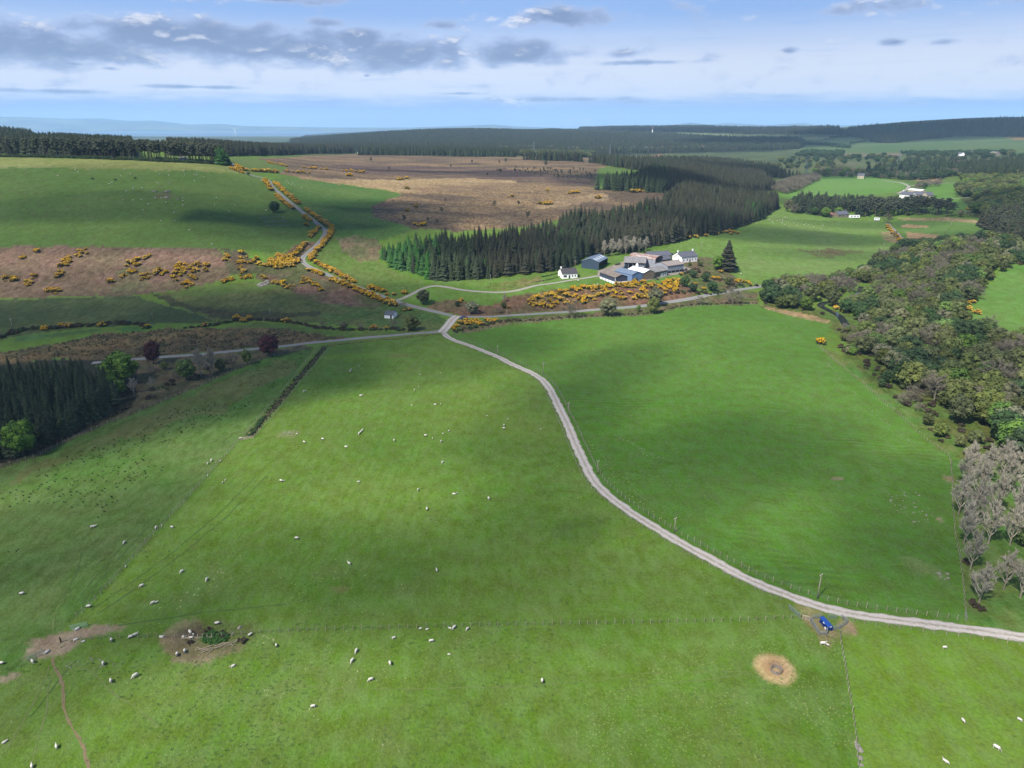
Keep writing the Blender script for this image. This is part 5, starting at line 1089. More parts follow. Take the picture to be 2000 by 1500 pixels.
# rushes: dark tufts in the left field, and in the bog
def tuft_mesh(seed, m, n=16, h=.7, spread=.35):
    r = random.Random(seed); b = MB()
    for _ in range(n):
        a = r.random()*6.28; q = r.random()*.22; p = np.array([q*math.cos(a), q*math.sin(a), -.05]); t = p+np.array([math.cos(a)*spread*r.uniform(.3, 1.3), math.sin(a)*spread*r.uniform(.3, 1.3), h*r.uniform(.6, 1.1)]); s = np.array([-math.sin(a), math.cos(a), 0])*.08
        b.add([p-s, p+s, t], [(0, 1, 2)], m)
    return (b.mesh('rush_tuft'),)
RUSH = [tuft_mesh(200+i, M_RUSH) for i in range(2)]
M_TUSS = mat('dry_tussock', al(190, 176, 120), .95, color2=al(140, 134, 84), nscale=1, objrand=.25)
TUSS = [tuft_mesh(210+i, M_TUSS, 14, .4, .4) for i in range(2)]
rp = scatter(PL([(-120,1200),(0,1170),(90,1120),(150,1060),(230,980),(300,930),(420,850),(520,770),(600,700),(590,698),(500,720),(400,765),(300,820),(150,885),(0,950),(-120,985)]), 1.6, .6)
dn = fbm(rp[:, 0]/9., rp[:, 1]/9., 91, 3)*.6+fbm(rp[:, 0]/30., rp[:, 1]/30., 92, 2)*.55; rp = rp[(dn > .615)]; rp = rp[nrng.random(len(rp)) < .42]
mass('rushes', RUSH, rp, .42+.5*nrng.random(len(rp)), 'dark rush tufts dotted over the sloping left field', 'rushes')
bp_ = scatter(PL([(0,690),(100,674),(200,652),(330,644),(430,643),(550,643),(640,655),(600,666),(500,676),(385,688),(262,697),(100,700),(0,702)]), 1.9, .6); bp_ = bp_[fbm(bp_[:, 0]/5., bp_[:, 1]/3., 93, 3) > .47]
sel = nrng.random(len(bp_)) < .45
mass('rushes', RUSH, bp_[sel], .9+.7*nrng.random(sel.sum()), 'dark rushes of the brown bog', 'rushes'); mass('tussocks', TUSS, bp_[~sel], .9+.8*nrng.random((~sel).sum()), 'pale tussocks of the brown bog', 'grass')
q = resample(PL([(640,675),(700,668),(760,663),(820,656),(862,652)]), .8); q = np.vstack([q+(nrng.random(q.shape)-.5)*2.2 for _ in range(3)]); mass('tussocks', TUSS, np.column_stack([q, Z(q[:, 0], q[:, 1])]), .8+.7*nrng.random(len(q)), 'pale tussocks on the verge south of the road', 'grass')

# grass grown up in clumps over the near pasture, pale with old seed heads in drifts
def tufts(px, sp, thr, label, vs, lo, hi, sd, keep=1.):
    q = scatter(PL(px), sp, .6); d = fbm(q[:, 0]/24., q[:, 1]/24., sd, 4)*.68+fbm(q[:, 0]/3.5, q[:, 1]/3.5, sd+9, 2)*.32; q = q[(d > thr) & OFF_ROAD(q[:, 0], q[:, 1])]; q = q[nrng.random(len(q)) < keep]
    mass('grass_clumps', vs, q, lo+(hi-lo)*nrng.random(len(q)), label, 'grass')
M_LUSH = mat('lush_grass_blades', al(104, 142, 58), .9, color2=al(76, 112, 42), nscale=2, objrand=.3)
LUSH = [tuft_mesh(220+i, M_LUSH, 12, .4, .5) for i in range(2)]
M_SEED = mat('pale_seed_heads', al(176, 184, 118), .95, color2=al(138, 156, 84), nscale=1, objrand=.25)
SEED = [tuft_mesh(230+i, M_SEED, 9, .3, .45) for i in range(2)]
NEARP = [(-200,1620),(-40,1330),(150,1215),(700,1215),(1560,1200),(1640,1240),(1690,1620)]
tufts(NEARP, .8, .57, 'pale seed heads drifting over the near pasture', SEED, .2, .5, 401)
tufts(NEARP, 1.1, .5, 'lush green clumps over the near pasture', LUSH, .35, .8, 411, .6)
tufts([(160,1190),(470,860),(640,680),(860,660),(1060,760),(1140,930),(1280,1040),(1550,1180),(700,1210)], 1.9, .585, 'pale seed heads over the wide pasture', SEED, .3, .8, 421, .7)
tufts([(160,1190),(470,860),(640,680),(860,660),(1060,760),(1140,930),(1280,1040),(1550,1180),(700,1210)], 2.2, .52, 'green clumps over the wide pasture', LUSH, .4, .9, 431, .5)
tufts([(1050,800),(1130,900),(1200,990),(1400,1105),(1300,1010),(1150,850)], 1.5, .5, 'pale grass along the pasture side of the gravel track', SEED, .4, .9, 441, .8)
tufts([(1645,1240),(2100,1280),(2100,1600),(1690,1600)], 1.3, .56, 'grass clumps in the bright corner field', LUSH, .3, .7, 451, .5)
# ------------------------------------------------------------------ buildings
M_WHITE = mat('white_render', srgb(236, 234, 230)*.85, .85, var=.05, nscale=.6)
M_CREAM = mat('cream_render', al(214, 200, 172), .85, var=.08, nscale=.6)
M_STONE = mat('rubble_stone', al(150, 136, 122), .95, var=.25, nscale=1.6, bump=.5)
M_SLATE = mat('slate', al(112, 114, 126), .7, var=.16, nscale=.8, stretch=(1, 3, 1), bump=.2)
M_DKTILE = mat('dark_tile', al(86, 82, 86), .8, var=.15, nscale=.9, bump=.2)
M_BLUEGREY = mat('blue_grey_sheet', al(74, 92, 112), .5, var=.06, nscale=.4)
M_ROOFBLUE = mat('blue_grey_roof_sheet', al(130, 148, 172), .5, var=.08, nscale=.3)
M_LTBLUE = mat('pale_blue_sheet', al(150, 176, 212), .5, var=.06, nscale=.4)
M_NAVY = mat('slate_blue_sheet', al(80, 88, 110), .5, var=.07, nscale=.4)
M_FIBRE = mat('weathered_fibre_sheet', al(158, 146, 134), .9, var=.14, nscale=.5, color2=al(136, 124, 114))
M_FIBREG = mat('grey_fibre_sheet', al(168, 164, 164), .9, var=.14, nscale=.5, color2=al(144, 140, 140))
M_RUST = mat('rusting_sheet', al(222, 210, 204), .7, color2=al(150, 96, 78), nscale=.55, stretch=(.5, 2, 1))
M_REDRUST = mat('red_rusting_sheet', al(182, 158, 148), .8, color2=al(168, 164, 160), nscale=.25)
M_GALV = mat('galvanised_sheet', al(200, 206, 218), .45, var=.08, nscale=.5, metal=.2)
M_WHITESHEET = mat('white_sheet', srgb(246, 248, 250)*.75, .55, var=.03, nscale=.5)
M_TANSHEET = mat('tan_boarding', al(160, 140, 122), .85, var=.1, nscale=.6)
M_GLASS = mat('window_glass', (.02, .025, .03), .1, spec=.6)
M_DARK = mat('dark_opening', (.012, .012, .014), .9)
M_FRAME = mat('white_frame', srgb(228, 228, 226)*.8, .6)
M_DOORWOOD = mat('door_boards', al(96, 78, 66), .8, var=.15)
M_REDTILE = mat('red_clay_tile', al(160, 108, 92), .85, var=.18, nscale=.8)

def building(name, A, B, C, eave, rise, wall, roof, label, cat, ridge='AB', base=None, over=.35, wins=(), doors=(), chims=(), openside=None, arch=False, extra=None, dep=None):
    """gabled building on the plan rectangle set out by wall A-B and its neighbour B-C; local x runs along the ridge"""
    a, b, c = (P(*p) for p in (A, B, C)); ab = b[:2]-a[:2]; L = np.linalg.norm(ab); ex = ab/L; ey = np.array([-ex[1], ex[0]]); w = float(np.dot(c[:2]-b[:2], ey))
    if w < 0: ey = -ey; w = -w
    if dep is not None: w = dep
    elif a[1] > 700: w = 9.
    ctr = a[:2]+ex*L/2+ey*w/2
    z0 = base if base is not None else float(np.mean([a[2], b[2], c[2]]))
    if ridge == 'AB': X, Yv, lx, ly = ex, ey, L, w        # local y: from the AB wall (-) to the far wall (+)
    else: X, Yv, lx, ly = ey, -ex, w, L                   # local x: from AB wall (-) back; local y: + is towards A
    rz = math.atan2(X[1], X[0]); flip = 1 if X[0]*Yv[1]-X[1]*Yv[0] > 0 else -1
    e = empty(name, (ctr[0], ctr[1], z0), rz, label, cat)
    hx, hy = lx/2, ly/2*flip
    t = .18
    def Q(x, y, z): return (x*hx, y*hy, z)
    m = MB(); zt = eave+rise; F = -1.5
    if not arch:
        sides = {'y-': [Q(-1,-1,F), Q(1,-1,F), Q(1,-1,eave), Q(-1,-1,eave)], 'y+': [Q(1,1,F), Q(-1,1,F), Q(-1,1,eave), Q(1,1,eave)],
                 'x-': [Q(-1,1,F), Q(-1,-1,F), Q(-1,-1,eave), Q(-1,0,zt), Q(-1,1,eave)], 'x+': [Q(1,-1,F), Q(1,1,F), Q(1,1,eave), Q(1,0,zt), Q(1,-1,eave)]}
    else:
        arc = [(math.cos(k*math.pi/8), math.sin(k*math.pi/8)) for k in range(9)]
        sides = {'y-': [Q(-1,-1,F), Q(1,-1,F), Q(1,-1,eave), Q(-1,-1,eave)], 'y+': [Q(1,1,F), Q(-1,1,F), Q(-1,1,eave), Q(1,1,eave)],
                 'x-': [Q(-1,1,F), Q(-1,-1,F)]+[Q(-1,-c_,eave+rise*s_) for c_, s_ in arc], 'x+': [Q(1,-1,F), Q(1,1,F)]+[Q(1,c_,eave+rise*s_) for c_, s_ in arc]}
    for k_, pl in sides.items():
        if k_ == openside: continue
        n = len(pl); inn = [(p[0]*(1-t/abs(hx)), p[1]*(1-t/abs(hy)), p[2]) for p in pl]
        m.add(pl+inn, [tuple(range(n)), tuple(range(2*n-1, n-1, -1))]+[(i, i+n, (i+1) % n+n, (i+1) % n) for i in range(n)], wall)
    m.build('wall', e)
    rf = MB(); ox = 1+over/abs(hx); oy = 1+over/abs(hy); dz = -rise*over/abs(hy); th = .14
    if not arch: prof = [(-oy, eave+dz), (0, zt), (oy, eave+dz)]
    else: prof = [(-c_*1.02, eave+rise*s_) for c_, s_ in arc]
    for i in range(len(prof)-1):
        (y0, z0_), (y1, z1_) = prof[i], prof[i+1]
        P8 = [Q(-ox,y0,z0_+.02), Q(ox,y0,z0_+.02), Q(ox,y1,z1_+.02), Q(-ox,y1,z1_+.02), Q(-ox,y0,z0_+.02+th), Q(ox,y0,z0_+.02+th), Q(ox,y1,z1_+.02+th), Q(-ox,y1,z1_+.02+th)]
        rf.add(P8, [(3,2,1,0),(4,5,6,7),(0,1,5,4),(1,2,6,5),(2,3,7,6),(3,0,4,7)], roof)
    ro = rf.build('roof', e)
    if not arch:
        rc = MB(); rc.box((0, 0, zt+th+.03), (2*hx*ox, .3, .1), roof); rc.build('ridge_cap', ro)
    def on(side, s, z, wd, ht, mt, nm, proud=.04, frame=None, parent=e):
        """box set on an outer wall face; s runs -1..1 along that wall"""
        if side[0] == 'y': c_ = (s*hx, (hy+math.copysign(proud/2, hy))*(1 if side == 'y+' else -1), z); sz = (wd, proud, ht)
        else: c_ = ((hx+proud/2)*(1 if side == 'x+' else -1), s*hy, z); sz = (proud, wd, ht)
        q = MB(); q.box(c_, sz, mt); o = q.build(nm, parent)
        if frame is not None:
            f = MB(); fr = .1
            for dx, dz_, w_, h_ in ((0, ht/2+fr/2, wd+2*fr, fr), (0, -ht/2-fr/2, wd+2*fr, fr), (-wd/2-fr/2, 0, fr, ht), (wd/2+fr/2, 0, fr, ht)):
                if side[0] == 'y': f.box((c_[0]+dx, c_[1], c_[2]+dz_), (w_, proud+.05, h_), frame)
                else: f.box((c_[0], c_[1]+dx, c_[2]+dz_), (proud+.05, w_, h_), frame)
            f.build('frame', o)
        return o
    for side, s, z, wd, ht in wins: on(side, s, z, wd, ht, M_GLASS, 'window', .05, M_FRAME)
    for side, s, z, wd, ht, mt, nm in doors: on(side, s, z, wd, ht, mt, nm, .07)
    for x, y, h, mt in chims:
        zc = zt-abs(y)*rise; q = MB(); q.box((x*hx, y*hy, zc+h/2-.4), (.9, .75, h+.8), mt); q.box((x*hx, y*hy, zc+h+.06), (1.05, .9, .12), mt); co = q.build('chimney', ro)
        pt = MB(); pt.tube([(x*hx, y*hy, zc+h+.1), (x*hx, y*hy, zc+h+.5)], [.14, .11], M_REDTILE, 6); pt.build('chimney_pot', co)
    if extra: extra(e, Q, hx, hy, eave, zt)
    return e

# blue-grey open-fronted shed
def x1(e, Q, hx, hy, eave, zt):
    for i in range(5):
        q = MB(); q.box((hx*(-1+.5*i)*.985, -hy*.985, eave/2-.7), (.3, .3, eave+1.4), M_DARK if i else M_BLUEGREY); q.build('post', e)
    for i in range(4):
        x = hx*(-.72+.48*i); q = MB(); y0, y1 = .28, .72
        z = lambda y: eave+(zt-eave)*(1-y)+.19
        q.add([(x-.5, -hy*y0, z(y0)), (x+.5, -hy*y0, z(y0)), (x+.5, -hy*y1, z(y1)), (x-.5, -hy*y1, z(y1)), (x-.5, -hy*y0, z(y0)+.05), (x+.5, -hy*y0, z(y0)+.05), (x+.5, -hy*y1, z(y1)+.05), (x-.5, -hy*y1, z(y1)+.05)], [(3,2,1,0),(4,5,6,7),(0,1,5,4),(1,2,6,5),(2,3,7,6),(3,0,4,7)], M_WHITESHEET); q.build('roof_light', e)
    q = MB(); q.box((hx*.45, hy*.1, 1.), (2.2, 1.8, 2.), M_GALV, 0, .8); q.build('stored_tank', e)
building('open_shed', (1135.6,523.6), (1169,527.6), (1198.4,517.6), 5.0, 2.1, M_BLUEGREY, M_ROOFBLUE, 'blue-grey open-fronted shed at the spruce edge with four roof lights', 'shed', 'BC', openside='y-', extra=x1)
def x2(e, Q, hx, hy, eave, zt):
    for i in range(5):
        q = MB(); q.box((hx*(-.8+.4*i), -hy-math.copysign(.06, hy), .72), (abs(hx)*.34, .1, 1.5), M_WHITESHEET); q.build('panel', e)
    for i in range(2):
        q = MB(); q.box((hx+.06, hy*(-.5+i), .72), (.1, abs(hy)*.86, 1.5), M_WHITESHEET); q.build('panel', e)
    q = MB(); q.box((hx+.05, -hy-math.copysign(.05, hy), eave/2), (.22, .22, eave), M_WHITESHEET); q.build('corner_post', e)
building('barn', (1171.2,543.2), (1201.2,555.6), (1223.2,553.2), 4.3, 1.5, M_NAVY, M_FIBRE, 'slate-blue barn with white lower panels at the front corner of the farmyard', 'barn', 'AB', extra=x2)
building('barn', (1234,550.6), (1255,547.4), (1229,537), 4.4, 1.6, M_LTBLUE, M_ROOFBLUE, 'pale blue gabled barn with a blue roof beside the white-roofed one', 'barn', 'BC', over=.2)
bpy.data.objects['barn.001'].children[1].data.materials[0] = mat('blue_roof_sheet', al(142, 172, 214), .5, var=.07, nscale=.3)
building('barn', (1256.4,547.2), (1277.6,545), (1250,535), 4.6, 1.6, M_TANSHEET, M_WHITESHEET, 'barn with a bright white roof and a tan boarded gable', 'barn', 'BC', over=.2)
building('barn', (1219,523.8), (1259.5,527.6), (1272,517), 4.4, 2.4, M_GALV, M_FIBREG, 'wide grey-roofed cattle barn with a dark door in its gable', 'barn', 'AB', over=.5, openside='y-',
         doors=[('x+', -.3, 1.9, 3.4, 3.8, M_DARK, 'doorway')], extra=lambda e, Q, hx, hy, eave, zt: [(lambda q: (q.box((hx*(-1+.4*i)*.98, -hy*.97, eave/2-.7), (.25, .25, eave+1.4), M_GALV), q.build('post', e)))(MB()) for i in range(6)] + [(lambda q: (q.box((hx*.55, -hy*.9, 1.2), (abs(hx)*.7, .15, 4.4), M_GALV), q.build('side_sheet', e)))(MB())])
building('barn', (1279,523.6), (1293.5,519.2), (1262,503), 5.0, 2.0, M_GALV, M_RUST, 'round-roofed hay barn streaked with rust, its end open and dark', 'barn', 'BC', arch=True, openside='x-', over=.2)
building('steading', (1268,508.5), (1311,506.5), (1309,499.5), 2.8, 2.3, M_STONE, M_SLATE, 'long low slate-roofed range at the back of the farmyard', 'building', 'AB', wins=[('y-', .6, 1.4, .8, .9)], doors=[('y-', .3, 1., 1.2, 2., M_DOORWOOD, 'door')])
building('steading', (1292,517), (1311,513.5), (1305,507), 3.0, 2.1, M_STONE, M_SLATE, 'stone outbuilding with a slate roof beside the open hay barn', 'building', 'AB', wins=[('x-', .0, 2.6, .9, 1.1)])
building('barn', (1303,534.5), (1334.5,530.4), (1331,519.5), 5.0, 1.7, M_GALV, M_REDRUST, 'tall grey metal barn with a reddish roof and low dark openings', 'barn', 'AB', doors=[('y-', -.75+.5*i, .75, 3.2, 1.3, M_DARK, 'opening') for i in range(4)])
building('barn', (1277.8,543.5), (1303,538.8), (1299,529), 3.8, 1.9, M_STONE, M_FIBREG, 'stone barn with four white doors above the gorse bank', 'barn', 'AB', doors=[('y-', .05+.26*i, 1.2, .8, 2.6, M_WHITESHEET, 'door') for i in range(4)])
building('farmhouse', (1331,513.4), (1361.5,510.6), (1357,502.5), 3.9, 2.7, M_WHITE, M_SLATE, 'white farmhouse with a slate roof and a white chimney on each gable', 'house', 'AB', wins=[('y-', -.75, 1.6, .9, 1.2), ('y-', -.3, 1.6, .9, 1.2), ('y-', .35, 1.6, .9, 1.2), ('y-', .78, 1.6, .9, 1.2), ('x-', -.3, 1.6, .8, 1.1), ('x-', 0, 3.6, .7, .9)], doors=[('y-', .05, 1.05, 1., 2.1, M_DOORWOOD, 'door')], chims=[(-.94, 0, 1.3, M_WHITE), (.94, 0, 1.3, M_WHITE)])
building('house_wing', (1316.5,510), (1330.4,512.8), (1339,506), 3.3, 2.2, M_WHITE, M_SLATE, 'low white wing joined to the left gable of the farmhouse', 'house', 'BC', wins=[('x-', -.3, 1.4, .8, 1.)], chims=[(.9, 0, .9, M_STONE)])
building('cottage', (1127.5,542.6), (1098.2,545), (1088,538), 3.2, 2.5, M_WHITE, M_DKTILE, 'white cottage with a dark roof standing apart below the spruces', 'house', 'AB', wins=[('y-', -.72, 1.5, .9, 1.1), ('y-', -.35, 1.5, .9, 1.1), ('y-', .62, 1.5, 2.2, 1.3), ('x+', .3, 1.5, .8, 1.), ('x+', -.35, 1.5, .8, 1.)], doors=[('y-', .05, 1.05, 1., 2.1, M_DARK, 'door')], chims=[(.9, 0, 1.1, M_WHITE)])
building('field_shed', (751,621.5), (768,622.6), (771.5,616), 2.0, 1.2, M_WHITE, M_SLATE, 'small white shed with a dark roof near the crossroads', 'shed', 'AB', over=.2, doors=[('y-', .5, .95, .9, 1.9, M_DARK, 'door')])
# across the valley
building('house', (1756,387), (1778,388), (1782,381.5), 4.2, 3.4, M_WHITE, M_SLATE, 'white valley house with a slate roof, at the left end of its row', 'house', 'AB', wins=[('y-', -.6, 2.4, 1., 1.4), ('y-', 0, 2.4, 1., 1.4), ('y-', .6, 2.4, 1., 1.4)], chims=[(-.94, 0, 1.5, M_WHITE)])
building('house', (1778.6,386), (1799,386.6), (1803,379.5), 3.6, 3., M_STONE, M_SLATE, 'slate-roofed middle range of the valley house row', 'house', 'AB', wins=[('y-', -.5, 1.8, 1., 1.3), ('y-', .4, 1.8, 1., 1.3)])
building('house', (1799.6,387.6), (1811,388), (1815,380), 4., 3.4, M_CREAM, M_SLATE, 'cream gabled wing at the right end of the valley house row', 'house', 'BC', wins=[('x-', 0, 2., 2.6, 2.)])
building('barn', (1772,380), (1798,381), (1801,376.5), 5.2, 1.4, M_CREAM, M_WHITESHEET, 'long white-roofed barn behind the valley house row', 'barn', 'AB')
building('cottage', (1637,425), (1657,424.6), (1666,420.5), 3.2, 3., M_STONE, M_SLATE, 'grey stone cottage in front of the valley tree belt', 'house', 'AB', wins=[('y-', -.4, 1.6, .9, 1.2), ('y-', .4, 1.6, .9, 1.2)], chims=[(.92, 0, 1.4, M_STONE)])
building('outbuilding', (1617,424), (1628,424.6), (1631,421), 2.6, 1.8, M_STONE, M_REDTILE, 'outbuilding with a red roof left of the stone cottage', 'building', 'AB')
for A, B, C, ev, ri, wl, rf_, lab, nm in [
    ((1586,346),(1593,346.3),(1596,344.5),4,3,M_WHITE,M_SLATE,'small white gabled house left of the valley trees','house'), ((1641,344.5),(1655,344.8),(1657,342.5),4.5,3,M_STONE,M_SLATE,'grey stone house half hidden in the valley trees','house'), ((1674,349),(1687,349.3),(1690,346),5,3,M_CREAM,M_SLATE,'tall pale house at the edge of the valley field','house'),
    ((1545,272.5),(1553,272.6),(1555,271),5,3,M_WHITE,M_SLATE,'white house on the pale slope below the far ridge','house'), ((1465,271.5),(1470,271.6),(1471,270.4),5,3,M_WHITE,M_SLATE,'white house among the far fields','house'), ((1474,271),(1484,271.2),(1486,270),4,3,M_GALV,M_GALV,'grey shed beside the white house in the far fields','barn'),
    ((1868,304.5),(1876,304.8),(1878,303),5,3,M_WHITE,M_SLATE,'white farmhouse at the foot of the green slope','house'), ((1926,304),(1944,304.4),(1947,302),6,2.5,M_FIBRE,M_FIBREG,'long pale barn at the foot of the green slope','barn'), ((1887,302),(1898,302.3),(1900,300.6),5,3,M_STONE,M_SLATE,'grey steading between farmhouse and barn at the foot of the slope','building'),
    ((276,289),(300,289.6),(302,287),5.6,1.6,M_GALV,M_DKTILE,'long dark modern house rising behind the hilltop pines','house'), ((320,290),(327,290.2),(329,288),5,2.2,M_WHITE,M_WHITESHEET,'white shed behind the hilltop pines, left of a taller one','shed'), ((334,289.6),(339,289.9),(341,287.5),6,2.6,M_WHITE,M_WHITESHEET,'taller white shed behind the hilltop pines','shed'),
    ((246,303.5),(264,304.2),(266,301.5),2.6,1.4,M_BLUEGREY,M_DKTILE,'low dark hut among the hilltop pine trunks','hut'), ((350,314),(365,315),(368,312),2.2,1.2,M_GALV,M_FIBREG,'grey hut under the hilltop pines','hut'),
    ((698,301),(705,301.2),(706,299.4),4.5,3,M_WHITE,M_SLATE,'white house at the far edge of the moor','house'), ((708,301),(715,301.2),(716,299.6),3.4,2.4,M_CREAM,M_SLATE,'pale house right of the white one at the far edge of the moor','house'), ((722,301),(726,301.1),(727,299.8),3.4,2.2,M_WHITE,M_SLATE,'smallest white house at the far edge of the moor','house'),
    ((997,300),(1004,300.1),(1005,298.6),5,3,M_CREAM,M_SLATE,'beige tower-like house at the foot of the forest hill','house')]:
    building(nm, A, B, C, ev, ri, wl, rf_, lab, cat := ('barn' if nm == 'barn' else 'shed' if nm in ('shed', 'hut') else 'house'), 'AB', wins=[('y-', -.45, ev*.5, 1.1, 1.3), ('y-', .45, ev*.5, 1.1, 1.3)])

def yaw_px(p, q): a, b = P(*p), P(*q); return math.atan2(b[1]-a[1], b[0]-a[0])
def caravan(px, L, label):
    e = empty('caravan', P(*px), yaw_px(px, (px[0]+10, px[1]+.5)), label, 'caravan'); m = MB(); m.box((0, 0, 1.7), (L, 2.6, 2.2), M_WHITESHEET, 0, .99, .94); m.build('body', e)
    r = MB(); r.box((0, 0, 2.9), (L+.2, 2.7, .2), M_FRAME); r.build('roof', e)
    for i in range(3): q = MB(); q.box((L*(-.3+.3*i), -1.31, 1.9), (L*.16, .05, .8), M_GLASS); q.build('window', e)
    for s in (-1, 1): q = MB(); q.tube([(s*L*.2, -1.2, .35), (s*L*.2, -1., .35)], .35, M_DARK, 10); q.build('wheel', e)
caravan((1668, 426), 10.5, 'long white caravan in front of the stone cottage'); caravan((1712, 431), 5., 'short white caravan at the corner of the sloping field')

# grain bin, tractor, trailer and car in the yard
e = empty('feed_bin', P(1244, 526.5), 0, 'pale cylindrical feed bin in front of the grey-roofed barn', 'feed bin')
m = MB(); m.tube([(0, 0, 1.2), (0, 0, 3.6)], 1.0, M_WHITESHEET, 14); m.build('tank', e, True); m = MB(); m.tube([(0, 0, 3.6), (0, 0, 4.4)], [1.02, .2], M_WHITESHEET, 14); m.build('cap', e, True); m = MB(); m.tube([(0, 0, 1.2), (0, 0, .4)], [1., .25], M_GALV, 14); m.build('cone', e, True)
for i in range(4): a = i*math.pi/2+.4; m = MB(); m.box((.9*math.cos(a), .9*math.sin(a), .6), (.12, .12, 1.4), M_GALV); m.build('leg', e)
M_TRBLUE = mat('blue_tractor_paint', al(44, 88, 130), .4); M_TYRE = mat('tyre_rubber', (.02, .02, .02), .9); M_CARBLUE = mat('dark_blue_car_paint', al(52, 66, 92), .35, spec=.5)
def wheel(par, x, y, r, w):
    q = MB(); q.tube([(x, y-w/2, r), (x, y+w/2, r)], r, M_TYRE, 14); o = q.build('wheel', par, True); h = MB(); h.tube([(x, y-w/2-.02, r), (x, y+w/2+.02, r)], r*.5, M_GALV, 10); h.build('rim', o)
e = empty('tractor', P(1222, 524.5), yaw_px((1222, 524.5), (1212, 528)), 'blue tractor parked under the edge of the grey-roofed barn', 'tractor')
m = MB(); m.box((1.1, 0, 1.25), (2., .85, .8), M_TRBLUE, 0, .92); m.build('bonnet', e); m = MB(); m.box((-.5, 0, 2.0), (1.4, 1.5, 1.5), M_GLASS, 0, .85); m.build('cab', e); m = MB(); m.box((-.5, 0, 2.82), (1.5, 1.5, .16), M_TRBLUE, 0, .9); m.build('cab_roof', e); m = MB(); m.box((.2, 0, .8), (3.4, .7, .5), M_TYRE); m.build('chassis', e); m = MB(); m.tube([(.9, .3, 1.6), (.9, .3, 2.6)], .06, M_DARK, 6); m.build('exhaust', e)
for s in (-1, 1): wheel(e, -.8, s*.95, .85, .5); wheel(e, 1.6, s*.85, .55, .35)
e = empty('farm_trailer', P(1240, 528.6), yaw_px((1240, 528.6), (1256, 527)), 'dark livestock trailer standing beside the feed bin', 'trailer')
m = MB(); m.box((0, 0, 1.7), (5., 2.2, 1.7), M_CARBLUE); m.build('body', e); m = MB(); m.box((0, 0, .75), (5.2, 1.4, .2), M_DARK); m.build('chassis', e); m = MB(); m.box((3.4, 0, .65), (1.8, .18, .14), M_DARK); m.build('drawbar', e)
for s in (-1, 1): wheel(e, -.6, s*1.05, .5, .3); wheel(e, .6, s*1.05, .5, .3)
def car(px, q, label, paint):
    e = empty('parked_car', P(*px), yaw_px(px, q), label, 'car'); m = MB(); m.box((0, 0, .62), (4.2, 1.75, .6), paint, 0, .96, .94); m.build('body', e); m = MB(); m.box((-.2, 0, 1.18), (2.3, 1.6, .54), M_GLASS, 0, .72, .86); m.build('cabin', e); m = MB(); m.box((-.2, 0, 1.47), (1.7, 1.36, .06), paint); m.build('roof', e)
    for x in (-1.3, 1.3):
        for s in (-1, 1): wheel(e, x, s*.8, .33, .22)
    for s in (-1, 1): m = MB(); m.box((2.08, s*.6, .7), (.08, .3, .16), M_FRAME); m.build('headlight', e)
car((1311, 498.5), (1320, 498), 'dark blue car parked behind the long slate range', M_CARBLUE); car((906, 622.6), (912, 621.6), 'small blue car on the verge at the crossroads', mat('mid_blue_paint', al(56, 76, 150), .4))

# wrapped bales and stacked pallets in the yard
M_WRAP = mat('black_bale_wrap', (.015, .016, .018), .3, spec=.5); M_PALLET = mat('pallet_wood', al(176, 150, 116), .9, var=.2, nscale=2)
for u, v, lab in [(1203,518,'black wrapped bale at the corner of the open shed, left one'),(1206.5,517.4,'black wrapped bale at the corner of the open shed, middle one'),(1210,516.8,'black wrapped bale at the corner of the open shed, right one'),(1284,546.6,'black wrapped bale below the stone barn'),(1340,527,'black wrapped bale beside the tall grey barn')]:
    e = empty('silage_bale', P(u, v), rnd.random()*3, lab, 'bale'); m = MB(); m.tube([(-.6, 0, .62), (.6, 0, .62)], .62, M_WRAP, 14); m.build('bale', e, True); m = MB(); m.tube([(-.05, 0, .62), (.05, 0, .62)], .635, M_DARK, 14, False); m.build('twine_band', e)
for u, v, lab in [(1184,533,'pallet stack in the open yard before the blue-grey shed'),(1232,533.5,'pallet stack between feed bin and blue roof')]:
    e = empty('pallet_stack', P(u, v), rnd.random()*3, lab, 'pallets')
    for i in range(5): m = MB(); m.box((rnd.uniform(-.05, .05), 0, .12+.17*i), (1.2, 1., .13), M_PALLET); m.build('pallet', e)

# ------------------------------------------------------------------ poles, pylons, mast, turbine
M_POLE = mat('pole_timber', al(176, 164, 146), .9, var=.15, nscale=1)
M_STEEL = mat('lattice_steel', al(150, 158, 166), .6, metal=.3)
def height_for(p, vtop):
    s = float(slope_of_v(vtop)); return CAM_H + s*p[1] - p[2]
POLES = [((1596,1169.5),1121,'wooden pole nearest the blue feeder beside the gravel track'),((1317,1040),1014,'wooden pole beside the lower bend of the gravel track'),((1167,926),899,'wooden pole at the upper bend of the gravel track'),((1110,812),786,'wooden pole where the gravel track straightens'),((1061,732),708,'wooden pole at the highest bend of the gravel track'),
         ((972,693),676,'thin pole in the green field nearest the crossroads'),((990,624),605,'pole on the lane just east of the crossroads'),((958,557),536,'pale pole in the rough grass above the driveway'),((1369,491),473,'pole in the sloping field behind the farmhouse'),((1465,507),489,'pole in the sloping field beyond the big conifer'),((1599,503),486,'pole beside the brown patch of the sloping field'),((1725,490),473,'pole at the wood edge of the sloping field'),
         ((25,642),622,'leaning pale pole at the far left of the dark meadow'),((299,627),612,'thin pole at the corner of the dark meadow'),((528,619),603,'pale pole in the hedge of the rough triangle'),((1123,523),508,'dark pole behind the white cottage'),((1272,499),488,'pole with a box at the back of the barns'),((788,575),562,'short pole by the driveway fork'),((1846,456),446,'pole in the flat valley meadow, nearer one'),((1857,443),433,'pole in the flat valley meadow, further one'),((1697,438),428,'pole at the top of the sloping field')]
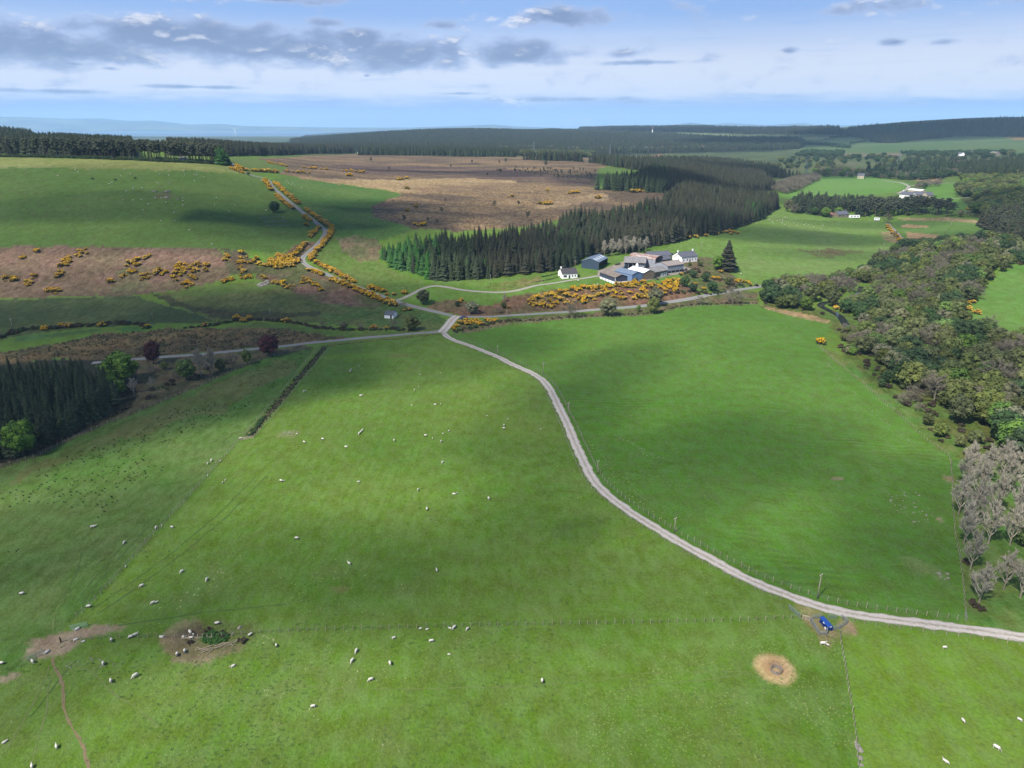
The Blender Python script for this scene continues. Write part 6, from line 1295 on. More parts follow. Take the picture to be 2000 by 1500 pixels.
for (u, v), vt, lab in POLES:
    p = P(u, v); h = max(4.5, min(11, height_for(p, vt))); e = empty('utility_pole', p, 0, lab, 'pole'); m = MB(); m.tube([(0, 0, -.5), (0, 0, h)], [.15, .10], M_POLE, 8); m.build('shaft', e, True)
    m = MB(); m.box((0, 0, h-.35), (1.1, .09, .09), M_POLE, .6); m.build('crossarm', e)
    for s in (-1, 1): m = MB(); m.tube([(s*.42*math.cos(.6), s*.42*math.sin(.6), h-.3), (s*.42*math.cos(.6), s*.42*math.sin(.6), h-.1)], .05, M_FRAME, 6); m.build('insulator', e)
def pylon(px, h, label):
    e = empty('pylon', P(*px), .5, label, 'pylon'); w0, w1 = h*.1, h*.022; lv = [0, .18, .34, .48, .6, .7, .79, .87, 1.]
    c = lambda f, i: ((w0+(w1-w0)*min(1, f/.7))*(1, 1, -1, -1)[i], (w0+(w1-w0)*min(1, f/.7))*(1, -1, -1, 1)[i], h*f)
    for i in range(4): m = MB(); m.tube([c(f, i) for f in lv], .16, M_STEEL, 4); m.build('leg', e)
    m = MB()
    for a, b in zip(lv[:-1], lv[1:]):
        for i in range(4): j = (i+1) % 4; m.tube([c(a, i), c(b, j)], .09, M_STEEL, 3); m.tube([c(a, j), c(b, i)], .09, M_STEEL, 3)
    tag(m.build('bracing', e), kind='stuff')
    for f, l in ((.7, .17), (.83, .2), (.95, .14)): m = MB(); m.tube([(-h*l, 0, h*f), (0, 0, h*(f+.025)), (h*l, 0, h*f)], [.1, .25, .1], M_STEEL, 4); m.build('crossarm', e)
pylon((1573, 347), 34, 'pylon standing at the end of the dull spruces'); pylon((1754, 322), 30, 'pylon rising from the valley trees'); pylon((97, 270), 28, 'pylon on the skyline behind the hilltop forest'); pylon((1043, 306), 30, 'pylon beyond the far corner of the moor'); pylon((1191, 303), 26, 'pylon at the foot of the far forest hill')
def wires(a, b, label, n=3):
    pa, pb = P(*a), P(*b); e = empty('power_line', pa, 0, label, 'power line')
    for k in range(n):
        m = MB(); h = (24, 28, 32)[k]; pts = [(np.array(pb)-pa)*t+np.array([0, 0, h-7*4*t*(1-t)]) for t in np.linspace(0, 1, 13)]; m.tube(pts, .05, M_STEEL, 3); m.build('wire', e)
wires((1573, 347), (1191, 303), 'wires strung between the spruce pylon and the forest-hill pylon')
p = P(1274, 264); e = empty('mast', p, 0, 'tall pale mast on the far forest ridge', 'mast'); h = height_for(p, 246); m = MB(); m.tube([(0, 0, 0), (0, 0, h*.6)], [2.6, 2.0], M_FRAME, 8); m.build('lower_shaft', e); m = MB(); m.tube([(0, 0, h*.6), (0, 0, h)], [1.6, .8], mat('red_mast_paint', al(190, 150, 146), .6), 8); m.build('upper_shaft', e)
p = P(1175, 246.5); e = empty('mast', p, 0, 'small dark mast on the highest far ridge', 'mast'); m = MB(); m.tube([(0, 0, 0), (0, 0, 40)], [1.6, 1.], M_DARK, 6); m.build('shaft', e); m = MB(); m.box((0, 0, 36), (5, 5, 5), M_DARK); m.build('dish_cluster', e)
p = np.array([float(a_of(460, 262))*7000, 7000, 5.]); p[2] = float(Z(p[0], p[1])); e = empty('wind_turbine', p, 0, 'white wind turbine on the coastal plain', 'wind turbine'); m = MB(); m.tube([(0, 0, 0), (0, 0, 62)], [2.4, 1.4], M_FRAME, 10); m.build('tower', e, True); m = MB(); m.box((0, -1, 63.5), (3, 8, 3.4), M_FRAME); m.build('nacelle', e)
for i in range(3): a = .5+i*2.094; m = MB(); d = np.array([math.cos(a), 0, math.sin(a)]); m.tube([np.array([0, -5.5, 63.5]), np.array([0, -5.5, 63.5])+d*9, np.array([0, -5.5, 63.5])+d*30], [1., 1.7, .4], M_FRAME, 5); m.build('blade', e)

# ------------------------------------------------------------------ fences, hurdles, ditch
M_POST = mat('fence_timber', al(186, 176, 148), .9, var=.2, nscale=2, objrand=.2)
M_WIRE = mat('fence_wire', al(150, 152, 150), .5, metal=.5)
def post_mesh():
    b = MB(); b.tube([(0, 0, -.4), (0, 0, 1.1), (0, 0, 1.2)], [.075, .068, .03], M_POST, 6); return b.mesh('post')
POSTM = post_mesh()
def fence(px, label, sp=1.9, posts=True, wiresn=3, cat='fence', h=1.):
    q = smooth_line(PL(px), sp, 1); o = q[0].copy(); e = empty('fence', o, 0, label, cat)
    if posts:
        for i, p in enumerate(q): pj = p-o; mobj('post', POSTM, e, pj+np.array([rnd.uniform(-.08, .08), rnd.uniform(-.08, .08), 0]), rnd.random()*6, (1, 1, h*(rnd.uniform(.9, 1.1) if i % 7 else 1.25)))
    else:
        b = MB()
        for p in q: x, y, z = p-o; b.tube([(x, y, z-.3), (x, y, z+1.1*h)], .08, M_POST, 4)
        tag(b.build('posts', e), kind='stuff')
    for k in range(wiresn):
        b = MB(); b.tube([p-o+np.array([0, 0, (.35+.36*k)*h]) for p in q], .014, M_WIRE, 3, False); b.build('wire', e)
    return e
def offset_px(line, d):
    q = np.asarray(line)[:, :2]; t = np.gradient(q, axis=0); t /= np.linalg.norm(t, axis=1)[:, None]; return q+np.stack([-t[:, 1], t[:, 0]], 1)*d
def fence_xy(q, label, **kw):
    px = to_px(np.column_stack([q, Z(q[:, 0], q[:, 1])])); return fence([tuple(p) for p in px[::3]], label, **kw)
tr = TRACK; upx = to_px(tr)[:, 0]
fence_xy(offset_px(tr[(upx > 872) & (upx < 1884)], 3.0), 'post and wire fence along the green-field side of the gravel track', sp=2.0, h=1.1)
fence_xy(offset_px(tr[(upx > 872) & (upx < 1535)], -2.6), 'post and wire fence along the pasture side of the gravel track', sp=2.0)
fence_xy(offset_px(tr[(upx > 1640) & (upx < 2080)], -2.8), 'low fence on the near side of the gravel track past the pen', sp=2.2)
fence([(1562,1208),(1520,1210.5),(1480,1212.5),(1400,1214.5),(1300,1217),(1200,1219),(1100,1220.5),(1000,1222),(900,1224),(800,1227),(700,1230),(600,1233),(520,1236),(480,1240),(440,1244),(400,1247),(340,1246.5),(270,1246),(200,1247.5),(120,1254)], 'straight post and wire fence running across the pasture to the trodden gateway', sp=1.9)
fence([(150,1207),(160,1197),(182,1177),(215,1140),(246,1107),(271,1076),(302,1042),(327,1015),(379,960),(420,912),(432,900),(468,860)], 'slanting fence between rush-grown field and open pasture', sp=2.1)
fence([(476,853),(520,801),(560,754),(595,713),(624,679)], 'fence on the rush-grown side of the dark ditch', sp=1.9)
fence([(498,854),(540,806),(580,758),(615,715),(647,677)], 'fence on the pasture side of the dark ditch', sp=1.9)
fence([(1639.6,1228),(1642.5,1262),(1649,1295),(1655,1335),(1663,1383.5),(1670,1429),(1673,1452),(1676,1500),(1682,1560)], 'fence running from the blue feeder pen straight towards the viewer', sp=1.7)
fence([(1886,1213),(1883,1167),(1879,1127),(1873,1081),(1865,1044),(1860,988),(1859,932),(1855,895),(1836,879),(1807,860),(1743,800),(1685,750),(1638,712),(1608,686),(1598,676)], 'fence between the big green field and the river wood', sp=2.0)
fence([(-60,935),(0,914),(70,893),(147,855),(245,813),(315,785),(385,757),(455,725),(525,697),(600,681),(612,681)], 'old fence along the rough verge of the rush-grown field', sp=2.2)
fence([(885,656),(940,647),(1000,635),(1100,624),(1199,620),(1262,616),(1299,610),(1333,601),(1396,597.5),(1480,596),(1553,619),(1614,631)], 'fence along the far edge of the big green field', sp=2.4, posts=False)
fence([(-60,483),(0,482.5),(150,482),(280,485),(425,487),(440,510),(452,538)], 'thin fence along the top of the brown bracken bank', sp=4., posts=False, wiresn=1)
fence([(800,578),(830,562),(845,556),(900,552),(960,548),(1010,545),(1050,540)], 'fence between spruce plantation and driveway grass', sp=2.6, posts=False)
fence([(1140,519),(1200,511),(1260,501),(1300,497)], 'fence under the leafless row behind the barns', sp=2.8, posts=False)
fence([(-60,592),(130,583),(265,581),(300,592),(360,607),(430,631)], 'fence between bracken bank and dark meadow', sp=3., posts=False, wiresn=1)

M_HURD = mat('galvanised_tube', al(176, 188, 190), .45, metal=.4); M_HURDG = mat('green_gate_paint', al(150, 196, 170), .5); M_RAIL = mat('weathered_rail', al(206, 190, 164), .9, var=.15)
def hurdle(p0, p1, label, name='sheep_hurdle', m=None, bars=6, h=1.1, r=.022, cat='hurdle'):
    a, b = P(*p0), P(*p1); d = b-a; L = float(np.linalg.norm(d[:2])); e = empty(name, a, math.atan2(d[1], d[0]), label, cat); m = m or M_HURD; sl = d[2]/L
    f = MB(); f.tube([(0, 0, .02), (0, 0, h), (L, 0, h+sl*L), (L, 0, .02+sl*L)], r*1.7, m, 6); f.build('frame', e)
    for k in range(bars): z = .08+(h-.16)*k/(bars-1)*.92; q = MB(); q.tube([(0, 0, z), (L, 0, z+sl*L)], r, m, 5); q.build('bar', e)
    for t in ([.5] if L < 4 else [.33, .66]): q = MB(); q.tube([(L*t, 0, .05+sl*L*t), (L*t, 0, h+sl*L*t)], r*1.3, m, 5); q.build('upright', e)
for p0, p1, lab in [((1540,1188),(1551,1198),'hurdle at the track end of the feeder pen run'),((1551.3,1198.3),(1562,1207),'second hurdle of the run, next to the wooden gate'),((1581.5,1213),(1590,1226),'hurdle down the left of the pen, upper half'),((1590.3,1226.5),(1599,1240.5),'hurdle down the left of the pen, lower half'),((1600,1241),(1614.5,1240.6),'short hurdle closing the bottom of the pen'),
                    ((1585,1210),(1605,1206),'hurdle along the top of the pen, left of the blue feeder'),((1617,1207.5),(1634,1208.8),'hurdle along the track fence above the feeder'),((1642.5,1207),(1655,1217.4),'right hurdle of the small fold beside the pen'),((1655,1218),(1640.2,1228.2),'lower hurdle of the small fold beside the pen'),((1625,1231.6),(1638.6,1228.8),'hurdle between feeder and the fence running to the viewer'),((1615,1231),(1615.4,1240.2),'hurdle end-on beside the near end of the feeder')]: hurdle(p0, p1, lab)
hurdle((1566, 1209), (1580.5, 1212.6), 'pale wooden gate between hurdle run and feeder pen', 'wooden_gate', M_RAIL, 5, 1.1, .045, 'gate')
hurdle((137, 1231), (171.5, 1223), 'green metal gate standing open above the trodden gateway', 'field_gate', M_HURDG, 7, 1.15, .022, 'gate'); hurdle((55, 1293), (88.5, 1276), 'grey metal gate at the lower side of the trodden gateway', 'field_gate', M_HURDG, 7, 1.15, .022, 'gate'); hurdle((1884.5, 1199), (1887, 1213), 'narrow metal gate at the corner of green field and grove', 'field_gate', M_HURD, 6, 1.15, .022, 'gate')
hurdle((470, 860), (496, 856), 'low wooden barrier across the near end of the ditch', 'wooden_gate', M_RAIL, 4, .9, .05, 'gate')
e = empty('gate_post', P(119, 1255), 0, 'stout dark gate post in the middle of the trodden gateway', 'post'); m = MB(); m.tube([(0, 0, -.3), (0, 0, 1.3), (0, 0, 1.4)], [.13, .12, .06], M_DOORWOOD, 8); m.build('shaft', e); m = MB(); m.tube([(.12, 0, 1.), (.3, 0, 1.)], .03, M_WIRE, 5); m.build('hinge', e)
e = empty('rail_fence', P(385, 1247.5), yaw_px((365, 1248), (418, 1247.5)), 'pale rails across the old pit under the straight fence', 'fence')
for k in range(7): m = MB(); m.box((-2.6+k*.95, 0, .45), (.1, .1, 1.3), M_RAIL); m.build('post', e)
for z in (.12, .35): m = MB(); m.box((0, .06, z), (6.6, .06, .12), M_RAIL); m.build('rail', e)
# ditch
M_DITCH = mat('ditch_mud', al(64, 56, 42), .95, color2=al(92, 84, 56), nscale=.5, stretch=(1, 1, 1)); DL = smooth_line(PL([(488,853),(530,802),(570,755),(605,714),(634,678)]), 1.5, 2)
ribbon('ditch', DL, 1.7, M_DITCH, .05, across=3, crown=-.05, ragged=.7)
dq = np.vstack([offset_px(DL, s)+(nrng.random((len(DL), 2))-.5)*.9 for s in (-.95, 1.1, .9, -1.1, 0.3)]); mass('ditch_growth', RUSH+TUSS[:1], np.column_stack([dq, Z(dq[:, 0], dq[:, 1])]), .7+.6*nrng.random(len(dq)), 'reeds and rank grass in the dark ditch', 'reeds')
dq = offset_px(DL[:12], .2); dq = np.vstack([dq+(nrng.random(dq.shape)-.5)*1.2 for _ in range(2)]); mass('ditch_growth', DARKB, np.column_stack([dq, Z(dq[:, 0], dq[:, 1])]), .5+.2*nrng.random(len(dq)), 'dark bushes at the near end of the ditch', 'scrub')

# ------------------------------------------------------------------ feeders, pit, stones
M_FEED = mat('blue_feeder_plastic', al(28, 84, 176), .4, spec=.5); M_FEEDD = mat('deep_blue_plastic', al(16, 56, 136), .45)
a, b = P(1604.5, 1214), P(1621, 1233); d = b-a; L = float(np.linalg.norm(d[:2])); e = empty('lamb_feeder', (a+b)/2, math.atan2(d[1], d[0]), 'long blue lamb feeder with a rounded lid inside the hurdle pen', 'feeder')
m = MB(); n = 8; prof = [(.62*math.cos(math.pi*k/n), 1.05+.34*math.sin(math.pi*k/n)) for k in range(n+1)]; vs = [(-L/2, y, z) for y, z in prof]+[(L/2, y, z) for y, z in prof]; fs = [(k, k+n+1, k+n+2, k+1) for k in range(n)]+[tuple(range(n, -1, -1)), tuple(range(n+1, 2*n+2)), (0, n, 2*n+1, n+1)]; m.add(vs, fs, M_FEED); m.build('lid', e)
m = MB(); m.add([(-L/2, -.3, .32), (L/2, -.3, .32), (L/2, .3, .32), (-L/2, .3, .32), (-L/2, -.6, 1.05), (L/2, -.6, 1.05), (L/2, .6, 1.05), (-L/2, .6, 1.05)], [(3,2,1,0),(4,5,6,7),(0,1,5,4),(1,2,6,5),(2,3,7,6),(3,0,4,7)], M_FEEDD); m.build('hopper', e)
for s in (-1, 1): m = MB(); m.box((0, s*.52, .3), (L, .3, .16), M_FEEDD); m.build('trough', e)
for x in (-1, 1):
    for s in (-1, 1): m = MB(); m.box((x*L*.46, s*.4, .18), (.12, .12, .5), M_FEEDD); m.build('leg', e)
m = MB(); m.box((0, -.6*1.0, 1.0), (.5, .06, .2), M_WHITESHEET); m.build('label_plate', e); m = MB(); m.box((L/2+.03, 0, 1.12), (.05, .5, .08), M_WHITESHEET); m.build('handle', e)
M_RINGST = mat('ring_galvanised', al(170, 164, 158), .5, metal=.3); M_STRAW = mat('straw', al(222, 198, 148), .95, color2=al(190, 156, 110), nscale=3)
e = empty('ring_feeder', P(1516, 1311), 0, 'round metal ring feeder on its patch of straw', 'feeder'); ring = lambda z, r=1.05, k=24: [(r*math.cos(2*math.pi*i/k), r*math.sin(2*math.pi*i/k), z) for i in range(k+1)]
for z, nm in ((.05, 'bottom_rail'), (.45, 'middle_rail'), (.95, 'top_rail')): m = MB(); m.tube(ring(z), .035, M_RINGST, 6, False); m.build(nm, e)
m = MB(); n = 24; R0 = 1.03; vs = [(R0*math.cos(2*math.pi*i/n), R0*math.sin(2*math.pi*i/n), z) for z in (.05, .45) for i in range(n)]; m.add(vs, [(i, (i+1) % n, n+(i+1) % n, n+i) for i in range(n)], M_RINGST); m.build('skirt_panel', e)
for i in range(16): a_ = 2*math.pi*i/16; m = MB(); m.tube([(1.05*math.cos(a_), 1.05*math.sin(a_), .05), (1.05*math.cos(a_), 1.05*math.sin(a_), .95)], .02, M_RINGST, 4); m.build('bar', e)
ms = MB(); leaf_lobe(ms, random.Random(4), np.array([0, 0, .12]), .85, 160, .1, M_STRAW, True, .35); tag(ms.build('straw', None, loc=P(1516, 1311)), 'loose straw lying inside the ring feeder', 'straw', kind='stuff')
# straw litter on the worn patch, as short stalks
def litter(px, rx, ry, n, m, label, size=.12):
    c = P(*px); b = MB()
    for _ in range(n):
        a_ = rnd.random()*6.28; q = math.sqrt(rnd.random()); x, y = c[0]+rx*q*math.cos(a_), c[1]+ry*q*math.sin(a_); z = float(Z(x, y))+.04; t = rnd.random()*3.14; s = size*rnd.uniform(.6, 1.6); dx, dy = math.cos(t)*s, math.sin(t)*s
        b.add([(x-dx+dy*.2, y-dy-dx*.2, z), (x-dx-dy*.2, y-dy+dx*.2, z), (x+dx, y+dy, z+rnd.random()*.1)], [(0, 1, 2)], m)
    tag(b.build('straw_litter'), label, 'straw', kind='stuff')
litter((1513, 1306), 3.9, 4.3, 1200, M_STRAW, 'trampled straw round the ring feeder', .13)
# old pit with brushwood and nettles
M_LOG = mat('dead_branch', al(176, 160, 140), .95, var=.2, nscale=2); M_NETTLE = mat('nettle_leaves', al(84, 140, 48), .8, color2=al(52, 96, 34), nscale=1.5)
e = empty('brushwood_pile', P(428, 1263), yaw_px((395, 1270), (455, 1256)), 'pile of dead branches along the near side of the old pit', 'branches')
for i in range(22): m = MB(); x = -3.8+7.6*i/21; y = rnd.uniform(-.6, .6); l = rnd.uniform(.7, 1.9); t = rnd.gauss(.15, .5); m.tube([(x-l*math.cos(t), y-l*math.sin(t), .1), (x, y+rnd.uniform(-.1, .1), .22+.3*rnd.random()), (x+l*math.cos(t), y+l*math.sin(t), .15+.3*rnd.random())], [.07, .06, .02], M_LOG, 4); m.build('branch', e)
NETT = [(bush(300+i, [(M_NETTLE, 1.)], size=.16)[0].mesh('nettle_clump'),) for i in range(2)]
nq = scatter(PL([(400,1258),(392,1246),(410,1236),(430,1234),(444,1240),(440,1252),(425,1259)]), .8, .5); mass('nettles', NETT, nq, .35+.3*nrng.random(len(nq)), 'bright green nettles filling the old pit', 'nettles')
for u, v, s in [(408,1232,.7),(436,1247,.6),(434,1236,.5),(441,1241,.5),(474,1254,.8),(371,1257,.6)]: shrub('shrub', HEATHB, P(u, v), s, 'small brown bush at the old pit', 'brown bushes round the old pit')
M_ROCK = mat('pale_field_stone', al(158, 152, 140), .95, var=.16, nscale=1.5, bump=.4)
def rock_mesh(seed):
    r = random.Random(seed); b = MB(); nu, nv = 9, 5; vs = [(0, 0, .6)]; fs = []
    for a in range(1, nv):
        la = math.pi/2-math.pi*.72*a/nv
        for j in range(nu): q = r.uniform(.8, 1.15); vs.append((math.cos(la)*math.cos(j*6.283/nu)*q, math.cos(la)*math.sin(j*6.283/nu)*q*.75, math.sin(la)*.6*q))
    for j in range(nu): fs.append((0, 1+j, 1+(j+1) % nu))
    for a in range(nv-2):
        for j in range(nu): p_ = 1+a*nu+j; q_ = 1+a*nu+(j+1) % nu; fs.append((p_, p_+nu, q_+nu, q_))
    b.add(vs, fs, M_ROCK); return b.mesh('boulder')
ROCKS = [rock_mesh(i) for i in range(4)]
def rock(u, v, s, label, group=None): tag(mobj('boulder', ROCKS[rnd.randrange(4)], None, P(u, v), rnd.random()*6, (s, s, s*.9)), label, 'stone', group)
rock(1675,1456,.55,'pale stone at the fence, uppermost of the line nearest the viewer'); rock(1678,1463,.8,'largest pale stone against the fence nearest the viewer'); rock(1680,1481,.6,'pale stone below the largest one against the fence'); rock(1681,1494,.5,'lowest pale stone against the fence nearest the viewer'); rock(1672,1450,.35,'small tan stone at the fence above the pale ones')
rock(468,1226,.6,'flat grey slab on the grass above the old pit'); rock(455,1237,.3,'small pale stone beside the old pit')
for u, v, s in [(506,557,1.5),(510,555,1.9),(514,553,1.6),(518,552,1.4),(522,550,1.8),(512,559,1.5),(519,556,1.7),(508,560,1.1),(524,553,1.2)]: rock(u, v, s, 'grey-brown boulder in the heap at the corner of the rough triangle', 'boulder heap by the rough triangle')
for u, v, s in [(326,375,2.2),(330,374,1.6),(325,386,1.8),(328,387,1.5),(299,374,1.4),(304,375,1.8),(348,390,1.5)]: rock(u, v, s, 'dark boulder in the middle of the hill pasture', 'boulders of the hill pasture')
for px, lab in [([(510,426),(530,424.5),(552,423),(554,428)], 'uppermost ruined stone footing below the round tree'), ([(517,434),(540,433),(560,432)], 'middle ruined stone footing below the round tree'), ([(522,441),(545,440.5),(566,440)], 'lowest ruined stone footing below the round tree')]:
    q = resample(PL(px), 1.3); o = np.array([*q[0], float(Z(*q[0]))]); e = empty('ruined_wall', o, 0, lab, 'wall')
    for p in q: mobj('stone', ROCKS[rnd.randrange(4)], e, (p[0]-o[0], p[1]-o[1], float(Z(*p))-o[2]), rnd.random()*6, .75*rnd.uniform(.7, 1.2))

# stones lying about in the fields, too small to pick apart
def stones(px, n, s0, s1, label):
    q = scatter(PL(px), 1., .6); q = q[nrng.permutation(len(q))[:n]]; b = MB()
    for p in q:
        s_ = rnd.uniform(s0, s1); rz = rnd.random()*6; b.box((p[0], p[1], p[2]+s_*.15), (s_*rnd.uniform(.8, 1.7), s_, s_*.5), M_ROCK, rz, .55)
    tag(b.build('field_stones'), label, 'stones', kind='stuff')
stones([(545,845),(570,840),(590,846),(575,853),(550,853)], 34, .18, .5, 'scatter of pale stones below the ditch'); stones([(500,850),(560,780),(600,770),(560,840),(470,872)], 40, .1, .3, 'loose pale stones in the grass beside the ditch')
stones([(1235,870),(1260,890),(1330,905),(1290,890),(1180,840)], 40, .1, .32, 'pale stones in the big green field near the track'); stones([(1720,960),(1790,960),(1830,1010),(1800,1030),(1750,1000)], 44, .15, .5, 'pale stones at the wood side of the big green field'); stones([(150,1285),(240,1270),(230,1300),(120,1310)], 18, .15, .4, 'pale stones below the trodden gateway')
stones([(1825,1105),(1850,1120),(1860,1130),(1840,1135)], 8, .3, .7, 'few larger stones by the grove corner'); stones([(1600,690),(1640,730),(1700,800),(1780,860),(1760,860),(1650,760)], 40, .12, .4, 'pale stones along the wood edge of the big green field')
# ------------------------------------------------------------------ animals
M_WOOL = mat('wool', al(250, 244, 230), .95, var=.08, nscale=6, bump=.4, bscale=18)
M_FACE = mat('pale_face', al(222, 212, 200), .9); M_BFACE = mat('dark_face', al(60, 54, 50), .9); M_COW = mat('black_hide', (.012, .011, .011), .8)
def loft(b, rings, m, n=9, wob=0., seed=0):
    """tube of elliptical rings (centre, up-vector tilt ignored): (x, y, z, ry, rz, pitch)"""
    r = random.Random(seed); vs = []
    for x, y, z, ry, rz, pt in rings:
        for j in range(n):
            a = 2*math.pi*j/n; k = 1+r.uniform(-wob, wob); u, w = ry*math.cos(a)*k, rz*math.sin(a)*k
            vs.append((x-w*math.sin(pt), y+u, z+w*math.cos(pt)))
    fs = [(i*n+j, i*n+(j+1) % n, (i+1)*n+(j+1) % n, (i+1)*n+j) for i in range(len(rings)-1) for j in range(n)]
    fs += [tuple(range(n))[::-1], tuple((len(rings)-1)*n+j for j in range(n))]
    b.add(vs, fs, m)
def animal(pose, wool, face, seed=1, cow=False):
    b = MB(); lie = pose == 'lie'; dz = -.40 if lie else 0.
    fat = 1.0 if not cow else .8
    loft(b, [(-.60,0,.66+dz,.06,.08,0),(-.56,0,.66+dz,.17*fat,.19,0),(-.40,0,.66+dz,.25*fat,.26,0),(-.1,0,.64+dz,.28*fat,.29,0),(.2,0,.65+dz,.26*fat,.28,0),(.40,0,.68+dz,.20*fat,.24,.2),(.50,0,.72+dz,.13,.18,.4)], wool, 10, .05 if not cow else .0, seed)
    if pose in ('stand', 'lie'): neck = [(.42,0,.74+dz,.14,.16,-.5),(.56,0,.90+dz,.10,.12,-.6),(.64,0,1.0+dz,.085,.10,-.3)]; head = [(.60,0,1.02+dz,.075,.09,0),(.70,0,1.01+dz,.085,.10,.1),(.82,0,.96+dz,.06,.07,.3),(.90,0,.92+dz,.04,.045,.3)]; ear = (.66, 1.06+dz)
    else: neck = [(.42,0,.66,.14,.16,.5),(.60,0,.50,.10,.12,.8),(.72,0,.34,.085,.10,.9)]; head = [(.70,0,.36,.075,.09,1.),(.76,0,.27,.085,.10,1.1),(.82,0,.15,.06,.07,1.2),(.85,0,.07,.04,.045,1.2)]; ear = (.73, .40)
    loft(b, neck, wool, 8, 0, seed); loft(b, head, face, 8, 0, seed)
    for s in (-1, 1): b.add([(ear[0], s*.06, ear[1]), (ear[0]-.04, s*.2, ear[1]+.0), (ear[0]+.06, s*.17, ear[1]-.05), (ear[0]-.01, s*.08, ear[1]-.05)], [(0, 1, 2, 3), (3, 2, 1, 0)], face)
    if not lie:
        for x, bend in ((-.44, -.05), (.34, .02)):
            for s in (-1, 1): st = .06*math.sin(seed*2+x*9+s); b.tube([(x, s*.15, .56), (x+bend, s*.145, .32), (x+st, s*.14, .03), (x+st+.03, s*.14, 0)], [.085, .05, .036, .045], face, 6)
    else:
        for x in (-.4, .34):
            for s in (-1, 1): b.tube([(x, s*.18, .12), (x+.2, s*.24, .06), (x+.05, s*.26, .04)], [.07, .045, .035], face, 5)
    b.tube([(-.58, 0, .72+dz), (-.66, 0, .6+dz), (-.66, 0, (.42 if not lie else .5)+dz)], [.05, .05, .03], wool, 5)
    return b.mesh('cow' if cow else 'sheep', True)
SHEEP = {p: [animal(p, M_WOOL, f, i+1) for i, f in enumerate((M_FACE, M_FACE, M_BFACE))] for p in ('stand', 'graze', 'lie')}
COWM = [animal(p, M_COW, M_COW, 3, True) for p in ('stand', 'graze')]
def sheep(u, v, pose, ang, size, label, group=None):
    """ang: which way it faces in the photograph, degrees anticlockwise from right"""
    p = P(u, v); dx, dy = 6*math.cos(R(ang)), -6*math.sin(R(ang)); rz = yaw_px((u, v), (u+dx, v+dy))
    pose = {'s': 'stand', 'g': 'graze', 'l': 'lie'}[pose]
    size *= 1. if size in (E, LB) else .8
    o = mobj('sheep', SHEEP[pose][rnd.choice((0, 0, 1, 2)) if size > .6 else 0], None, p, rz, size); return tag(o, label, 'sheep', group)
E, LB = .86, .5
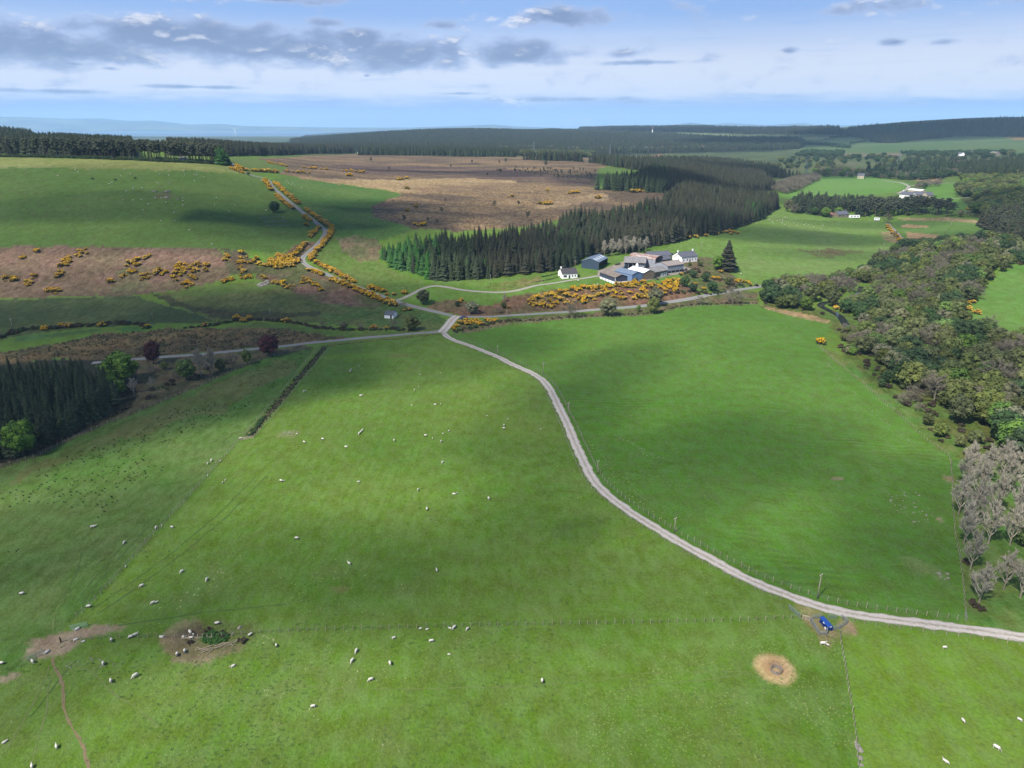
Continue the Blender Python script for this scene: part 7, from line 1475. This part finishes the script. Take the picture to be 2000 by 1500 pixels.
FLOCK = [
 # pasture beyond the straight fence
 (684.5,726,'g',200,E,'ewe of the pair high in the pasture below the road, lower one'), (685.5,722,'s',20,LB,'lamb just above the ewe high in the pasture below the road'), (701,716.5,'s',90,LB,'single lamb highest in the pasture below the road'),
 (593.5,766,'g',210,E,'ewe beside the ditch in the upper pasture'), (597.5,764,'s',30,LB,'lamb touching the ewe beside the ditch'), (704.5,774.5,'g',180,E,'ewe below the wheel marks in the upper pasture'), (709,772.5,'s',60,LB,'lamb just right of the ewe below the wheel marks'),
 (809.5,763.5,'s',270,E,'ewe in the upper middle of the pasture with a lamb behind'), (818,756,'g',300,LB,'lamb up the slope from the ewe in the upper middle pasture'), (820,732.5,'s',0,LB,'small lamb near the top of the pasture'), (861,729,'s',45,LB,'small lamb nearest the top of the gravel track'),
 (804,791.5,'l',0,LB,'white lamb alone in mid pasture, left of a lying ewe'), (850,790.5,'l',0,E,'ewe lying broadside in mid pasture'), (861,790,'s',90,LB,'lamb right of the ewe lying in mid pasture'),
 (831.5,852.5,'g',0,E,'ewe of the scattered family in the middle of the pasture'), (845,857,'s',70,LB,'lamb close to the scattered family ewe'), (865,848,'s',10,LB,'lamb up right of the scattered family ewe'), (877,843,'g',30,.85,'young sheep furthest right of the scattered family'), (861.5,864,'s',240,E,'ewe lowest of the scattered family'),
 (770,862,'s',280,E,'ewe standing end-on left of the scattered family'), (951.5,812.5,'l',20,LB,'lamb in the pale grass toward the gravel track'), (992,820,'s',120,LB,'lamb above the pair nearest the gravel track'), (984.5,832.5,'s',280,E,'upper ewe of the close pair toward the gravel track'), (984.5,838.5,'g',0,E,'lower ewe of the close pair toward the gravel track'), (1056.5,839.5,'s',200,LB,'lamb nearest the bend of the gravel track'),
 (701.5,848.5,'g',230,E,'left ewe of the trio below the ditch pasture'), (704.5,845.5,'g',220,E,'middle ewe of the trio'), (707.5,842.5,'s',40,E,'right ewe of the trio'), (676,873,'l',0,E,'ewe lying below the trio'), (630.5,859.5,'g',350,E,'ewe between the stony patch and the trio'), (594.5,865.5,'g',340,E,'ewe just below the stony patch'), (580,848.5,'s',0,LB,'lamb standing on the stony patch'),
 (864.5,904.5,'g',210,.95,'ewe alone in the open middle of the pasture'), (549,941,'g',170,E,'ewe of a pair level with the slanting fence top'), (554,940.5,'s',20,LB,'lamb of the pair level with the slanting fence top'), (700.5,943,'s',190,.85,'pale young sheep alone in the broad middle pasture'), (816.5,958.5,'s',260,.95,'ewe end-on above a resting family'),
 (887,965.5,'l',0,E,'ewe resting with a lamb at her side'), (892,964.5,'s',20,LB,'lamb beside the resting ewe'), (954.5,975.5,'s',300,E,'ewe standing alone toward the gravel track, casting a clear shadow'), (834,996.5,'s',100,E,'ewe facing away below the resting family'),
 (413,901.5,'s',60,E,'ewe by the slanting fence near the ditch end'), (406,906.5,'g',220,.85,'young sheep beside the ewe near the ditch end'), (430.5,901.5,'s',60,LB,'lamb right at the slanting fence near the ditch end'), (406,930,'s',70,LB,'lamb at the slanting fence a little below'), (440,939,'s',40,LB,'upper of two lambs right of the slanting fence'), (435,944,'s',250,.8,'lower of two young sheep right of the slanting fence'), (470,858,'g',10,E,'sheep at the wooden barrier of the ditch'), (478,857,'s',0,LB,'lamb at the wooden barrier of the ditch'),
 (180,1031.5,'s',200,E,'left ewe of the pair in the rush-grown field'), (185.5,1030,'s',20,.95,'right ewe of the pair in the rush-grown field'), (243,1062,'g',230,E,'ewe alone in the rush-grown field above the slanting fence'), (305,1033,'g',240,E,'ewe beside the slanting fence, halfway down'), (316.5,1028.5,'s',70,LB,'lamb at the slanting fence, halfway down'), (336,1031.5,'g',170,.95,'ewe just right of the slanting fence, halfway down'),
 (355.5,1118.5,'g',210,E,'ewe grazing in the dim lower pasture, left of another'), (404,1134.5,'g',240,E,'ewe grazing right of the one in the dim lower pasture'), (277,1146.5,'g',200,E,'ewe standing clear between fence and lower pasture'), (299,1180,'g',200,E,'ewe of the close pair above the old pit'), (306.5,1178,'s',20,.75,'lamb of the close pair above the old pit'), (43,1162,'s',190,E,'ewe alone low in the rush-grown field'), (173.5,1187,'g',190,E,'greyish ewe against the slanting fence near the gateway'), (246,1108,'s',60,LB,'lamb at the slanting fence below midway'),
 (580,1053.5,'g',0,E,'ewe alone in the wide pasture, above and left of two others'), (682,1103,'s',150,E,'ewe alone left of centre in the wide pasture'), (853,1116,'s',110,.95,'ewe alone right of centre in the wide pasture'),
 # along the straight fence and below
 (151,1230,'l',210,1.2,'ewe lying against the green gate'), (148,1250.5,'l',200,E,'ewe lying on bare earth below the green gate'), (163,1253.5,'l',200,.8,'lamb lying at the edge of the bare earth'), (218,1253.5,'s',260,E,'dark-shadowed ewe under the straight fence near the gateway'), (256,1246.5,'g',200,E,'ewe of the pair on the straight fence'), (265,1242.5,'s',20,E,'second ewe of the pair on the straight fence'), (316,1245,'l',0,E,'ewe resting on the straight fence before the old pit'),
 (372,1238,'s',310,1.2,'large ewe on the bare rim of the old pit'), (378,1240.5,'s',320,LB,'lamb tucked beside the large ewe at the old pit'), (360,1246.5,'s',0,.9,'sheep at the rails of the old pit, outer one'), (374,1248,'s',0,.9,'sheep at the rails of the old pit, inner one'), (425,1220,'g',10,E,'ewe standing on the green lip above the old pit'), (346,1281,'s',260,E,'lower sheep on the bare bank of the old pit'), (361,1275,'s',260,E,'upper sheep on the bare bank of the old pit'), (455,1302,'l',210,E,'pale ewe resting below the old pit'),
 (264.5,1323,'g',210,1.25,'big ewe alone on the near grass left of the old pit'), (217,1333,'s',270,E,'ewe below and left of the big near one'), (202,1299,'s',270,E,'ewe end-on above the thin sheep path'), (92,1275,'l',220,1.2,'ewe lying at the end of the grey gate'), (64.5,1295,'s',300,E,'sheep in front of the grey gate'), (3,1298,'s',180,E,'sheep at the very edge of the picture by the grey gate'), (10,1450,'l',30,.95,'white sheep lying lowest at the picture edge'), (111,1461,'s',100,.95,'bright white young sheep between the sheep paths'), (63,1499,'s',90,.9,'sheep cut by the bottom edge of the picture'), (489,1242,'s',30,.95,'sheep on the straight fence right of the old pit'),
 (821,1228.5,'l',200,.85,'lamb lying on the straight fence, left of two'), (834,1230,'l',200,.85,'lamb lying on the straight fence, right of two'), (879,1227.5,'l',170,.8,'lamb beside the ewe on the straight fence'), (887,1228,'g',220,E,'ewe on the straight fence with a lamb at her left'), (913,1230.5,'g',220,.9,'young sheep just below the straight fence'), (843,1254.5,'g',10,E,'ewe grazing broadside below the straight fence'), (769,1248.5,'s',200,.9,'small ewe below the straight fence, apart from the rest'), (696,1274,'g',240,E,'upper ewe of the two grazing together on the near grass'), (688,1293,'g',230,E,'lower ewe of the two grazing together on the near grass'), (762,1298.5,'s',285,E,'ewe with a dark shadow facing the viewer on the near grass'), (724,1330,'g',200,E,'ewe with her dark head turned left on the near grass'), (877,1278.5,'l',0,LB,'white lamb lying alone on the near grass'), (540,1263,'s',290,.85,'young sheep below the straight fence, nearest the old pit'), (1059,1333,'s',280,E,'ewe facing the viewer alone, furthest right on the near grass'), (612,1382,'g',10,.95,'ewe nearest the viewer among the flecked grass'),
 # right of the pen
 (1607,1260,'s',0,1.25,'large white ewe standing broadside below the blue feeder'), (1616,1261.5,'g',330,.75,'lamb at the head of the ewe below the blue feeder'), (1611.5,1230.5,'s',290,.85,'lamb beside the blue feeder inside the pen'), (1845,1267,'g',0,.95,'young sheep standing broadside below the gravel track'), (1880.5,1410,'g',310,.9,'young sheep in the middle of the bright corner field'), (1991,1408,'g',330,.85,'young sheep at the picture edge of the bright corner field'), (1946,1463.5,'g',330,1.2,'big ewe in the bright corner field'), (1844,1488,'s',140,.8,'left lamb of the touching pair at the bottom of the corner field'), (1849,1491,'g',320,.8,'right lamb of the touching pair at the bottom of the corner field'),
 # by the farm and the road
 (1129,549.5,'g',180,1.25,'sheep under the hedge line beside the white cottage'), (1146,554.5,'s',270,1.1,'sheep in the middle of the cottage grass'), (1161,558,'g',0,1.2,'left sheep of the two above the gorse by the barns'), (1167,557,'g',0,1.2,'right sheep of the two above the gorse by the barns'), (1447,536,'s',0,1.2,'white sheep alone below the big conifer'), (494,346.5,'s',180,1.5,'white sheep beside the round roadside bush'), (511,353,'g',300,1.4,'white sheep at the roadside gorse near the hilltop'), (520,411,'l',0,1.5,'white sheep left of the lone round tree'), (531,416,'s',300,1.3,'white sheep right under the lone round tree'), (569,413,'s',270,1.5,'white sheep in the roadside gorse beside the round tree'), (360,335.5,'s',270,2.0,'large white sheep at the top of the hill pasture')]
for f in FLOCK: sheep(*f)
c1 = [(27,331),(32,329),(50,332),(88,335),(107,336),(113,344),(147,332),(152,337),(199,325),(244,332),(255,341),(236,345),(214,360),(219,357),(246,374),(260,366),(260,369),(277,368),(240,392),(280,412),(260,392),(276,391),(303,388),(315,388),(324,396),(337,401),(307,358),(331,359),(312,341),(330,343),(361,343),(379,342),(384,343),(399,347),(380,354),(397,371),(423,387),(357,387),(357,393),(419,402),(447,414),(357,402),(416,457),(370,450),(414,478),(340,416),(459,402),(315,432),(343,432),(289,400)]
for u, v in c1: sheep(u, v, 'g', rnd.choice((0, 180, 30)), 1.1, 'tiny white sheep dotted over the wide hill pasture', 'sheep of the hill pasture')
for u, v in [(1503,430),(1508,433),(1510,436),(1518,432),(1523,430),(1528,431),(1527,436),(1531,427),(1534,425),(1538,427),(1533,440),(1550,436),(1554,428),(1557,441),(1571,440),(1574,438),(1578,441),(1589,444),(1603,449),(1607,441),(1638,449),(1658,457)]: sheep(u, v, 'g', rnd.choice((0, 180, 20)), 1.2, 'tiny white sheep in the flock on the crest of the sloping field', 'sheep of the sloping field')
for u, v in [(560,354),(564,359),(569,361),(572,358),(576,363),(590,367)]: sheep(u, v, 'g', 0, 1.2, 'tiny white sheep in the dark green field right of the hill road', 'sheep right of the hill road')
for u, v, lab in [(181,351,'black cow furthest left on the hill pasture'), (226,353,'black cow in the middle of the three on the hill pasture'), (264,350,'black cow highest of the three on the hill pasture')]: tag(mobj('cow', COWM[u % 2], None, P(u, v), yaw_px((u, v), (u+8, v)), 1.75), lab, 'cow')
